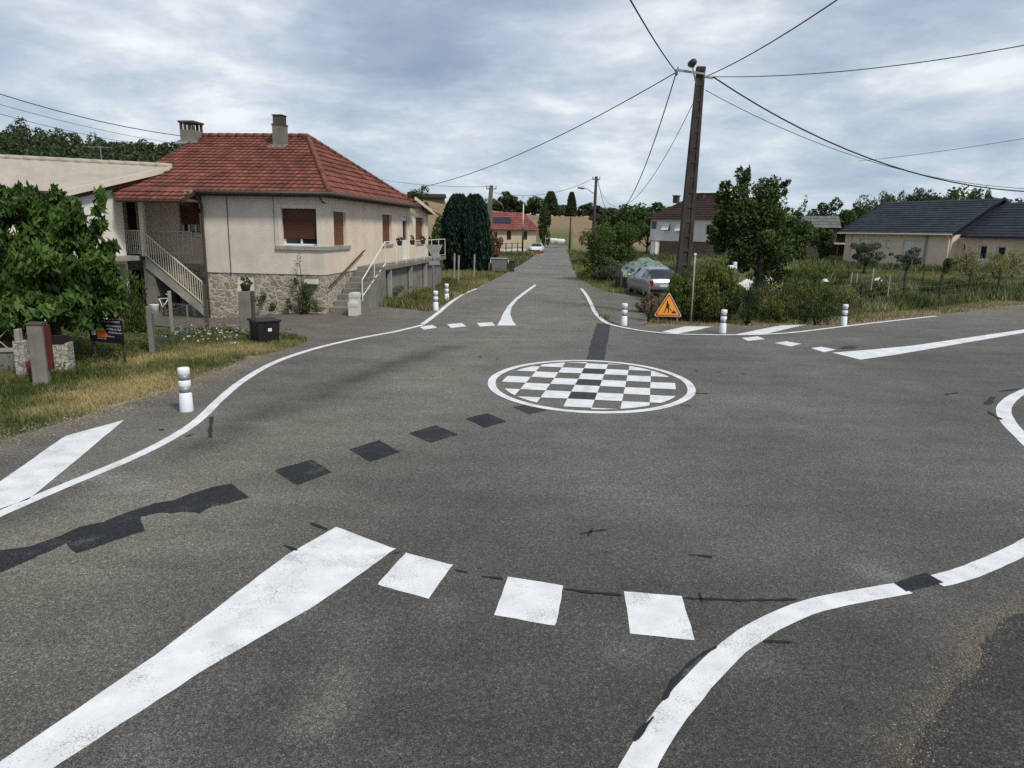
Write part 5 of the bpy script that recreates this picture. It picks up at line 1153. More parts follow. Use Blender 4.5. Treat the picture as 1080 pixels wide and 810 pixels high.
for i, (px, top, w_) in enumerate([(944, 204, 24), (958, 200, 22), (972, 199, 26), (986, 197, 24), (1000, 198, 26), (1014, 199, 26), (1028, 202, 20)]):
    T_('hedgerow_tree', ['first', 'second', 'third', 'fourth', 'fifth', 'sixth', 'last'][i]+' from the left in the row of trees above the slate ridge', px, 268, top, 112+i % 3, w_, 0.45, 'apple', 14, 1500, 90+i, 0.3, 0.2, 'trees rising above the slate roof', mode='up', aspect=0.3)
T_('leafy_tree', 'bright leafy tree behind the big round bush beside the lane', 661, 275, 215, 80, 44, 0.33, 'apple', 22, 3800, 100, 0.2, 0.15)
T_('leafy_tree', 'green tree filling the gap left of the brown roofed house', 682, 275, 224, 99, 40, 0.38, 'apple', 18, 2600, 101, 0.2, 0.2)
T_('narrow_conifer', 'narrow dark conifer between the red cottage and the white car', 573, 262, 207, 116, 13, 0.32, 'dark', 16, 2400, 102, 0.08, 0.15, mode='up', shell=0.2)
T_('brown_shrub', 'reddish brown shrub behind the grey container, right of the grey pole', 521, 272, 243, 70, 19, 0.2, 'dead', 12, 1500, 103, 0.1, 0.06, cat='shrub')
# skyline in the middle distance
sky_ = [(522, 214, 22, 'dark'), (537, 204, 26, 'far'), (561, 209, 30, 'far'), (551, 216, 20, 'dark'), (614, 221, 16, 'far'), (622, 214, 15, 'far'), (633, 218, 18, 'far'), (644, 221, 18, 'far'), (597, 224, 16, 'far'), (589, 222, 14, 'far')]
nm = ['tree crown just right of the thujas on the skyline', 'large round tree above the red cottage roof', 'broad tree right of the large round one above the red roof', 'low dark tree above the red ridge', 'small tree right of the second pyramid conifer', 'small pointed tree left of the distant pole', 'small tree touching the distant pole', 'small tree right of the distant pole', 'low tree between the two pyramid conifers', 'low tree right of the first pyramid conifer']
for i, (px, top, w_, m) in enumerate(sky_): T_('skyline_tree', nm[i], px, 240, top, 238+i, w_*1.25, 0.95, m, 14, 1300, 110+i, 0.15, 0.3, 'skyline trees above the fields')
for i, (px, top, w_, lab) in enumerate([(580, 202, 20, 'first and broader pyramid shaped conifer on the skyline'), (602, 203, 12, 'second and slimmer pyramid shaped conifer on the skyline')]):
    p = gz(px, 240, 230); h = topz(px, top, 230)-p[2]; t = thing('pyramid_conifer', lab, 'tree', p, 0, 'pyramid conifers on the skyline'); g = np.random.default_rng(120+i); n = 2600; z = g.uniform(0, 1, n)**1.2; rr = rad_px(w_/2, 230)*np.sqrt(1-z*0.97)*(1-0.3*g.uniform(0, 1, n)); a = g.uniform(0, 6.283, n)
    leaf_obj('crown', np.stack([rr*np.cos(a), rr*np.sin(a), 0.5+z*(h-0.5)], 1), 0.9, LF['far'], g.uniform(0, 0.6, n), t, 0.5, 'rand', i); MB().tube([(0, 0, -.5), (0, 0, h*.9)], [.4, .05], 6).build('trunk', 'bark', t)
for i, (px, top, d, w_, lab) in enumerate([(389, 190, 120, 6, 'thin treetop peeping above the right slope of the red roof'), (395, 194, 120, 7, 'small treetop next to the thin one above the red roof'), (440, 195, 120, 27, 'dark round tree behind the rear extension of the red roofed house'), (422, 201, 125, 20, 'dark low tree behind the rear gable of the red roofed house')]):
    T_('background_tree', lab, px, 235, top, d, w_, 0.45, 'dark', 14, 1500, 130+i, 0.3, 0.15)
for i, (px, top, d, w_, lab) in enumerate([(466, 224, 95, 22, 'green bush in the field left of the thujas'), (458, 241, 70, 20, 'low garden hedge bush left of the thujas'), (473, 243, 72, 16, 'small round bush touching the thujas on the left')]):
    p = gz(px, 262, d); make_bush('field_bush', lab, 'bush', p, rad_px(w_/2, d), max(1.2, topz(px, top, d)-p[2]), 0.3, LF['bush'], 1500, 12, 140+i)
# woods: too many trees to count, one mass each
def wood(name, label, spots, ls, m, per, seed):
    PP = []; TT = []; g = np.random.default_rng(seed)
    for i, (x, y, h, r) in enumerate(spots):
        z = th(x, y); P, ti, _ = crown_pts((x, y, z+h*0.55), (r, r, h*0.48), 9, per, seed+i, 0.5, (0.25, 0.45), core=0.05); PP.append(P); TT.append(ti*0.75+g.uniform(-0.1, 0.25))
    o = leaf_obj(name, np.vstack(PP), ls, LF[m], np.concatenate(TT), None, 0.7, 'rand', seed); tag(o, label, 'woodland', None, 'stuff')
g = random.Random(5); sp_ = []
for row, d0 in enumerate((128, 142, 158, 176)):
    px = -70
    while px < 215:
        d = d0+g.uniform(-5, 5); ptop = np.interp(px, [-60, 0, 12, 32, 48, 70, 100, 150, 165, 200], [136, 134, 129, 128, 139, 144, 147, 152, 149, 153])+g.uniform(-2, 5)+(16, 8, 3, 0)[row]
        p = pt(px, ptop, d); z = th(p.x, d); h = max(5, p.z-z); sp_.append((p.x, d, h, g.uniform(2.6, 4.2))); px += g.uniform(9, 15)
wood('forest', 'dark wooded hillside behind the pale annexe roof', sp_, 0.55, 'far', 1000, 200)
sp_ = []
for px in range(636, 775, 7):
    d = 170+g.uniform(-8, 8); ptop = 219+g.uniform(-2, 2)-(px-640)*0.012; p = pt(px, ptop, d); sp_.append((p.x, d, max(4, p.z-th(p.x, d)), g.uniform(3, 4.5)))
for px in range(560, 640, 8):
    d = 262+g.uniform(-8, 8); p = pt(px, 226+g.uniform(-2, 2), d); sp_.append((p.x, d, max(4, p.z-th(p.x, d)), 5))
for px in range(775, 1110, 9):
    d = 130+g.uniform(-8, 8); ptop = (222 if px < 925 else 206 if px < 1042 else 214)+g.uniform(-3, 3); p = pt(px, ptop, d); sp_.append((p.x, d, max(4, p.z-th(p.x, d)), g.uniform(3, 4.5)))
for px in range(455, 560, 9):
    d = 265+g.uniform(-8, 8); p = pt(px, 214+g.uniform(-2, 2), d); sp_.append((p.x, d, max(4, p.z-th(p.x, d)), 5)) if px > 505 else None
wood('forest', 'distant line of woodland along the horizon', sp_, 0.6, 'far', 800, 300)
# wide unseen surroundings a few steps aside: low woodland closing the view
# ------------------------------------------------------------------ garden plants on the right
g = random.Random(21)
labs = [(805, 318, 27.5, .75, .95, 'weed', 'tall weeds at the foot of the orchard tree'), (822, 326, 26, .6, 1.05, 'hedge', 'green shrub right of the orchard tree by the fence'), (846, 325, 27, .85, 1.5, 'hedge', 'largest green shrub behind the wire fence, left of the right bollard'),
        (868, 322, 28.5, .7, 1.15, 'bush', 'medium green shrub behind the fence just left of the right bollard'), (888, 318, 30, .7, .9, 'weed', 'pale shrub directly behind the right bollard'), (905, 308, 34, .8, .8, 'bush', 'low green shrub in front of the compact young tree'),
        (925, 305, 36, .9, .9, 'weed', 'pale bush between the compact young tree and the fence'), (788, 330, 25.2, .55, 1.1, 'dark', 'dark shrub beside the green mesh fence'), (948, 305, 36, .8, .65, 'weed', 'low pale weeds under the open fruit tree'),
        (1000, 300, 40, .9, .6, 'hedge', 'low hedge plants before the second bungalow wing'), (1021, 282, 50, .9, 1.5, 'weed', 'tall yellowing shrub left of the bungalow windows'), (1050, 286, 47, 1.3, 1.3, 'weed', 'wide dry shrub under the bungalow windows'), (1070, 284, 48, .9, 1.6, 'weed', 'bushy dry plant at the right border'), (838, 300, 36, 1.3, 1.5, 'bush', 'wide dark shrub mass in the middle of the right garden'), (806, 305, 33, 1.0, 1.2, 'dark', 'dark undergrowth right behind the orchard tree trunk'), (872, 300, 40, 1.2, 1.1, 'bush', 'broad green shrub on the lawn edge left of the compact young tree'), (862, 330, 25.6, .5, .7, 'dark', 'small dark clump right at the wire fence'), (985, 304, 38, .8, .55, 'bush', 'dark low plants by the third wooden fence post'), (1030, 300, 40, 1.2, .7, 'hedge', 'wide dark green clump behind the wooden posts'), (1000, 285, 52, .5, .9, 'bush', 'two small leafy plants against the pink wall corner')]
for i, (px, py, d, r, h, m, lab) in enumerate(labs):
    make_bush('garden_shrub', lab, 'shrub', gz(px, py, d), r*1.15, h*1.25, 0.10 if d < 32 else 0.13, LF[m], 1500, 14, 400+i, ry=r*0.8, mode='up', aspect=0.35, clr=(0.22, 0.45), shell=0.3)
make_tree('smoke_bush', 'pinkish brown smoke bush right of the orchard tree', 'shrub', gz(819, 292, 45), topz(819, 265, 45)-th(16, 45), rad_px(6, 45), 0.14, LF['dead'], 8, 700, 0.7, 0.04, 430)
make_bush('climbing_shrub', 'straggly climbing shrub against the rubble wall near the house corner', 'bush', tuple(HF.world((HF.hit(318, 320, 1, -0.45).x, -0.45, 0))), 0.42, 1.35, 0.06, LF['dark'], 1100, 12, 440, clr=(0.2, 0.4))
make_bush('climbing_shrub', 'thin pale twiggy plant rising above the shrub at the house corner', 'bush', tuple(HF.world((HF.hit(321, 320, 1, -0.3).x, -0.3, 0))), 0.36, 2.0, 0.05, LF['olive'], 420, 12, 441, clr=(0.15, 0.3), shell=0.6)
for i, (px, py, h, m, lab) in enumerate([(277, 329, .75, 'dark', 'small dark plant at the foot of the rubble wall behind the concrete post'), (287, 329, .5, 'bush', 'low plant at the middle of the rubble wall'), (306, 328, .6, 'bush', 'low leafy plant left of the climbing shrub'), (335, 327, .6, 'bush', 'low leafy plant right of the climbing shrub by the steps')]):
    p = HF.hit(px, py, 1, -0.3); make_bush('wall_plant', lab, 'plant', tuple(HF.world((p.x, -0.3, th(-8, 26)))), 0.28, h, 0.055, LF[m], 420, 7, 450+i, stems=False)
# weed bank under the terrace
g = random.Random(31)
# ------------------------------------------------------------------ grass and weeds as masses of blades
def blades(name, label, fn, n, x0, x1, y0, y1, h, seed, mat='blade', wid=0.012, cat='grass', lean=0.5):
    g = np.random.default_rng(seed); X = []; 
    for _ in range(n):
        x = g.uniform(x0, x1); y = g.uniform(y0, y1); f = fn(x, y)
        if f and g.uniform() < f[0]: X.append((x, y, f[1], f[2]))
    X = np.array(X); k = len(X); hh = h*X[:, 2]*g.uniform(0.5, 1.3, k); a = g.uniform(0, 6.283, k); le = g.normal(0, lean, (k, 2))*hh[:, None]; z = np.array([th(x, y) for x, y in X[:, :2]])-0.04
    w_ = wid*(0.6+X[:, 2]); V = np.empty((k, 3, 3)); V[:, 0] = np.stack([X[:, 0]-w_*np.cos(a), X[:, 1]-w_*np.sin(a), z], 1); V[:, 1] = np.stack([X[:, 0]+w_*np.cos(a), X[:, 1]+w_*np.sin(a), z], 1); V[:, 2] = np.stack([X[:, 0]+le[:, 0], X[:, 1]+le[:, 1], z+0.04+hh], 1)
    me = bpy.data.meshes.new(name); me.vertices.add(3*k); me.vertices.foreach_set('co', V.reshape(-1).astype(np.float32)); me.loops.add(3*k); me.loops.foreach_set('vertex_index', np.arange(3*k, dtype=np.int32)); me.polygons.add(k); me.polygons.foreach_set('loop_start', np.arange(0, 3*k, 3, dtype=np.int32)); me.polygons.foreach_set('loop_total', np.full(k, 3, dtype=np.int32)); me.update(calc_edges=True)
    at_ = me.attributes.new('tint', 'FLOAT', 'POINT'); at_.data.foreach_set('value', np.repeat(np.clip(X[:, 3]+g.normal(0, 0.15, k), 0, 1), 3).astype(np.float32)); me.materials.append(M[mat] if mat in M else LF[mat])
    o = bpy.data.objects.new(name, me); col.objects.link(o); tag(o, label, cat, None, 'stuff'); return o
road_b = [(x, y) for x, y in road_poly]
def nz(x, y, s, o=0): return mnoise.noise(Vector((x*s, y*s, o)))
def f_left(x, y):
    if inpoly(x, y, road_b): 
        return None
    dv = dpath(x, y, vpath); ragged = 0.10+0.22*(nz(x, y, 1.5, 3)+0.4)
    if dv < ragged: return None
    n1 = nz(x, y, 0.5); far = sstep((dv-2.0)/1.2); t = 0.58+0.9*n1+0.5*nz(x, y, 1.7, 2)-0.28*sstep((1.0-dv)/1.0); t = t*(1-0.6*far)
    hh = 0.5+0.5*nz(x, y, 2.2, 5)+0.9*far*max(0, nz(x, y, 0.9, 8)+0.3); dens = 0.35+0.65*sstep(dv/0.5)
    return (dens, max(0.25, hh+0.35), t)
blades('grass', 'dry and green mown grass of the left verge and garden', f_left, 150000, -16, -3, 9.0, 22.5, 0.075, 1, wid=0.009)
def f_terr(x, y):
    if inpoly(x, y, road_b): return None
    l = HF.m @ (Vector((x, y, 0))-HF.o)
    if l.x < 1.1 and l.y < 17 and l.x > -9: return None
    return (1, 0.8+0.9*max(0, nz(x, y, 0.8, 1)+0.3), 0.42+0.6*nz(x, y, 0.4, 2))
blades('weeds', 'weedy verge between the terrace, the bollards and the thujas', f_terr, 60000, -8, 2.5, 24, 60, 0.2, 2, wid=0.018, lean=0.4)
def f_right(x, y):
    if inpoly(x, y, road_b): return None
    if inpoly(x, y, gr): return None
    dr = dpath(x, y, rpath); q = sstep((2.2-dr)/1.0)
    return (1-0.5*q, (0.35 if q > 0.5 else (0.8+1.6*max(0, nz(x, y, 0.5, 1)+0.25))*(1-0.6*sstep((dr-7)/5))), 0.40+0.7*nz(x, y, 0.35, 2)+0.35*q+0.22*sstep((dr-8)/6))
blades('weeds', 'tall grass and weeds of the right-hand garden behind the fence', f_right, 120000, 3.2, 34, 22, 56, 0.27, 3, 'weedblade', wid=0.02, lean=0.35)
def f_far(x, y):
    if inpoly(x, y, road_b): return None
    return (1, 0.8+1.0*max(0, nz(x, y, 0.2, 1)+0.3), 0.38+0.6*nz(x, y, 0.12, 2))
blades('weeds', 'rough grass of the fields between the houses', f_far, 60000, -14, 48, 56, 112, 0.34, 4, 'weedblade', wid=0.05, lean=0.35)
def f_gar(x, y):
    if inpoly(x, y, road_b): return None
    n1 = nz(x, y, 0.6, 11)
    return (0.5, 0.7+1.2*max(0, n1+0.2), 0.3+0.5*n1)
# leafy ground cover, garden left
gg = np.random.default_rng(9); PP = []; 
while len(PP) < 9000:
    x = gg.uniform(-14, -4.5); y = gg.uniform(14, 22)
    if inpoly(x, y, road_b): continue
    dv = dpath(x, y, vpath)
    if dv < 2.1 or nz(x, y, 0.8, 4) < -0.05+0.25*(dv < 2.8): continue
    PP.append((x, y, th(x, y)+abs(gg.normal(0, 0.10))))
PP = np.array(PP); o = leaf_obj('ground_cover', PP, 0.06, LF['bush'], gg.uniform(0.1, 0.9, len(PP)), None, 0.6, 'flat', 9); tag(o, 'low leafy ground cover in the left garden', 'ground cover', None, 'stuff')
for nm_, n_, (x0, x1, y0, y1), m_, lab in [('flowers', 260, (-9.5, -7.0, 18.6, 21.0), 'flowerw', 'white flowers and pebbles of the flower bed before the driveway'), ('flowers', 60, (-12.5, -11.5, 13, 14.2), 'flowerw', 'white daisies at the foot of the low wall by the left border')]:
    Q = np.stack([gg.uniform(x0, x1, n_), gg.uniform(y0, y1, n_), np.zeros(n_)], 1); Q[:, 2] = [th(a, b)+gg.uniform(0.02, 0.3) for a, b in Q[:, :2]]
    o = leaf_obj(nm_, Q, 0.06, LF[m_], gg.uniform(0, 1, n_), None, 0.8, 'flat', 10); tag(o, lab, 'flowers', None, 'stuff')

# loose grit and stones along the crumbling road edges
def grit(name, label, paths, n, spread, size, seed):
    g = np.random.default_rng(seed); mb = MB(); ci = [c for p in paths for c in zip(p, p[1:])]; ln = np.array([math.hypot(b[0]-a[0], b[1]-a[1]) for a, b in ci]); ln = ln/ln.sum()
    for i in g.choice(len(ci), n, p=ln):
        a, b = ci[i]; t = g.uniform(); x = a[0]+(b[0]-a[0])*t; y = a[1]+(b[1]-a[1])*t; l = math.hypot(b[0]-a[0], b[1]-a[1]); o_ = g.normal(0, spread); x += -(b[1]-a[1])/l*o_; y += (b[0]-a[0])/l*o_
        s = size*g.uniform(.4, 1.6); z = th(x, y)+.003; r = [s*g.uniform(.6, 1.1) for _ in range(4)]; a0 = g.uniform(0, 6.28)
        mb.add([(x+r[k]*math.cos(a0+k*1.57), y+r[k]*math.sin(a0+k*1.57), z) for k in range(4)]+[(x, y, z+s*g.uniform(.4, .9))], [(0, 1, 4), (1, 2, 4), (2, 3, 4), (3, 0, 4)], g.uniform(0, 1))
    o = mb.build(name, M['grit']); tag(o, label, 'grit', None, 'stuff')
M['grit'] = tint_mat('grit', (0.09, 0.08, 0.065), (0.34, 0.30, 0.23), 0.9, 0.2)
grit('road_grit', 'loose grit along the crumbling left road edge', [vpath[:10]], 2600, 0.28, 0.014, 1)
grit('road_grit', 'loose grit along the edge of the right-hand road and gravel entrance', [rpath, [P2(*p) for p in [(612, 298), (622, 318), (634, 336), (656, 342), (690, 342)]]], 2600, 0.35, 0.022, 2)
grit('road_grit', 'dirt and grit along the rim of the dark patch in the lower right corner', [[P2(*p) for p in [(1080, 645), (1050, 663), (1030, 690), (1005, 728), (985, 758), (965, 810)]]], 1500, 0.09, 0.006, 3)
# ------------------------------------------------------------------ bollards
def bollard(loc, label):
    t = thing('bollard', label, 'bollard', loc, 0, 'white plastic bollards along the edge lines')
    pr = [(0.105, 0.0), (0.108, 0.02), (0.100, 0.30), (0.092, 0.315), (0.084, 0.32), (0.084, 0.43), (0.092, 0.44), (0.096, 0.455), (0.096, 0.52), (0.090, 0.53), (0.082, 0.535), (0.082, 0.63), (0.09, 0.64), (0.096, 0.65), (0.096, 0.72), (0.088, 0.745), (0.05, 0.752), (0.0, 0.753)]
    MB().lathe(pr, n=28).build('body', 'bol_w', t, True)
    for z0, z1 in ((0.335, 0.425), (0.545, 0.625)): MB().lathe([(0.0, z0), (0.0865, z0), (0.0865, z1), (0.0, z1)], n=28).build('reflective_band', 'bol_g', t, True)
    return t
bp = bollard(P2(197, 434)+(0,), 'nearest white bollard, alone on the left shoulder')
for px, py, lab in [(459.5, 327.5, 'nearer one of the two bollards beside the yield sign'), (471, 317.5, 'further one of the two bollards beside the yield sign'), (658, 343.5, 'bollard left of the road works sign at the gravel entrance'), (762, 351.5, 'bollard right of the road works sign, between two white wedges'), (889.5, 343.5, 'bollard furthest right, by the wire fence')]:
    q = at(px, py); dup(bp, (q.x, q.y, q.z), 0.5, lab)
# ------------------------------------------------------------------ road works sign
q = P2(704, 340.5); t = thing('road_works_sign', 'orange triangular road works sign with red border standing before the hedge', 'sign', (q[0], q[1], 0), R(-6))
s_ = 0.98; hh = s_*0.866; z0 = 0.22
def tri(sc, y, dz=0.0):
    cz = z0+hh/3; P = [(-s_/2*sc, y, cz-hh/3*sc+dz), (s_/2*sc, y, cz-hh/3*sc+dz), (0, y, cz+hh*2/3*sc+dz)]; out = []
    for i in range(3):
        a, b, c = Vector(P[i-1]), Vector(P[i]), Vector(P[(i+1) % 3]); r_ = 0.07
        out += [b+(a-b).normalized()*r_*sc, b+((a-b).normalized()+(c-b).normalized())*r_*0.32*sc, b+(c-b).normalized()*r_*sc]
    return out
MB().prism(tri(1.0, 0), (0, 0.02, 0)).build('board', 'sticker', t)
for sc, y, m_, nm_ in ((0.955, -0.002, 'red', 'red_border'), (0.80, -0.004, 'orange', 'field')): MB().poly(tri(sc, y)).build(nm_, m_, t)
fg = MB(); y_ = -0.007; cx = -0.04
def fig(pts): fg.poly([(cx+a, y_, z0+0.12+b) for a, b in pts])
fig([(0.0+0.03*math.cos(k*0.785), 0.40+0.03*math.sin(k*0.785)) for k in range(8)])
fig([(-0.03, 0.37), (0.03, 0.36), (0.05, 0.26), (0.02, 0.18), (-0.045, 0.2)]); fig([(-0.045, 0.2), (0.0, 0.19), (-0.05, 0.09), (-0.09, 0.0), (-0.12, 0.0), (-0.075, 0.11)]); fig([(0.0, 0.2), (0.04, 0.19), (0.065, 0.09), (0.05, 0.0), (0.02, 0.0), (0.03, 0.09)])
fig([(0.02, 0.33), (0.10, 0.24), (0.09, 0.225), (0.01, 0.29)]); fig([(-0.02, 0.33), (0.05, 0.22), (0.17, 0.07), (0.155, 0.055), (0.03, 0.2), (-0.035, 0.3)]); fig([(0.14, 0.0), (0.32, 0.0), (0.28, 0.06), (0.23, 0.10), (0.19, 0.06)])
fg.build('pictogram', 'black_p', t)
for x_ in (-0.33, 0.33): MB().bar((x_, 0.03, 0.0), (x_, 0.03, z0+0.25), 0.022).bar((x_, 0.03, 0.01), (x_, 0.45, 0.01), 0.022).bar((x_, 0.45, 0.01), (x_, 0.03, z0+0.24), 0.018).build('leg', 'zinc', t)
# ------------------------------------------------------------------ yield sign seen from behind
q = P2(457.8, 321); t = thing('yield_sign', 'inverted triangular yield sign seen from its grey back beside two bollards', 'sign', (q[0], q[1], 0), R(25))
d0 = q[1]; zt = pt(454.5, 258, d0).z
MB().bar((0, 0, -0.1), (-0.05, 0, zt), 0.075).build('pole', 'metal', t)
h_ = 0.62; c_ = (0.03, -0.06, zt-0.02)
MB().prism([(-0.36, -0.055, zt), (0.36, -0.055, zt), (0.04, -0.055, zt-h_), (-0.04, -0.055, zt-h_)], (0, -0.025, 0)).build('board', 'zinc', t)
MB().b2(-0.30, 0.30, -0.05, -0.03, zt-0.12, zt-0.08).build('bracket', 'metal', t)
MB().b2(-0.24, 0.24, -0.075, -0.045, zt-h_-0.2, zt-h_-0.03).build('panel', 'zinc', t)
# ------------------------------------------------------------------ main utility pole
q = pt(716.5, 330, 27.0); PX = Vector((q.x, 27.0, 0)); top = pt(739, 75, 27.0); hp = top.z; off = top.x-q.x
P_ = thing('utility_pole', 'tall brown concrete utility pole with recessed rungs and many cables behind the hedge', 'utility pole', tuple(PX))
def pc(z): return Vector((off*z/hp, 0, z))
def pw(z): return 0.54-(0.54-0.27)*z/hp, 0.38-(0.38-0.22)*z/hp
m = MB()   # H-shaped shaft: two flanges joined by a web with rungs
nz_ = 14
for s_i in (-1, 1):
    k = len(m.v); vs = []
    for i in range(nz_+1):
        z = -0.4+(hp+0.4)*i/nz_; w_, dd = pw(max(0, z)); c = pc(z); fw = w_*0.30; x0 = c.x+s_i*w_/2; x1 = x0-s_i*fw
        vs += [(x0, -dd/2, z), (x1, -dd/2, z), (x1, dd/2, z), (x0, dd/2, z)]
    m.add(vs, [(4*i+a, 4*i+(a+1) % 4, 4*i+4+(a+1) % 4, 4*i+4+a) for i in range(nz_) for a in range(4)]+[(0, 1, 2, 3), tuple(4*nz_+a for a in (3, 2, 1, 0))])
for i in range(nz_):
    z = -0.4+(hp+0.4)*i/nz_; z2 = -0.4+(hp+0.4)*(i+1)/nz_; w_, dd = pw(max(0, z)); c = pc((z+z2)/2); m.box((c.x, -dd*0.12, (z+z2)/2), (w_*0.42, dd*0.45, z2-z))
m.build('shaft', 'pole_c', P_)
rg = MB(); z = 0.4
while z < hp-0.3:
    w_, dd = pw(z); rg.box((pc(z).x, -dd*0.02, z), (w_*0.5, dd*0.82, 0.13)); z += 0.52
rg.build('rung', 'pole_c', P_)
w_, dd = pw(hp); MB().box((off, 0, hp+0.06), (w_*1.12, dd*1.15, 0.16)).build('cap', 'darkwood', P_, bevel=0.02)
J = pt(712.5, 77, 27.0)-PX; arm_end = pt(714, 75, 27.0)-PX
ar = MB(); ar.bar((off+0.1, -0.15, hp-0.12), arm_end+Vector((0, -0.15, 0)), 0.07); ar.bar(arm_end+Vector((0, -0.15, 0.1)), J+Vector((0, -0.12, -0.12)), 0.05); ar.bar((off+w_/2-.02, -0.1, hp-0.2), (off+0.42, -0.1, hp-0.24), 0.07); ar.build('crossarm', 'zinc', P_)
ins = MB(); ins.lathe([(0.03, -0.1), (0.07, -0.05), (0.04, 0), (0.07, 0.05), (0.03, 0.1)], (J.x, -0.14, J.z), 10); ins.build('insulator', 'metal', P_, True)
lh = pt(729.5, 68, 26.9)-PX; lm = MB(); lm.tube([(off-0.14, -0.14, hp-0.5), (lh.x+0.08, -0.16, hp-0.1), (lh.x+0.02, -0.2, lh.z-0.1)], 0.028, 8); lb = lm.build('lamp_bracket', 'zinc', P_, True)
l2 = MB(); l2.tube([(lh.x-0.02, 0.0, lh.z+0.02), (lh.x-0.02, -0.06, lh.z+0.02), (lh.x-0.02, -0.45, lh.z), (lh.x-0.02, -0.52, lh.z-0.01)], [0.07, 0.12, 0.12, 0.05], 12); l2.build('lamp_head', 'lamp_dark', P_, True)
MB().lathe([(0.0, -0.13), (0.06, -0.125), (0.10, -0.09), (0.10, -0.04)], (lh.x-0.02, -0.25, lh.z), 12).build('lens', 'lens', P_, True)
cb_ = MB(); cb_.tube([(off-0.17, -0.13, hp-0.3), (off-0.16-0.05, -0.15, hp-1.6), (off-0.24, -0.15, hp-2.1), (pc(hp-2.8).x-0.19, -0.16, hp-2.8)], 0.022, 6); cb_.build('down_cable', 'cable', P_, True)
J = J+PX; TOP = Vector((PX.x+off, 27, hp))
# ------------------------------------------------------------------ other poles
def simple_pole(name, label, px, pyb, pyt, d, r0, r1, mat, pxt=None, arm=None, sq=False):
    b = pt(px, pyb, d); z = th(b.x, d); tp_ = pt(pxt or px, pyt, d); t = thing(name, label, 'utility pole', (b.x, d, z)); dx_ = tp_.x-b.x; hh_ = tp_.z-z
    m = MB()
    if sq:
        m.add([(-r0, -r0*.7, -.3), (r0, -r0*.7, -.3), (r0, r0*.7, -.3), (-r0, r0*.7, -.3), (dx_-r1, -r1*.7, hh_), (dx_+r1, -r1*.7, hh_), (dx_+r1, r1*.7, hh_), (dx_-r1, r1*.7, hh_)], [(3, 2, 1, 0), (4, 5, 6, 7), (0, 1, 5, 4), (1, 2, 6, 5), (2, 3, 7, 6), (3, 0, 4, 7)])
    else: m.tube([(0, 0, -0.3), (dx_, 0, hh_)], [r0, r1], 10)
    m.build('shaft', mat, t, not sq); a = MB(); a.box((dx_, 0, hh_-0.25), (0.9*r1*6, 0.08, 0.08)); a.tube([(dx_-r1*2.4, 0, hh_-0.25), (dx_-r1*2.4, 0, hh_-0.02)], 0.04, 6).tube([(dx_+r1*2.4, 0, hh_-0.25), (dx_+r1*2.4, 0, hh_-0.02)], 0.04, 6); a.build('crossarm', 'zinc', t)
    return t, Vector((b.x+dx_, d, z+hh_))
t5, T5 = simple_pole('utility_pole', 'light grey concrete utility pole beside the columnar thujas', 511, 285, 195.5, 54.2, 0.27, 0.14, 'pole_g', 518.3, sq=True)
MB().tube([(T5.x-t5.location.x+0.15, -0.1, T5.z-0.9), (T5.x-t5.location.x+0.75, -0.1, T5.z-1.3), (T5.x-t5.location.x+0.95, -0.1, T5.z-1.7)], 0.035, 6).build('bracket', 'metal', t5, True)
t6, T6 = simple_pole('utility_pole', 'dark distant utility pole with a street lamp arm, behind the big round bush', 624.5, 262, 186, 63, 0.16, 0.12, 'pole_c', 629)
dx6 = T6.x-t6.location.x; lz = pt(620, 200, 63).z; sl_ = MB(); sl_.tube([(dx6-0.1, 0, lz-0.35), (dx6-0.7, 0, lz+0.05), (dx6-1.0, 0, lz+0.1)], 0.035, 6); sl_.build('lamp_bracket', 'zinc', t6, True); MB().tube([(dx6-0.95, 0, lz+0.1), (dx6-1.1, 0, lz+0.12), (dx6-1.55, 0, lz+0.14)], [0.05, 0.12, 0.06], 8).build('lamp_head', 'bol_g', t6, True)
t7, T7 = simple_pole('utility_pole', 'thin dark pole standing at the bend beyond the lane', 600.5, 262, 229, 112, 0.16, 0.11, 'pole_c', 602)
b = pt(551, 265, 97); t = thing('marker_pole', 'slim pole with black lower half and white upper half by the lane', 'pole', (b.x, 97, 0)); zz = pt(551, 240, 97).z; zt2 = pt(551, 215, 97).z; MB().tube([(0, 0, -0.2), (0, 0, zz)], 0.11, 8).build('lower_part', 'black_p', t, True); MB().tube([(0, 0, zz), (0.02, 0, zt2)], [0.10, 0.05], 8).build('upper_part', 'sticker', t, True)
b = P2(728.5, 342); t = thing('leaning_stick', 'thin pale stick leaning in front of the hedge', 'pole', (b[0], b[1], 0)); tp_ = pt(733.3, 268, b[1]+0.1); MB().tube([(0, 0, -0.1), (tp_.x-b[0], 0.1, tp_.z)], 0.026, 8).build('shaft', 'concrete_l', t, True); MB().box((tp_.x-b[0], 0.1, tp_.z), (0.07, 0.07, 0.06)).build('cap', 'bol_w', t)
b = pt(774, 322, 27.5); t = thing('garden_post', 'pale concrete post with white junk on top left of the orchard tree', 'post', (b.x, 27.5, 0)); tp_ = pt(776, 283, 27.5); MB().bar((0, 0, -0.2), (tp_.x-b.x, 0, tp_.z), 0.09).build('shaft', 'concrete_l', t)
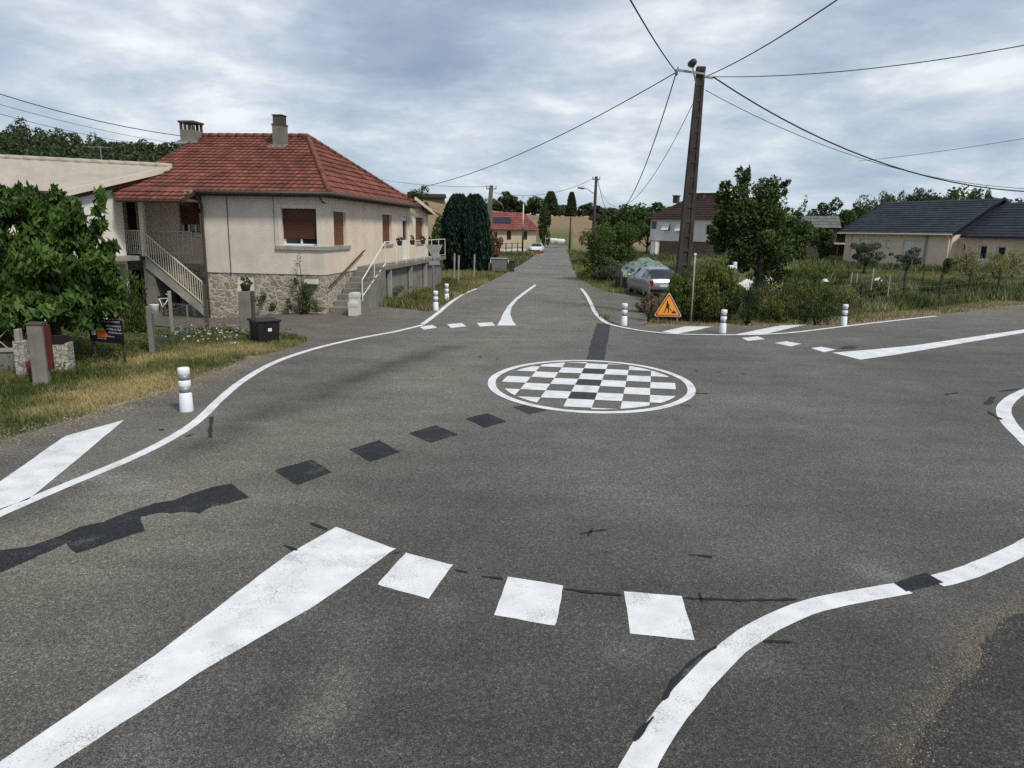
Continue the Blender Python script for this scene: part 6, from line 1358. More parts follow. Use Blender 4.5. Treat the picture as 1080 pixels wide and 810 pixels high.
# ------------------------------------------------------------------ cables
def cable(a, b, sag, r, label, n=26, twist=False):
    a, b = Vector(a), Vector(b); t = []
    for i in range(n+1):
        f = i/n; p = a+(b-a)*f; p.z -= sag*4*f*(1-f); t.append(p)
    m = MB(); m.tube([p-a for p in t], r*0.78, 6); o = m.build('overhead_cable', 'cable', None, True); o.location = a; tag(o, label, 'cable')
Jp = J+Vector((0, -0.14, 0))
cable(Jp, pt(640, -45, 13.0), 0.1, 0.024, 'thick cable rising from the crossarm of the big pole to the top border')
Hb = HF.world((-2.0, 9.0, 6.2))
cable(Jp, pt(449, 196.5, 47), 0.5, 0.022, 'cable running from the big pole down left towards the tiled house')
cable(Jp, T6+Vector((0.1, 0, -0.1)), 3.9, 0.026, 'deeply sagging cable from the crossarm to the distant lamp pole')
cable(pt(730, 110, 27)+Vector((0, -0.1, 0)), T6+Vector((0.2, 0, -0.7)), 2.6, 0.016, 'thin sagging telephone line from the big pole to the distant lamp pole')
cable(TOP+Vector((0.25, 0, -0.15)), pt(940, -40, 14), 0.15, 0.02, 'cable from the big pole rising right to the top border')
cable(TOP+Vector((0.25, 0, -0.18)), pt(1180, 27, 20), 0.35, 0.018, 'cable from the big pole rising gently to the right border')
cable(TOP+Vector((0.42, -.1, -0.2)), pt(1330, 160, 30), 2.6, 0.032, 'thick sagging cable from the big pole to the right border')
cable(TOP+Vector((0.2, 0, -0.62)), pt(1330, 164, 31), 2.25, 0.014, 'thin line just below the thick cable running right')
cable(pt(905, 170, 60), pt(1180, 128, 45), 0.2, 0.02, 'faint distant line rising to the right border below the thick cable')
cable(pt(-90, 68, 26), HF.world((-8.5, 7, 6.9))+Vector((0, 0, 0)), 0.35, 0.022, 'upper cable crossing from the left border to the tiled house chimney')
cable(pt(-90, 84, 30), pt(192, 152, 55), 0.3, 0.014, 'middle cable crossing from the left border behind the tiled house')
cable(pt(-90, 94, 30), pt(160, 153, 55), 0.3, 0.016, 'lower cable crossing from the left border above the pale annexe')
cable(T6+Vector((-0.1, 0, -0.1)), T5+Vector((0.2, 0, -0.5)), 0.7, 0.02, 'cable between the two distant utility poles over the lane')
cable(T5+Vector((-0.1, 0, -0.1)), pt(385, 186, 75), 0.3, 0.018, 'upper line from the grey pole towards the tiled house')
cable(T5+Vector((-0.1, 0, -0.9)), pt(420, 208, 75), 0.3, 0.016, 'lower line from the grey pole towards the tiled house')
# ------------------------------------------------------------------ cars
def car(name, label, loc, rz, paint, hatch=True, Lc=3.95, W=1.66, Hc=1.42, front=False):
    t = thing(name, label, 'car', loc, rz)
    # stations from rear (y=0) to front (y=L): y, half width, z bottom, belt z, roof z, roof half width
    st = [(0.00, .70, .34, .62, .64, .60), (0.05, .78, .26, .80, .84, .68), (0.14, .81, .24, .86, .93, .70), (0.32, .82, .22, .90, 1.20, .62), (0.62, .83, .2, .92, 1.36, .58), (1.2, .83, .2, .92, 1.41, .57), (1.9, .83, .2, .91, 1.42, .57), (2.35, .83, .2, .90, 1.37, .57), (2.75, .83, .2, .89, 1.12, .63), (3.0, .82, .2, .88, .93, .72), (3.4, .80, .22, .82, .87, .70), (3.75, .76, .26, .72, .77, .66), (3.9, .68, .3, .60, .66, .58), (3.95, .60, .36, .52, .56, .5)]
    sy = Lc/3.95; sxw = W/1.66; sz = Hc/1.42; rings = []
    for y, w, zb, zbelt, zr_, wr in st:
        r = [(w*.86, zb), (w*.97, zb+.08), (w, (zb+zbelt)/2), (w*.985, zbelt-.04), (w*.95, zbelt), (wr+(w*.95-wr)*.45, zbelt+(zr_-zbelt)*.55), (wr, zr_-.05*(zr_-zbelt > .15)), (wr*.75, zr_), (0, zr_+.012)]
        full = [(-a, b) for a, b in r]+[(a, b) for a, b in r[-2::-1]]; rings.append([((a)*sxw, (y-1.97)*sy, b*sz) for a, b in full])
    nR = len(rings[0]); body = MB(); gl = MB(); vs = [p for r in rings for p in r]; body.v = vs; body.t = [0.5]*len(vs); gf = []
    for i in range(len(rings)-1):
        for j in range(nR-1):
            f = (i*nR+j, i*nR+j+1, (i+1)*nR+j+1, (i+1)*nR+j); side = j in (4, 5, nR-6, nR-7); top_ = 6 <= j <= nR-8
            if (side and 3 <= i <= 7 and i != 5) or ((top_) and i in (2, 3) and True) or (top_ and i in (7, 8)): gf.append(f)
            else: body.f.append(f)
    body.f += [tuple(range(nR))[::-1], tuple((len(rings)-1)*nR+j for j in range(nR))]
    for k in range(len(rings)-1): body.f.append((k*nR, (k+1)*nR, (k+1)*nR+nR-1, k*nR+nR-1))
    b_ = body.build('body', paint, t, True); g_ = MB(); g_.v = vs; g_.t = body.t; g_.f = gf; g_.build('window', 'glass', t, True)
    for y in (0.72, 3.2):
        for s in (-1, 1):
            x0 = s*W/2*0.99; w_ = MB(); w_.tube([(x0-s*.02, (y-1.97)*sy, .30), (x0-s*.2, (y-1.97)*sy, .30)], .30, 20); wh = w_.build('wheel', 'rubber', t); h = MB(); h.tube([(x0-s*.012, (y-1.97)*sy, .30), (x0-s*.03, (y-1.97)*sy, .30)], .18, 14); h.build('rim', 'zinc', wh)
    y0 = -1.97*sy
    for s in (-1, 1):
        MB().box((s*.66*sxw, y0+.03, .74*sz), (.18, .12, .26)).build('tail_light', 'tail', t, bevel=.02)
        MB().box((s*.56*sxw, -y0-.1, .60*sz), (.26, .16, .14)).build('headlight', 'lens', t, bevel=.02)
        MB().box((s*.93*sxw, .75*sy, .95*sz), (.2, .1, .13)).build('mirror', paint, t, bevel=.02)
    MB().box((0, y0+.0, .40*sz), (1.5*sxw, .12, .16)).build('bumper', 'black_p', t, bevel=.03); MB().box((0, -y0-.02, .38*sz), (1.3*sxw, .1, .18)).build('bumper', 'black_p', t, bevel=.03)
    MB().box((0, y0-.0, .62*sz), (.5, .02, .11)).build('plate', 'sticker', t); MB().box((0, -y0+.02, .5*sz), (.5, .02, .1)).build('plate', 'sticker', t)
    return t
q = P2(690, 315.5); car('parked_car', 'silver grey hatchback parked by the gravel driveway, half hidden by the hedge', (q[0]+0.25, q[1]+2.2, 0), R(8), 'car_silver')
p = pt(566.5, 262, 104); car('parked_car', 'small white car parked at the far end of the lane', (p.x, 105, 0), R(172), 'car_white', W=1.75)
# ------------------------------------------------------------------ tarpaulin shelter behind the hatchback
q = P2(684, 299); p = pt(684, 290, 41); t = thing('covered_shelter', 'domed garden shelter covered with a patchy green and white tarpaulin behind the hatchback', 'shelter', (p.x, 41, 0.0))
m = MB(); nu, nv = 28, 18; vs = []
for j in range(nv+1):
    for i in range(nu+1):
        u = -1+2*i/nu; v = -1+2*j/nv; r_ = max(abs(u), abs(v)); k = math.sqrt(u*u*0.9+v*v*0.9)
        z = 0.75+0.95*max(0, 1-0.95*k**1.7)+0.10*math.cos(math.atan2(v, u)*7)*k-0.15*u
        z += 0.22*mnoise.noise(Vector((u*3, v*3, 1)))+0.05*mnoise.noise(Vector((u*9, v*9, 2))); z -= 0.25*abs(math.sin(u*9))*0.15
        vs.append((u*1.55*(1-.12*v), v*1.4, z))
m.add(vs, [(j*(nu+1)+i, j*(nu+1)+i+1, (j+1)*(nu+1)+i+1, (j+1)*(nu+1)+i) for j in range(nv) for i in range(nu)]); m.build('tarpaulin', 'tarp', t, True)
for x_ in (-1.35, -0.5, 0.4, 1.3):
    for y_ in (-1.3, 1.3): MB().tube([(x_, y_, -0.1), (x_, y_, 1.0)], 0.035, 6).build('post', 'zinc', t)
MB().b2(-1.3, 1.3, -0.9, 1.2, -0.1, 0.75).build('stack', 'darkwood', t)
# white covered heap beside the orchard tree
p = pt(801, 289, 37); t = thing('covered_motorbike', 'low vehicle under a creased white cover behind the orchard tree trunk', 'motorbike', (p.x, 37, th(p.x, 37))); m = MB(); vs = []
for j in range(9):
    for i in range(15):
        u = -1+i/7; v = -1+j/4; z = (0.55+0.45*math.cos(u*1.3))*(1-0.35*v*v)+0.12*mnoise.noise(Vector((u*4, v*3, 4)))-(0.5 if abs(v) > .9 else 0)
        vs.append((u*1.15, v*0.42, z+0.1*u))
m.add(vs, [(j*15+i, j*15+i+1, (j+1)*15+i+1, (j+1)*15+i) for j in range(8) for i in range(14)]); m.build('cover', 'white_sheet', t, True)
for x_ in (-.75, .75): MB().tube([(x_, -.06, .3), (x_, .06, .3)], .3, 16).build('wheel', 'rubber', t)
p = pt(772, 283, 27.5); m = MB(); m.box((0, 0, 0.05), (0.34, 0.2, 0.12), 0.4); m.box((0.1, 0, 0.16), (0.12, 0.15, 0.16), 0.2); o = m.build('plastic_can', 'sticker', None, bevel=0.03); o.location = p; tag(o, 'white plastic can stuck on top of the pale garden post', 'can')
# ------------------------------------------------------------------ grey container and bits on the left verge
p = pt(525.5, 286.5, 53); t = thing('container', 'grey plastic wheeled container with pale rim on the left verge by the grey pole', 'container', (p.x, 53.3, 0), R(8))
MB().prism([(-0.52, -0.4, 0.15), (0.52, -0.4, 0.15), (0.60, -0.45, 1.02), (-0.60, -0.45, 1.02)], (0, 0.85, 0)).build('body', 'metal', t, bevel=0.03)
MB().b2(-0.66, 0.66, -0.5, 0.45, 1.02, 1.10).build('lid', 'bol_g', t, bevel=0.02)
for x_ in (-0.63, 0.66): MB().b2(x_-0.02, x_+0.02, -0.49, -0.46, 0.75, 1.0).build('handle', 'bol_w', t)
for x_ in (-.4, .4):
    for y_ in (-.3, .3): MB().tube([(x_-.03, y_, .09), (x_+.03, y_, .09)], .09, 10).build('wheel', 'rubber', t)
p = pt(537, 279, 56); t = thing('planter', 'dark low planter box just right of the grey container', 'planter', (p.x, 56, 0)); MB().b2(-.4, .4, -.3, .3, 0, .75).build('box', 'darkwood', t, bevel=.02); MB().b2(-.44, .44, -.34, .34, .75, .8).build('rim', 'black_p', t)
for i, (px, pyb, pyt, d, lab) in enumerate([(479, 284, 268, 44, 'first pale stake in front of the left thuja'), (483.5, 288, 270, 42, 'second pale stake in front of the left thuja'), (500, 285, 269, 46, 'grey stake in front of the right thuja')]):
    b = pt(px, pyb, d); hz_ = pt(px, pyt, d).z; o = MB().bar((0, 0, -0.1), (0.03, 0, hz_), 0.09).box((0.03, 0, hz_), (0.12, 0.12, 0.05)).build('stake', 'concrete_l'); o.location = (b.x, d, 0); tag(o, lab, 'stake')
# red plants and stones by the far car
g = np.random.default_rng(2)
p = pt(561, 263, 97); Q = np.stack([g.normal(p.x, .7, 160), g.normal(97, .8, 160), np.abs(g.normal(.25, .15, 160))], 1); o = leaf_obj('flowers', Q, .18, LF['flower'], g.uniform(0, 1, 160), None, .8, 'flat', 3); tag(o, 'red and pink flowers at the verge beside the white car', 'flowers', None, 'stuff')
# ------------------------------------------------------------------ left garden: pillars, fence, sign, box
gp_ = P2(45, 403); t = thing('gate_pillar', 'weathered concrete gate pillar with reddish stains in front of the leafy tree', 'pillar', (gp_[0], gp_[1], 0), R(15))
MB().b2(-0.13, 0.13, -0.13, 0.13, -0.2, 1.12).build('shaft', 'concrete', t, bevel=0.02); MB().b2(-0.14, 0.14, -0.14, 0.14, 1.12, 1.17).build('cap', 'concrete_d', t, bevel=0.01)
m = MB(); m.b2(0.132, 0.22, -0.02, 0.06, 0.25, 1.12); m.build('gate_leaf', 'red_sheet', t)
gq = P2(47.5, 399); o = MB().b2(-0.05, 0.05, -0.05, 0.05, -0.1, 0.92).box((0, 0, 0.94), (0.12, 0.12, 0.04)).build('gate_post', 'concrete_l', None, bevel=0.01); o.location = (gq[0]+0.12, gq[1]-0.35, 0); tag(o, 'thin pale post leaning against the weathered gate pillar', 'post')
q = P2(25.5, 396); t = thing('wall_pillar', 'pale rendered end pillar of the low wall left of the gate pillar', 'pillar', (q[0], q[1], 0), R(10)); MB().b2(-0.10, 0.10, -0.1, 0.1, -0.2, 0.72).build('shaft', 'block', t, bevel=0.01); MB().b2(-0.06, 0.03, -0.08, 0.08, 0.72, 0.95).build('cap', 'concrete_l', t, bevel=0.01)
q = P2(64, 391); t = thing('letterbox_pillar', 'pale stone block pillar with empty letterbox right of the gate pillar', 'pillar', (q[0], q[1], 0), R(12))
m = MB(); m.b2(-0.24, 0.24, -0.15, 0.15, -0.2, 0.56); m.b2(-0.24, -0.17, -0.15, 0.15, 0.56, 0.82); m.b2(0.19, 0.24, -0.15, 0.15, 0.56, 0.60); m.build('shaft', 'block', t); MB().b2(-0.165, 0.185, -0.05, 0.14, 0.562, 0.74).build('letterbox', 'void', t)
q = P2(18, 392); t = thing('low_wall', 'low grey garden wall with a criss-cross trellis at the left border', 'wall', (q[0], q[1]+0.1, 0), R(8)); MB().b2(-4.5, 0.05, -0.09, 0.09, -0.2, 0.42).build('wall', 'concrete', t); MB().b2(-4.55, 0.06, -0.12, 0.12, 0.42, 0.47).build('coping', 'concrete_l', t)
m = MB()
for i in range(-6, 26):
    for s in (-1, 1):
        x0 = -0.18*i; x1 = x0+s*0.5; lo, hi = -4.5, 0.0
        if lo < x0 < hi and lo < x1 < hi: m.bar((x0, 0, 0.48), (x1, 0, 0.98), 0.018)
m.bar((-4.5, 0, 0.98), (0, 0, 0.98), 0.03); m.build('trellis', 'concrete_l', t)
q = P2(2, 375); t = thing('tarpaulin', 'dark red tarpaulin hanging behind the low wall at the left border', 'tarpaulin', (q[0]+0.1, q[1]+0.2, 0)); m = MB(); vs = []
for j in range(8):
    for i in range(12): vs.append((-1.6+i*0.17, 0.12*mnoise.noise(Vector((i*.4, j*.3, 1))), 0.3+j*0.11*(1-0.03*i)))
m.add(vs, [(j*12+i, j*12+i+1, (j+1)*12+i+1, (j+1)*12+i) for j in range(7) for i in range(11)]); m.build('sheet', 'red_sheet', t, True)
q = P2(33, 396); o = MB().tube([(0, 0, 0), (0, 0, .02), (0, 0, .3)], [.05, .08, .10], 12).build('red_bucket', 'red_d', None, True); o.location = (q[0], q[1], 0); tag(o, 'small red bucket on the ground left of the gate pillar', 'bucket')
# sign board
sd_ = 16.0; a = pt(94, 348, sd_); b = pt(129, 345, sd_-0.35); tz_ = pt(111, 335.5, sd_).z; bz_ = pt(111, 360, sd_).z
t = thing('sign_board', 'black advertising board with a green and orange house logo on the fence', 'sign', (a.x, a.y, 0), math.atan2(b.y-a.y, b.x-a.x)); Wd = (Vector((b.x, b.y))-Vector((a.x, a.y))).length; Hd = tz_-bz_
MB().b2(0, Wd, 0, 0.02, bz_, tz_).build('board', 'black_p', t)
Sx = lambda u: u*Wd; Sz = lambda v: bz_+v*Hd
def spoly(nm_, pts, mat, y=-0.004): MB().poly([(Sx(u), y, Sz(v)) for u, v in pts]).build(nm_, mat, t)
spoly('logo_green', [(0.22, 0.82), (0.36, 0.82), (0.45, 0.60), (0.22, 0.60)], 'green_g'); spoly('logo_yellow', [(0.22, 0.598), (0.45, 0.598), (0.49, 0.50), (0.22, 0.50)], 'logo_y'); spoly('logo_orange', [(0.22, 0.498), (0.49, 0.498), (0.56, 0.30), (0.50, 0.22), (0.24, 0.22)], 'logo_o'); spoly('logo_white', [(0.07, 0.5), (0.2, 0.53), (0.2, 0.3), (0.07, 0.27)], 'sticker')
g = random.Random(4)
tx = MB()
def strokes(u0, u1, v, h, y=-0.005):
    u = u0
    while u < u1:
        w_ = g.uniform(0.010, 0.022); hh_ = h*g.choice((1, .8, .8, 1.15)); k = g.random()
        P = lambda a, c: (Sx(a), y, Sz(c))
        tx.add([P(u, v), P(u+.007, v), P(u+.007, v+hh_), P(u, v+hh_)], [(0, 1, 2, 3)]); 
        if k < .7: tx.add([P(u+.0071, v+hh_*.8), P(u+w_, v+hh_*.8), P(u+w_, v+hh_), P(u+.0071, v+hh_)], [(0, 1, 2, 3)])
        if k > .3: tx.add([P(u+.0071, v), P(u+w_, v), P(u+w_, v+hh_*.2), P(u+.0071, v+hh_*.2)], [(0, 1, 2, 3)])
        u += w_+.008+(0.02 if g.random() < .15 else 0)
strokes(.14, .95, .88, .06); strokes(.53, .97, .70, .07); strokes(.53, .96, .56, .07); strokes(.58, .97, .42, .07); strokes(.55, .74, .25, .06); strokes(.24, .5, .14, .05)
tx.build('lettering', 'sticker', t)
for u in (0.06, 0.94): MB().b2(Sx(u)-0.02, Sx(u)+0.02, 0.021, 0.06, -0.1, tz_-0.02).build('post', 'post_wood', t)
# wire fence along the garden
fp = [P2(*p) for p in [(160, 372), (183, 351), (218, 349)]]
def cpost(q, h, label, w_=0.10, mat='concrete'):
    o = MB().b2(-w_/2, w_/2, -w_/2, w_/2, -0.2, h).build('fence_post', mat, None, bevel=0.008); o.location = (q[0], q[1], th(*q)); o.rotation_euler = (0, 0, 0.3); tag(o, label, 'post')
dd_ = lambda px, py, top: (P2(px, py), max(0.4, pt(px, top, P2(px, py)[1]).z-th(*P2(px, py))))
for px, py, tpy, w_, lab, mt in [(160.5, 372, 323, .11, 'nearest weathered concrete fence post right of the advertising board', 'concrete'), (182, 352, 307, .09, 'thin concrete fence post in front of the outdoor staircase', 'concrete_l'), (218.5, 350, 300, .10, 'dark concrete fence post in line with the downpipe', 'concrete_d'), (198, 336, 322, .06, 'short stake in the flower bed under the staircase', 'concrete')]:
    q, h = dd_(px, py, tpy); cpost(q, h, lab, w_, mt)
qs = [P2(96, 385), P2(160.5, 372), P2(218.5, 350), P2(256, 346)]
fence_line('wire_fence', 'sagging wire mesh fence along the flower bed before the staircase', 'fence', [(q[0], q[1]+0.12) for q in qs[1:]], 0.95, 9, 0.05, None, mesh=0.11, mat='metal', wr=0.004)
q = P2(262, 352); hh_ = pt(262, 307, q[1]).z; t = thing('gate_pillar', 'square concrete post carrying a potted plant behind the black box', 'pillar', (q[0], q[1], 0), R(8)); MB().b2(-.2, .13, -.13, .13, -.2, hh_).build('shaft', 'concrete', t, bevel=.015); MB().b2(.15, .22, -.06, .06, -.2, hh_).build('post', 'concrete_d', t)
flowerpot((q[0], q[1], hh_), 'round pot with dark plant standing on the square concrete post', 'dark', 0.14, 0.3, seed=9)
# black box
q = P2(272.5, 361.5); t = thing('storage_box', 'black lidded plastic box with white stickers on the verge', 'box', (q[0]+0.05, q[1]+0.38, 0), R(38))
hb = pt(272, 337, q[1]+0.2).z; a_, b_ = 0.46, 0.34
MB().prism([(-a_/2-.04, -b_, .02), (a_/2+.04, -b_, .02), (a_/2+.08, -b_-.02, hb-.06), (-a_/2-.08, -b_-.02, hb-.06)], (0, 2*b_, 0)).build('body', 'black_p', t, bevel=.02); MB().b2(-a_/2-.11, a_/2+.11, -b_-.05, b_+.03, hb-.06, hb).build('lid', 'black_p', t, bevel=.015)
for (x_, z_, w2, h2) in ((0.02, .30, .05, .05),): MB().b2(x_-w2, x_+w2, -b_-.030, -b_-.024, z_, z_+h2*1.6).build('sticker', 'sticker', t)
xs_ = a_/2+.075
for (y_, z_, w2, h2) in ((-.18, .10, .035, .16), (-.05, .36, .04, .07), (.16, .40, .03, .05), (-.28, .08, .02, .05)): MB().b2(xs_, xs_+.006, y_-w2, y_+w2, z_, z_+h2).build('sticker', 'sticker', t)
# terracotta lump, buckets and bench under the stairs
q = P2(146, 352); t = thing('flower_bowl', 'low terracotta bowl group with reddish plants in the left garden', 'flower pot', (q[0], q[1], th(*q)))
MB().lathe([(.22, 0), (.32, .2), (.34, .22), (.26, .22)], n=16).build('bowl', 'terracotta', t, True); P, ti, _ = crown_pts((0, 0, .28), (.42, .3, .14), 6, 260, 5, .2); leaf_obj('foliage', P, .09, LF['dead'], ti, t, .6)
p = pt(163, 326, 24.6); t = thing('white_bucket', 'white plastic bucket beside the pier under the porch', 'bucket', (p.x, 24.6, p.z-.15)); MB().lathe([(.11, 0), (.15, .3), (.155, .31), (.13, .31)], n=16).build('body', 'bol_w', t, True); MB().b2(-.16, .16, -.16, .16, -(p.z-.15-th(p.x, 24.6)), -0.002).build('stand', 'concrete', t)
q = HF.hit(190, 322, 1, .5); wq = HF.world((q.x, .5, -0.28)); t = thing('garden_bench', 'grey bench with odds and ends under the outdoor staircase', 'bench', wq, RZ); MB().b2(-.6, .75, -.2, .2, .38, .44).build('seat', 'concrete_l', t)
for x_ in (-.5, .65): MB().b2(x_-.05, x_+.05, -.18, .18, 0, .379).build('leg', 'concrete', t)
q = HF.hit(172, 326, 1, .2); wq = HF.world((q.x, .15, -0.25)); t = thing('bicycle', 'small old bicycle leaning under the outdoor staircase', 'bicycle', wq, RZ)
for x_ in (-.35, .4):
    m = MB(); rr = .24
    m.tube([(x_+rr*math.cos(k*math.pi/9), 0, .25+rr*math.sin(k*math.pi/9)) for k in range(19)], .022, 6); w_ = m.build('wheel', 'rubber', t, True); s2 = MB()
    for k in range(8): s2.bar((x_, 0, .25), (x_+rr*math.cos(k*.785), 0, .25+rr*math.sin(k*.785)), .006)
    s2.build('spokes', 'zinc', w_)
MB().tube([(-.35, 0, .25), (-.1, 0, .6), (.3, 0, .62), (.4, 0, .25)], .018, 6).tube([(-.1, 0, .6), (0.02, 0, .28), (.3, 0, .62)], .018, 6).tube([(.3, 0, .62), (.27, 0, .75), (.18, 0, .78)], .014, 6).build('frame', 'bol_w', t, True); MB().box((-.12, 0, .66), (.2, .09, .05)).build('saddle', 'black_p', t, bevel=.02)
# ------------------------------------------------------------------ fences on the right
qs = [P2(*p) for p in [(776, 334), (802, 335), (853, 334), (907, 328), (952, 321.5), (990, 319), (1021, 314.5), (1052, 311), (1079, 307), (1150, 299)]]
tf = thing('wire_fence', 'wire mesh fence with dark wooden posts along the right-hand road', 'fence', (qs[0][0], qs[0][1], 0)); O_ = Vector(tf.location)
tops = [300, 301, 298, 299, 288, 288.5, 285, 283, 279, 270]
ends = []
for i, (q, tpy) in enumerate(zip(qs, tops)):
    px = [776, 802, 853, 907, 955, 990, 1021, 1052, 1079, 1150][i]; h = max(.8, min(1.6, pt(px, tpy, q[1]).z-th(*q))); m = MB(); lx = random.uniform(-.06, .06); a = Vector((q[0], q[1], th(*q)-.2))-O_; b = Vector((q[0]+lx, q[1], th(*q)+h))-O_; m.bar(a, b, .10 if i > 2 else .06); m.build('post', 'post_wood', tf, bevel=.01); ends.append((a+Vector((0, 0, .2)), b))
m = MB()
for (a0, a1), (c0, c1) in zip(ends, ends[1:]):
    n = int((c0-a0).length/.28)
    for r in (.03, .2, .38, .56, .74, .92): m.bar(a0+(a1-a0)*r, c0+(c1-c0)*r, .007)
    for i in range(1, n): f = i/n; m.bar(a0+(c0-a0)*f, a1+(c1-a1)*f-Vector((0, 0, .08)), .005)
m.build('mesh_wire', 'wire', tf)
for i, (px, py, tpy, d, lab) in enumerate([(896.5, 302, 287, 36, 'pale stake at the left of the plot of pale stakes'), (903, 303, 288, 36, 'pale stake second from left in the plot of pale stakes'), (918, 306, 283, 34.5, 'tall pale stake under the compact young tree'), (937, 304, 290, 35.5, 'short pale stake right of the compact young tree'), (974, 292, 279, 42, 'dark stake right of the open branched fruit tree')]):
    b = pt(px, py, d); z = th(b.x, d); hz_ = max(.5, pt(px, tpy, d).z-z); o = MB().bar((0, 0, -.15), (random.uniform(-.04, .04), 0, hz_), .055).build('stake', 'concrete_l' if i < 4 else 'post_wood'); o.location = (b.x, d, z); tag(o, lab, 'stake')
for i, (px, py, d, lab) in enumerate([(926, 295, 35.5, 'crumpled white plastic sheet beside the pale stakes'), (870, 297, 33, 'scrap of white sheet caught in the shrubs left of the right bollard')]):
    b = pt(px, py, d); m = MB(); vs = []
    for j in range(7):
        for k in range(7): vs.append(((k-3)*.055, (j-3)*.04, .3+.22*mnoise.noise(Vector((k*.9, j*.8, i)))+.02*(6-abs(k-3)*2)))
    m.add(vs, [(j*7+k, j*7+k+1, (j+1)*7+k+1, (j+1)*7+k) for j in range(6) for k in range(6)]); o = m.build('plastic_sheet', 'white_sheet', None, True); o.location = (b.x, d, b.z-.35); tag(o, lab, 'plastic sheet')
# green mesh panel at the hedge end, grey stakes near the hatchback
a = P2(760, 340); b = P2(783, 336); fence_line('mesh_fence', 'green mesh fence panel between the hedge and the wire fence', 'fence', [a, b], 1.15, 1.2, .05, (.05, .95), mesh=.09, mat='post_wood', wr=.006)
qs = [P2(*p) for p in [(649, 304), (654, 306), (661, 305), (672, 308)]]
fence_line('picket_fence', 'short run of grey wooden stakes by the gravel entrance', 'fence', qs, 1.0, .8, .09, (.7,), mat='concrete_d', jit=.1)
q = P2(683, 324); o = MB().bar((0, 0, -.1), (.02, 0, 1.0), .1).build('stake', 'metal'); o.location = (q[0], q[1], 0); tag(o, 'grey stake in front of the silver hatchback', 'stake')
for i, (px, py, d, lab) in enumerate([(640, 283, 44, 'pale junk heap under the big round bush'),]):
    pass
make_bush('verge_bush', 'low yellow green bush on the verge between the lane and the gravel', 'bush', P2(622, 292)+(0,), .9, .9, .12, LF['yel'], 1600, 12, 500, stems=False)
make_bush('verge_bush', 'grey green bush behind the short run of stakes', 'bush', P2(650, 299)+(0,), 1.2, 1.5, .12, LF['olive'], 1900, 12, 501, stems=False)
make_bush('verge_bush', 'tuft of green weeds at the verge near the big round bush', 'bush', P2(612, 281)+(0,), .8, .8, .14, LF['hedge'], 1200, 10, 502, stems=False)
make_bush('verge_bush', 'dark shrub between the tarpaulin shelter and the stakes', 'bush', P2(664, 301)+(0,), .9, 1.0, .12, LF['dark'], 1300, 10, 503, stems=False)
# small weeds on the terrace bank
for i, (px, py, h, m_, lab) in enumerate([(392, 318, .75, 'weed', 'weed clump nearest the terrace steps'), (415, 316, .65, 'bush', 'weed clump under the middle of the terrace'), (440, 314, .6, 'weed', 'weed clump left of the yield sign pole'), (402, 320, .4, 'hedge', 'small weed tuft at the driveway edge below the terrace')]):
    make_bush('weed_clump', lab, 'weeds', P2(px, py)+(0,), .6, h, .07, LF[m_], 900, 9, 520+i, stems=False, mode='up', aspect=.3)
# ------------------------------------------------------------------ light and sky
AZ, EL = R(138), R(50)    # sun to the right and a little behind the camera
w = bpy.data.worlds.new('World'); scene.world = w; w.use_nodes = True
nt = w.node_tree; bg = nt.nodes['Background']
sky = N(nt, 'ShaderNodeTexSky', sky_type='NISHITA'); sky.sun_disc = False; sky.sun_elevation = EL; sky.sun_rotation = AZ
sky.air_density = 1.0; sky.dust_density = 1.5; sky.ozone_density = 1.5
tc = N(nt, 'ShaderNodeTexCoord'); sep = N(nt, 'ShaderNodeSeparateXYZ'); L(nt, tc, 'Generated', sep, 0)
za = N(nt, 'ShaderNodeMath', operation='MAXIMUM'); L(nt, sep, 2, za, 0); za.inputs[1].default_value = 0.0
zb = N(nt, 'ShaderNodeMath', operation='ADD'); L(nt, za, 0, zb, 0); zb.inputs[1].default_value = 0.24
dx = N(nt, 'ShaderNodeMath', operation='DIVIDE'); L(nt, sep, 0, dx, 0); L(nt, zb, 0, dx, 1)
dy = N(nt, 'ShaderNodeMath', operation='DIVIDE'); L(nt, sep, 1, dy, 0); L(nt, zb, 0, dy, 1)
cb = N(nt, 'ShaderNodeCombineXYZ'); L(nt, dx, 0, cb, 0); L(nt, dy, 0, cb, 1); cb.inputs[2].default_value = 8.3
n1 = noise(nt, cb, 0.52, 10, 0.60); n1.inputs['Distortion'].default_value = 0.25
n2 = noise(nt, cb, 1.9, 9, 0.62); n2.inputs['Distortion'].default_value = 0.2
mp = N(nt, 'ShaderNodeMapping'); mp.inputs['Location'].default_value = (5.3, 2.1, 1.0); L(nt, cb, 0, mp, 'Vector')
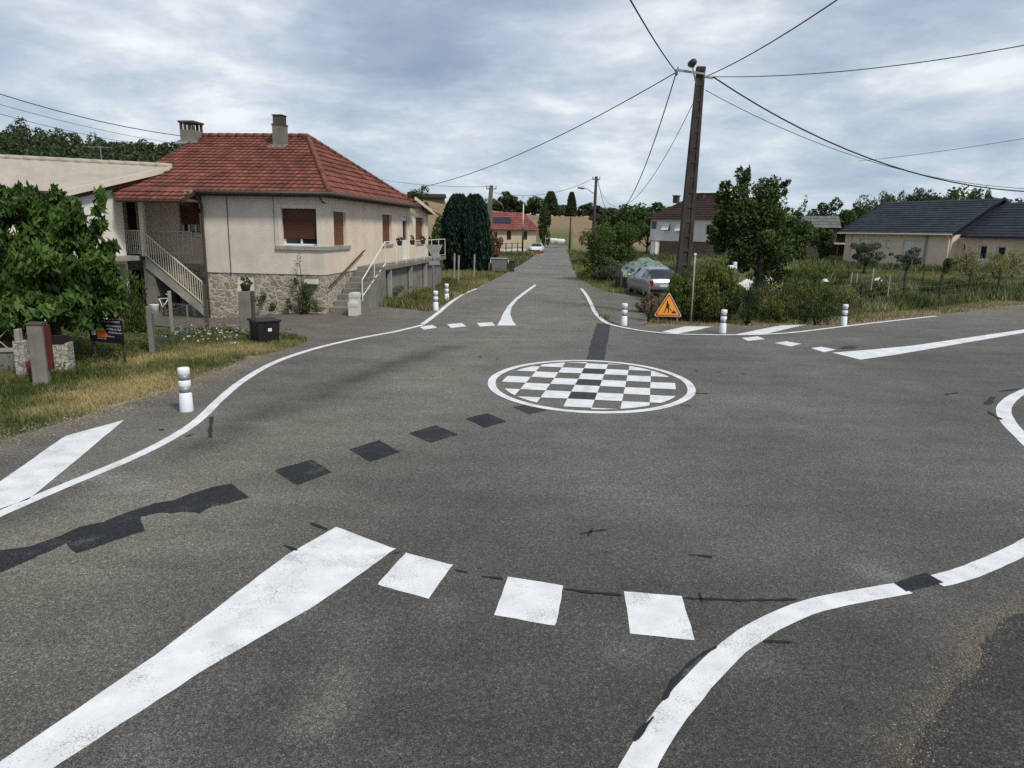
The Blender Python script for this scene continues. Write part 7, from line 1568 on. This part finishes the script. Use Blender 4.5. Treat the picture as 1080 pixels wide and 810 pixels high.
n3 = noise(nt, mp, 0.45, 5, 0.5)
SK = 11.8   # background strength is 0.1
cloud = ramp(nt, [(0.40, (0.235*SK, 0.305*SK, 0.42*SK)), (0.475, (0.315*SK, 0.39*SK, 0.505*SK)), (0.54, (0.435*SK, 0.515*SK, 0.61*SK)), (0.585, (0.58*SK, 0.63*SK, 0.70*SK)), (0.64, (0.80*SK, 0.84*SK, 0.86*SK))])
ad = N(nt, 'ShaderNodeMath', operation='MULTIPLY_ADD'); L(nt, n2, 'Fac', ad, 0); ad.inputs[1].default_value = 0.33
m2 = N(nt, 'ShaderNodeMath', operation='MULTIPLY'); L(nt, n1, 'Fac', m2, 0); m2.inputs[1].default_value = 0.72; L(nt, m2, 0, ad, 2)
L(nt, ad, 0, cloud, 0)
cov = ramp(nt, [(0.30, 0.0), (0.52, 1.0)]); L(nt, n3, 'Fac', cov, 0)
cmin = N(nt, 'ShaderNodeMath', operation='MULTIPLY_ADD'); L(nt, cov, 0, cmin, 0); cmin.inputs[1].default_value = 0.35; cmin.inputs[2].default_value = 0.62
mx = mixc(nt, sky, 0, cloud, 0, cmin, 0)
hz = ramp(nt, [(0.0, 0.5), (0.06, 0.25), (0.2, 0.0)]); L(nt, za, 0, hz, 0)
mh = mixc(nt, mx, 2, rgb(nt, (0.40*SK, 0.52*SK, 0.62*SK)), 0, hz, 0)
L(nt, mh, 2, bg, 0); bg.inputs[1].default_value = 0.1
sd = bpy.data.lights.new('sun', 'SUN'); sd.energy = 2.9; sd.angle = R(9); sd.color = (1.0, 0.95, 0.86)
so = bpy.data.objects.new('sun', sd); col.objects.link(so)
sun_dir = Vector((math.sin(AZ)*math.cos(EL), math.cos(AZ)*math.cos(EL), math.sin(EL)))
so.rotation_euler = (-sun_dir).to_track_quat('-Z', 'Y').to_euler()
scene.view_settings.view_transform = 'Standard'; scene.view_settings.look = 'None'; scene.view_settings.exposure = 0; scene.view_settings.gamma = 1
scene.cycles.use_denoising = False; scene.cycles.max_bounces = 6
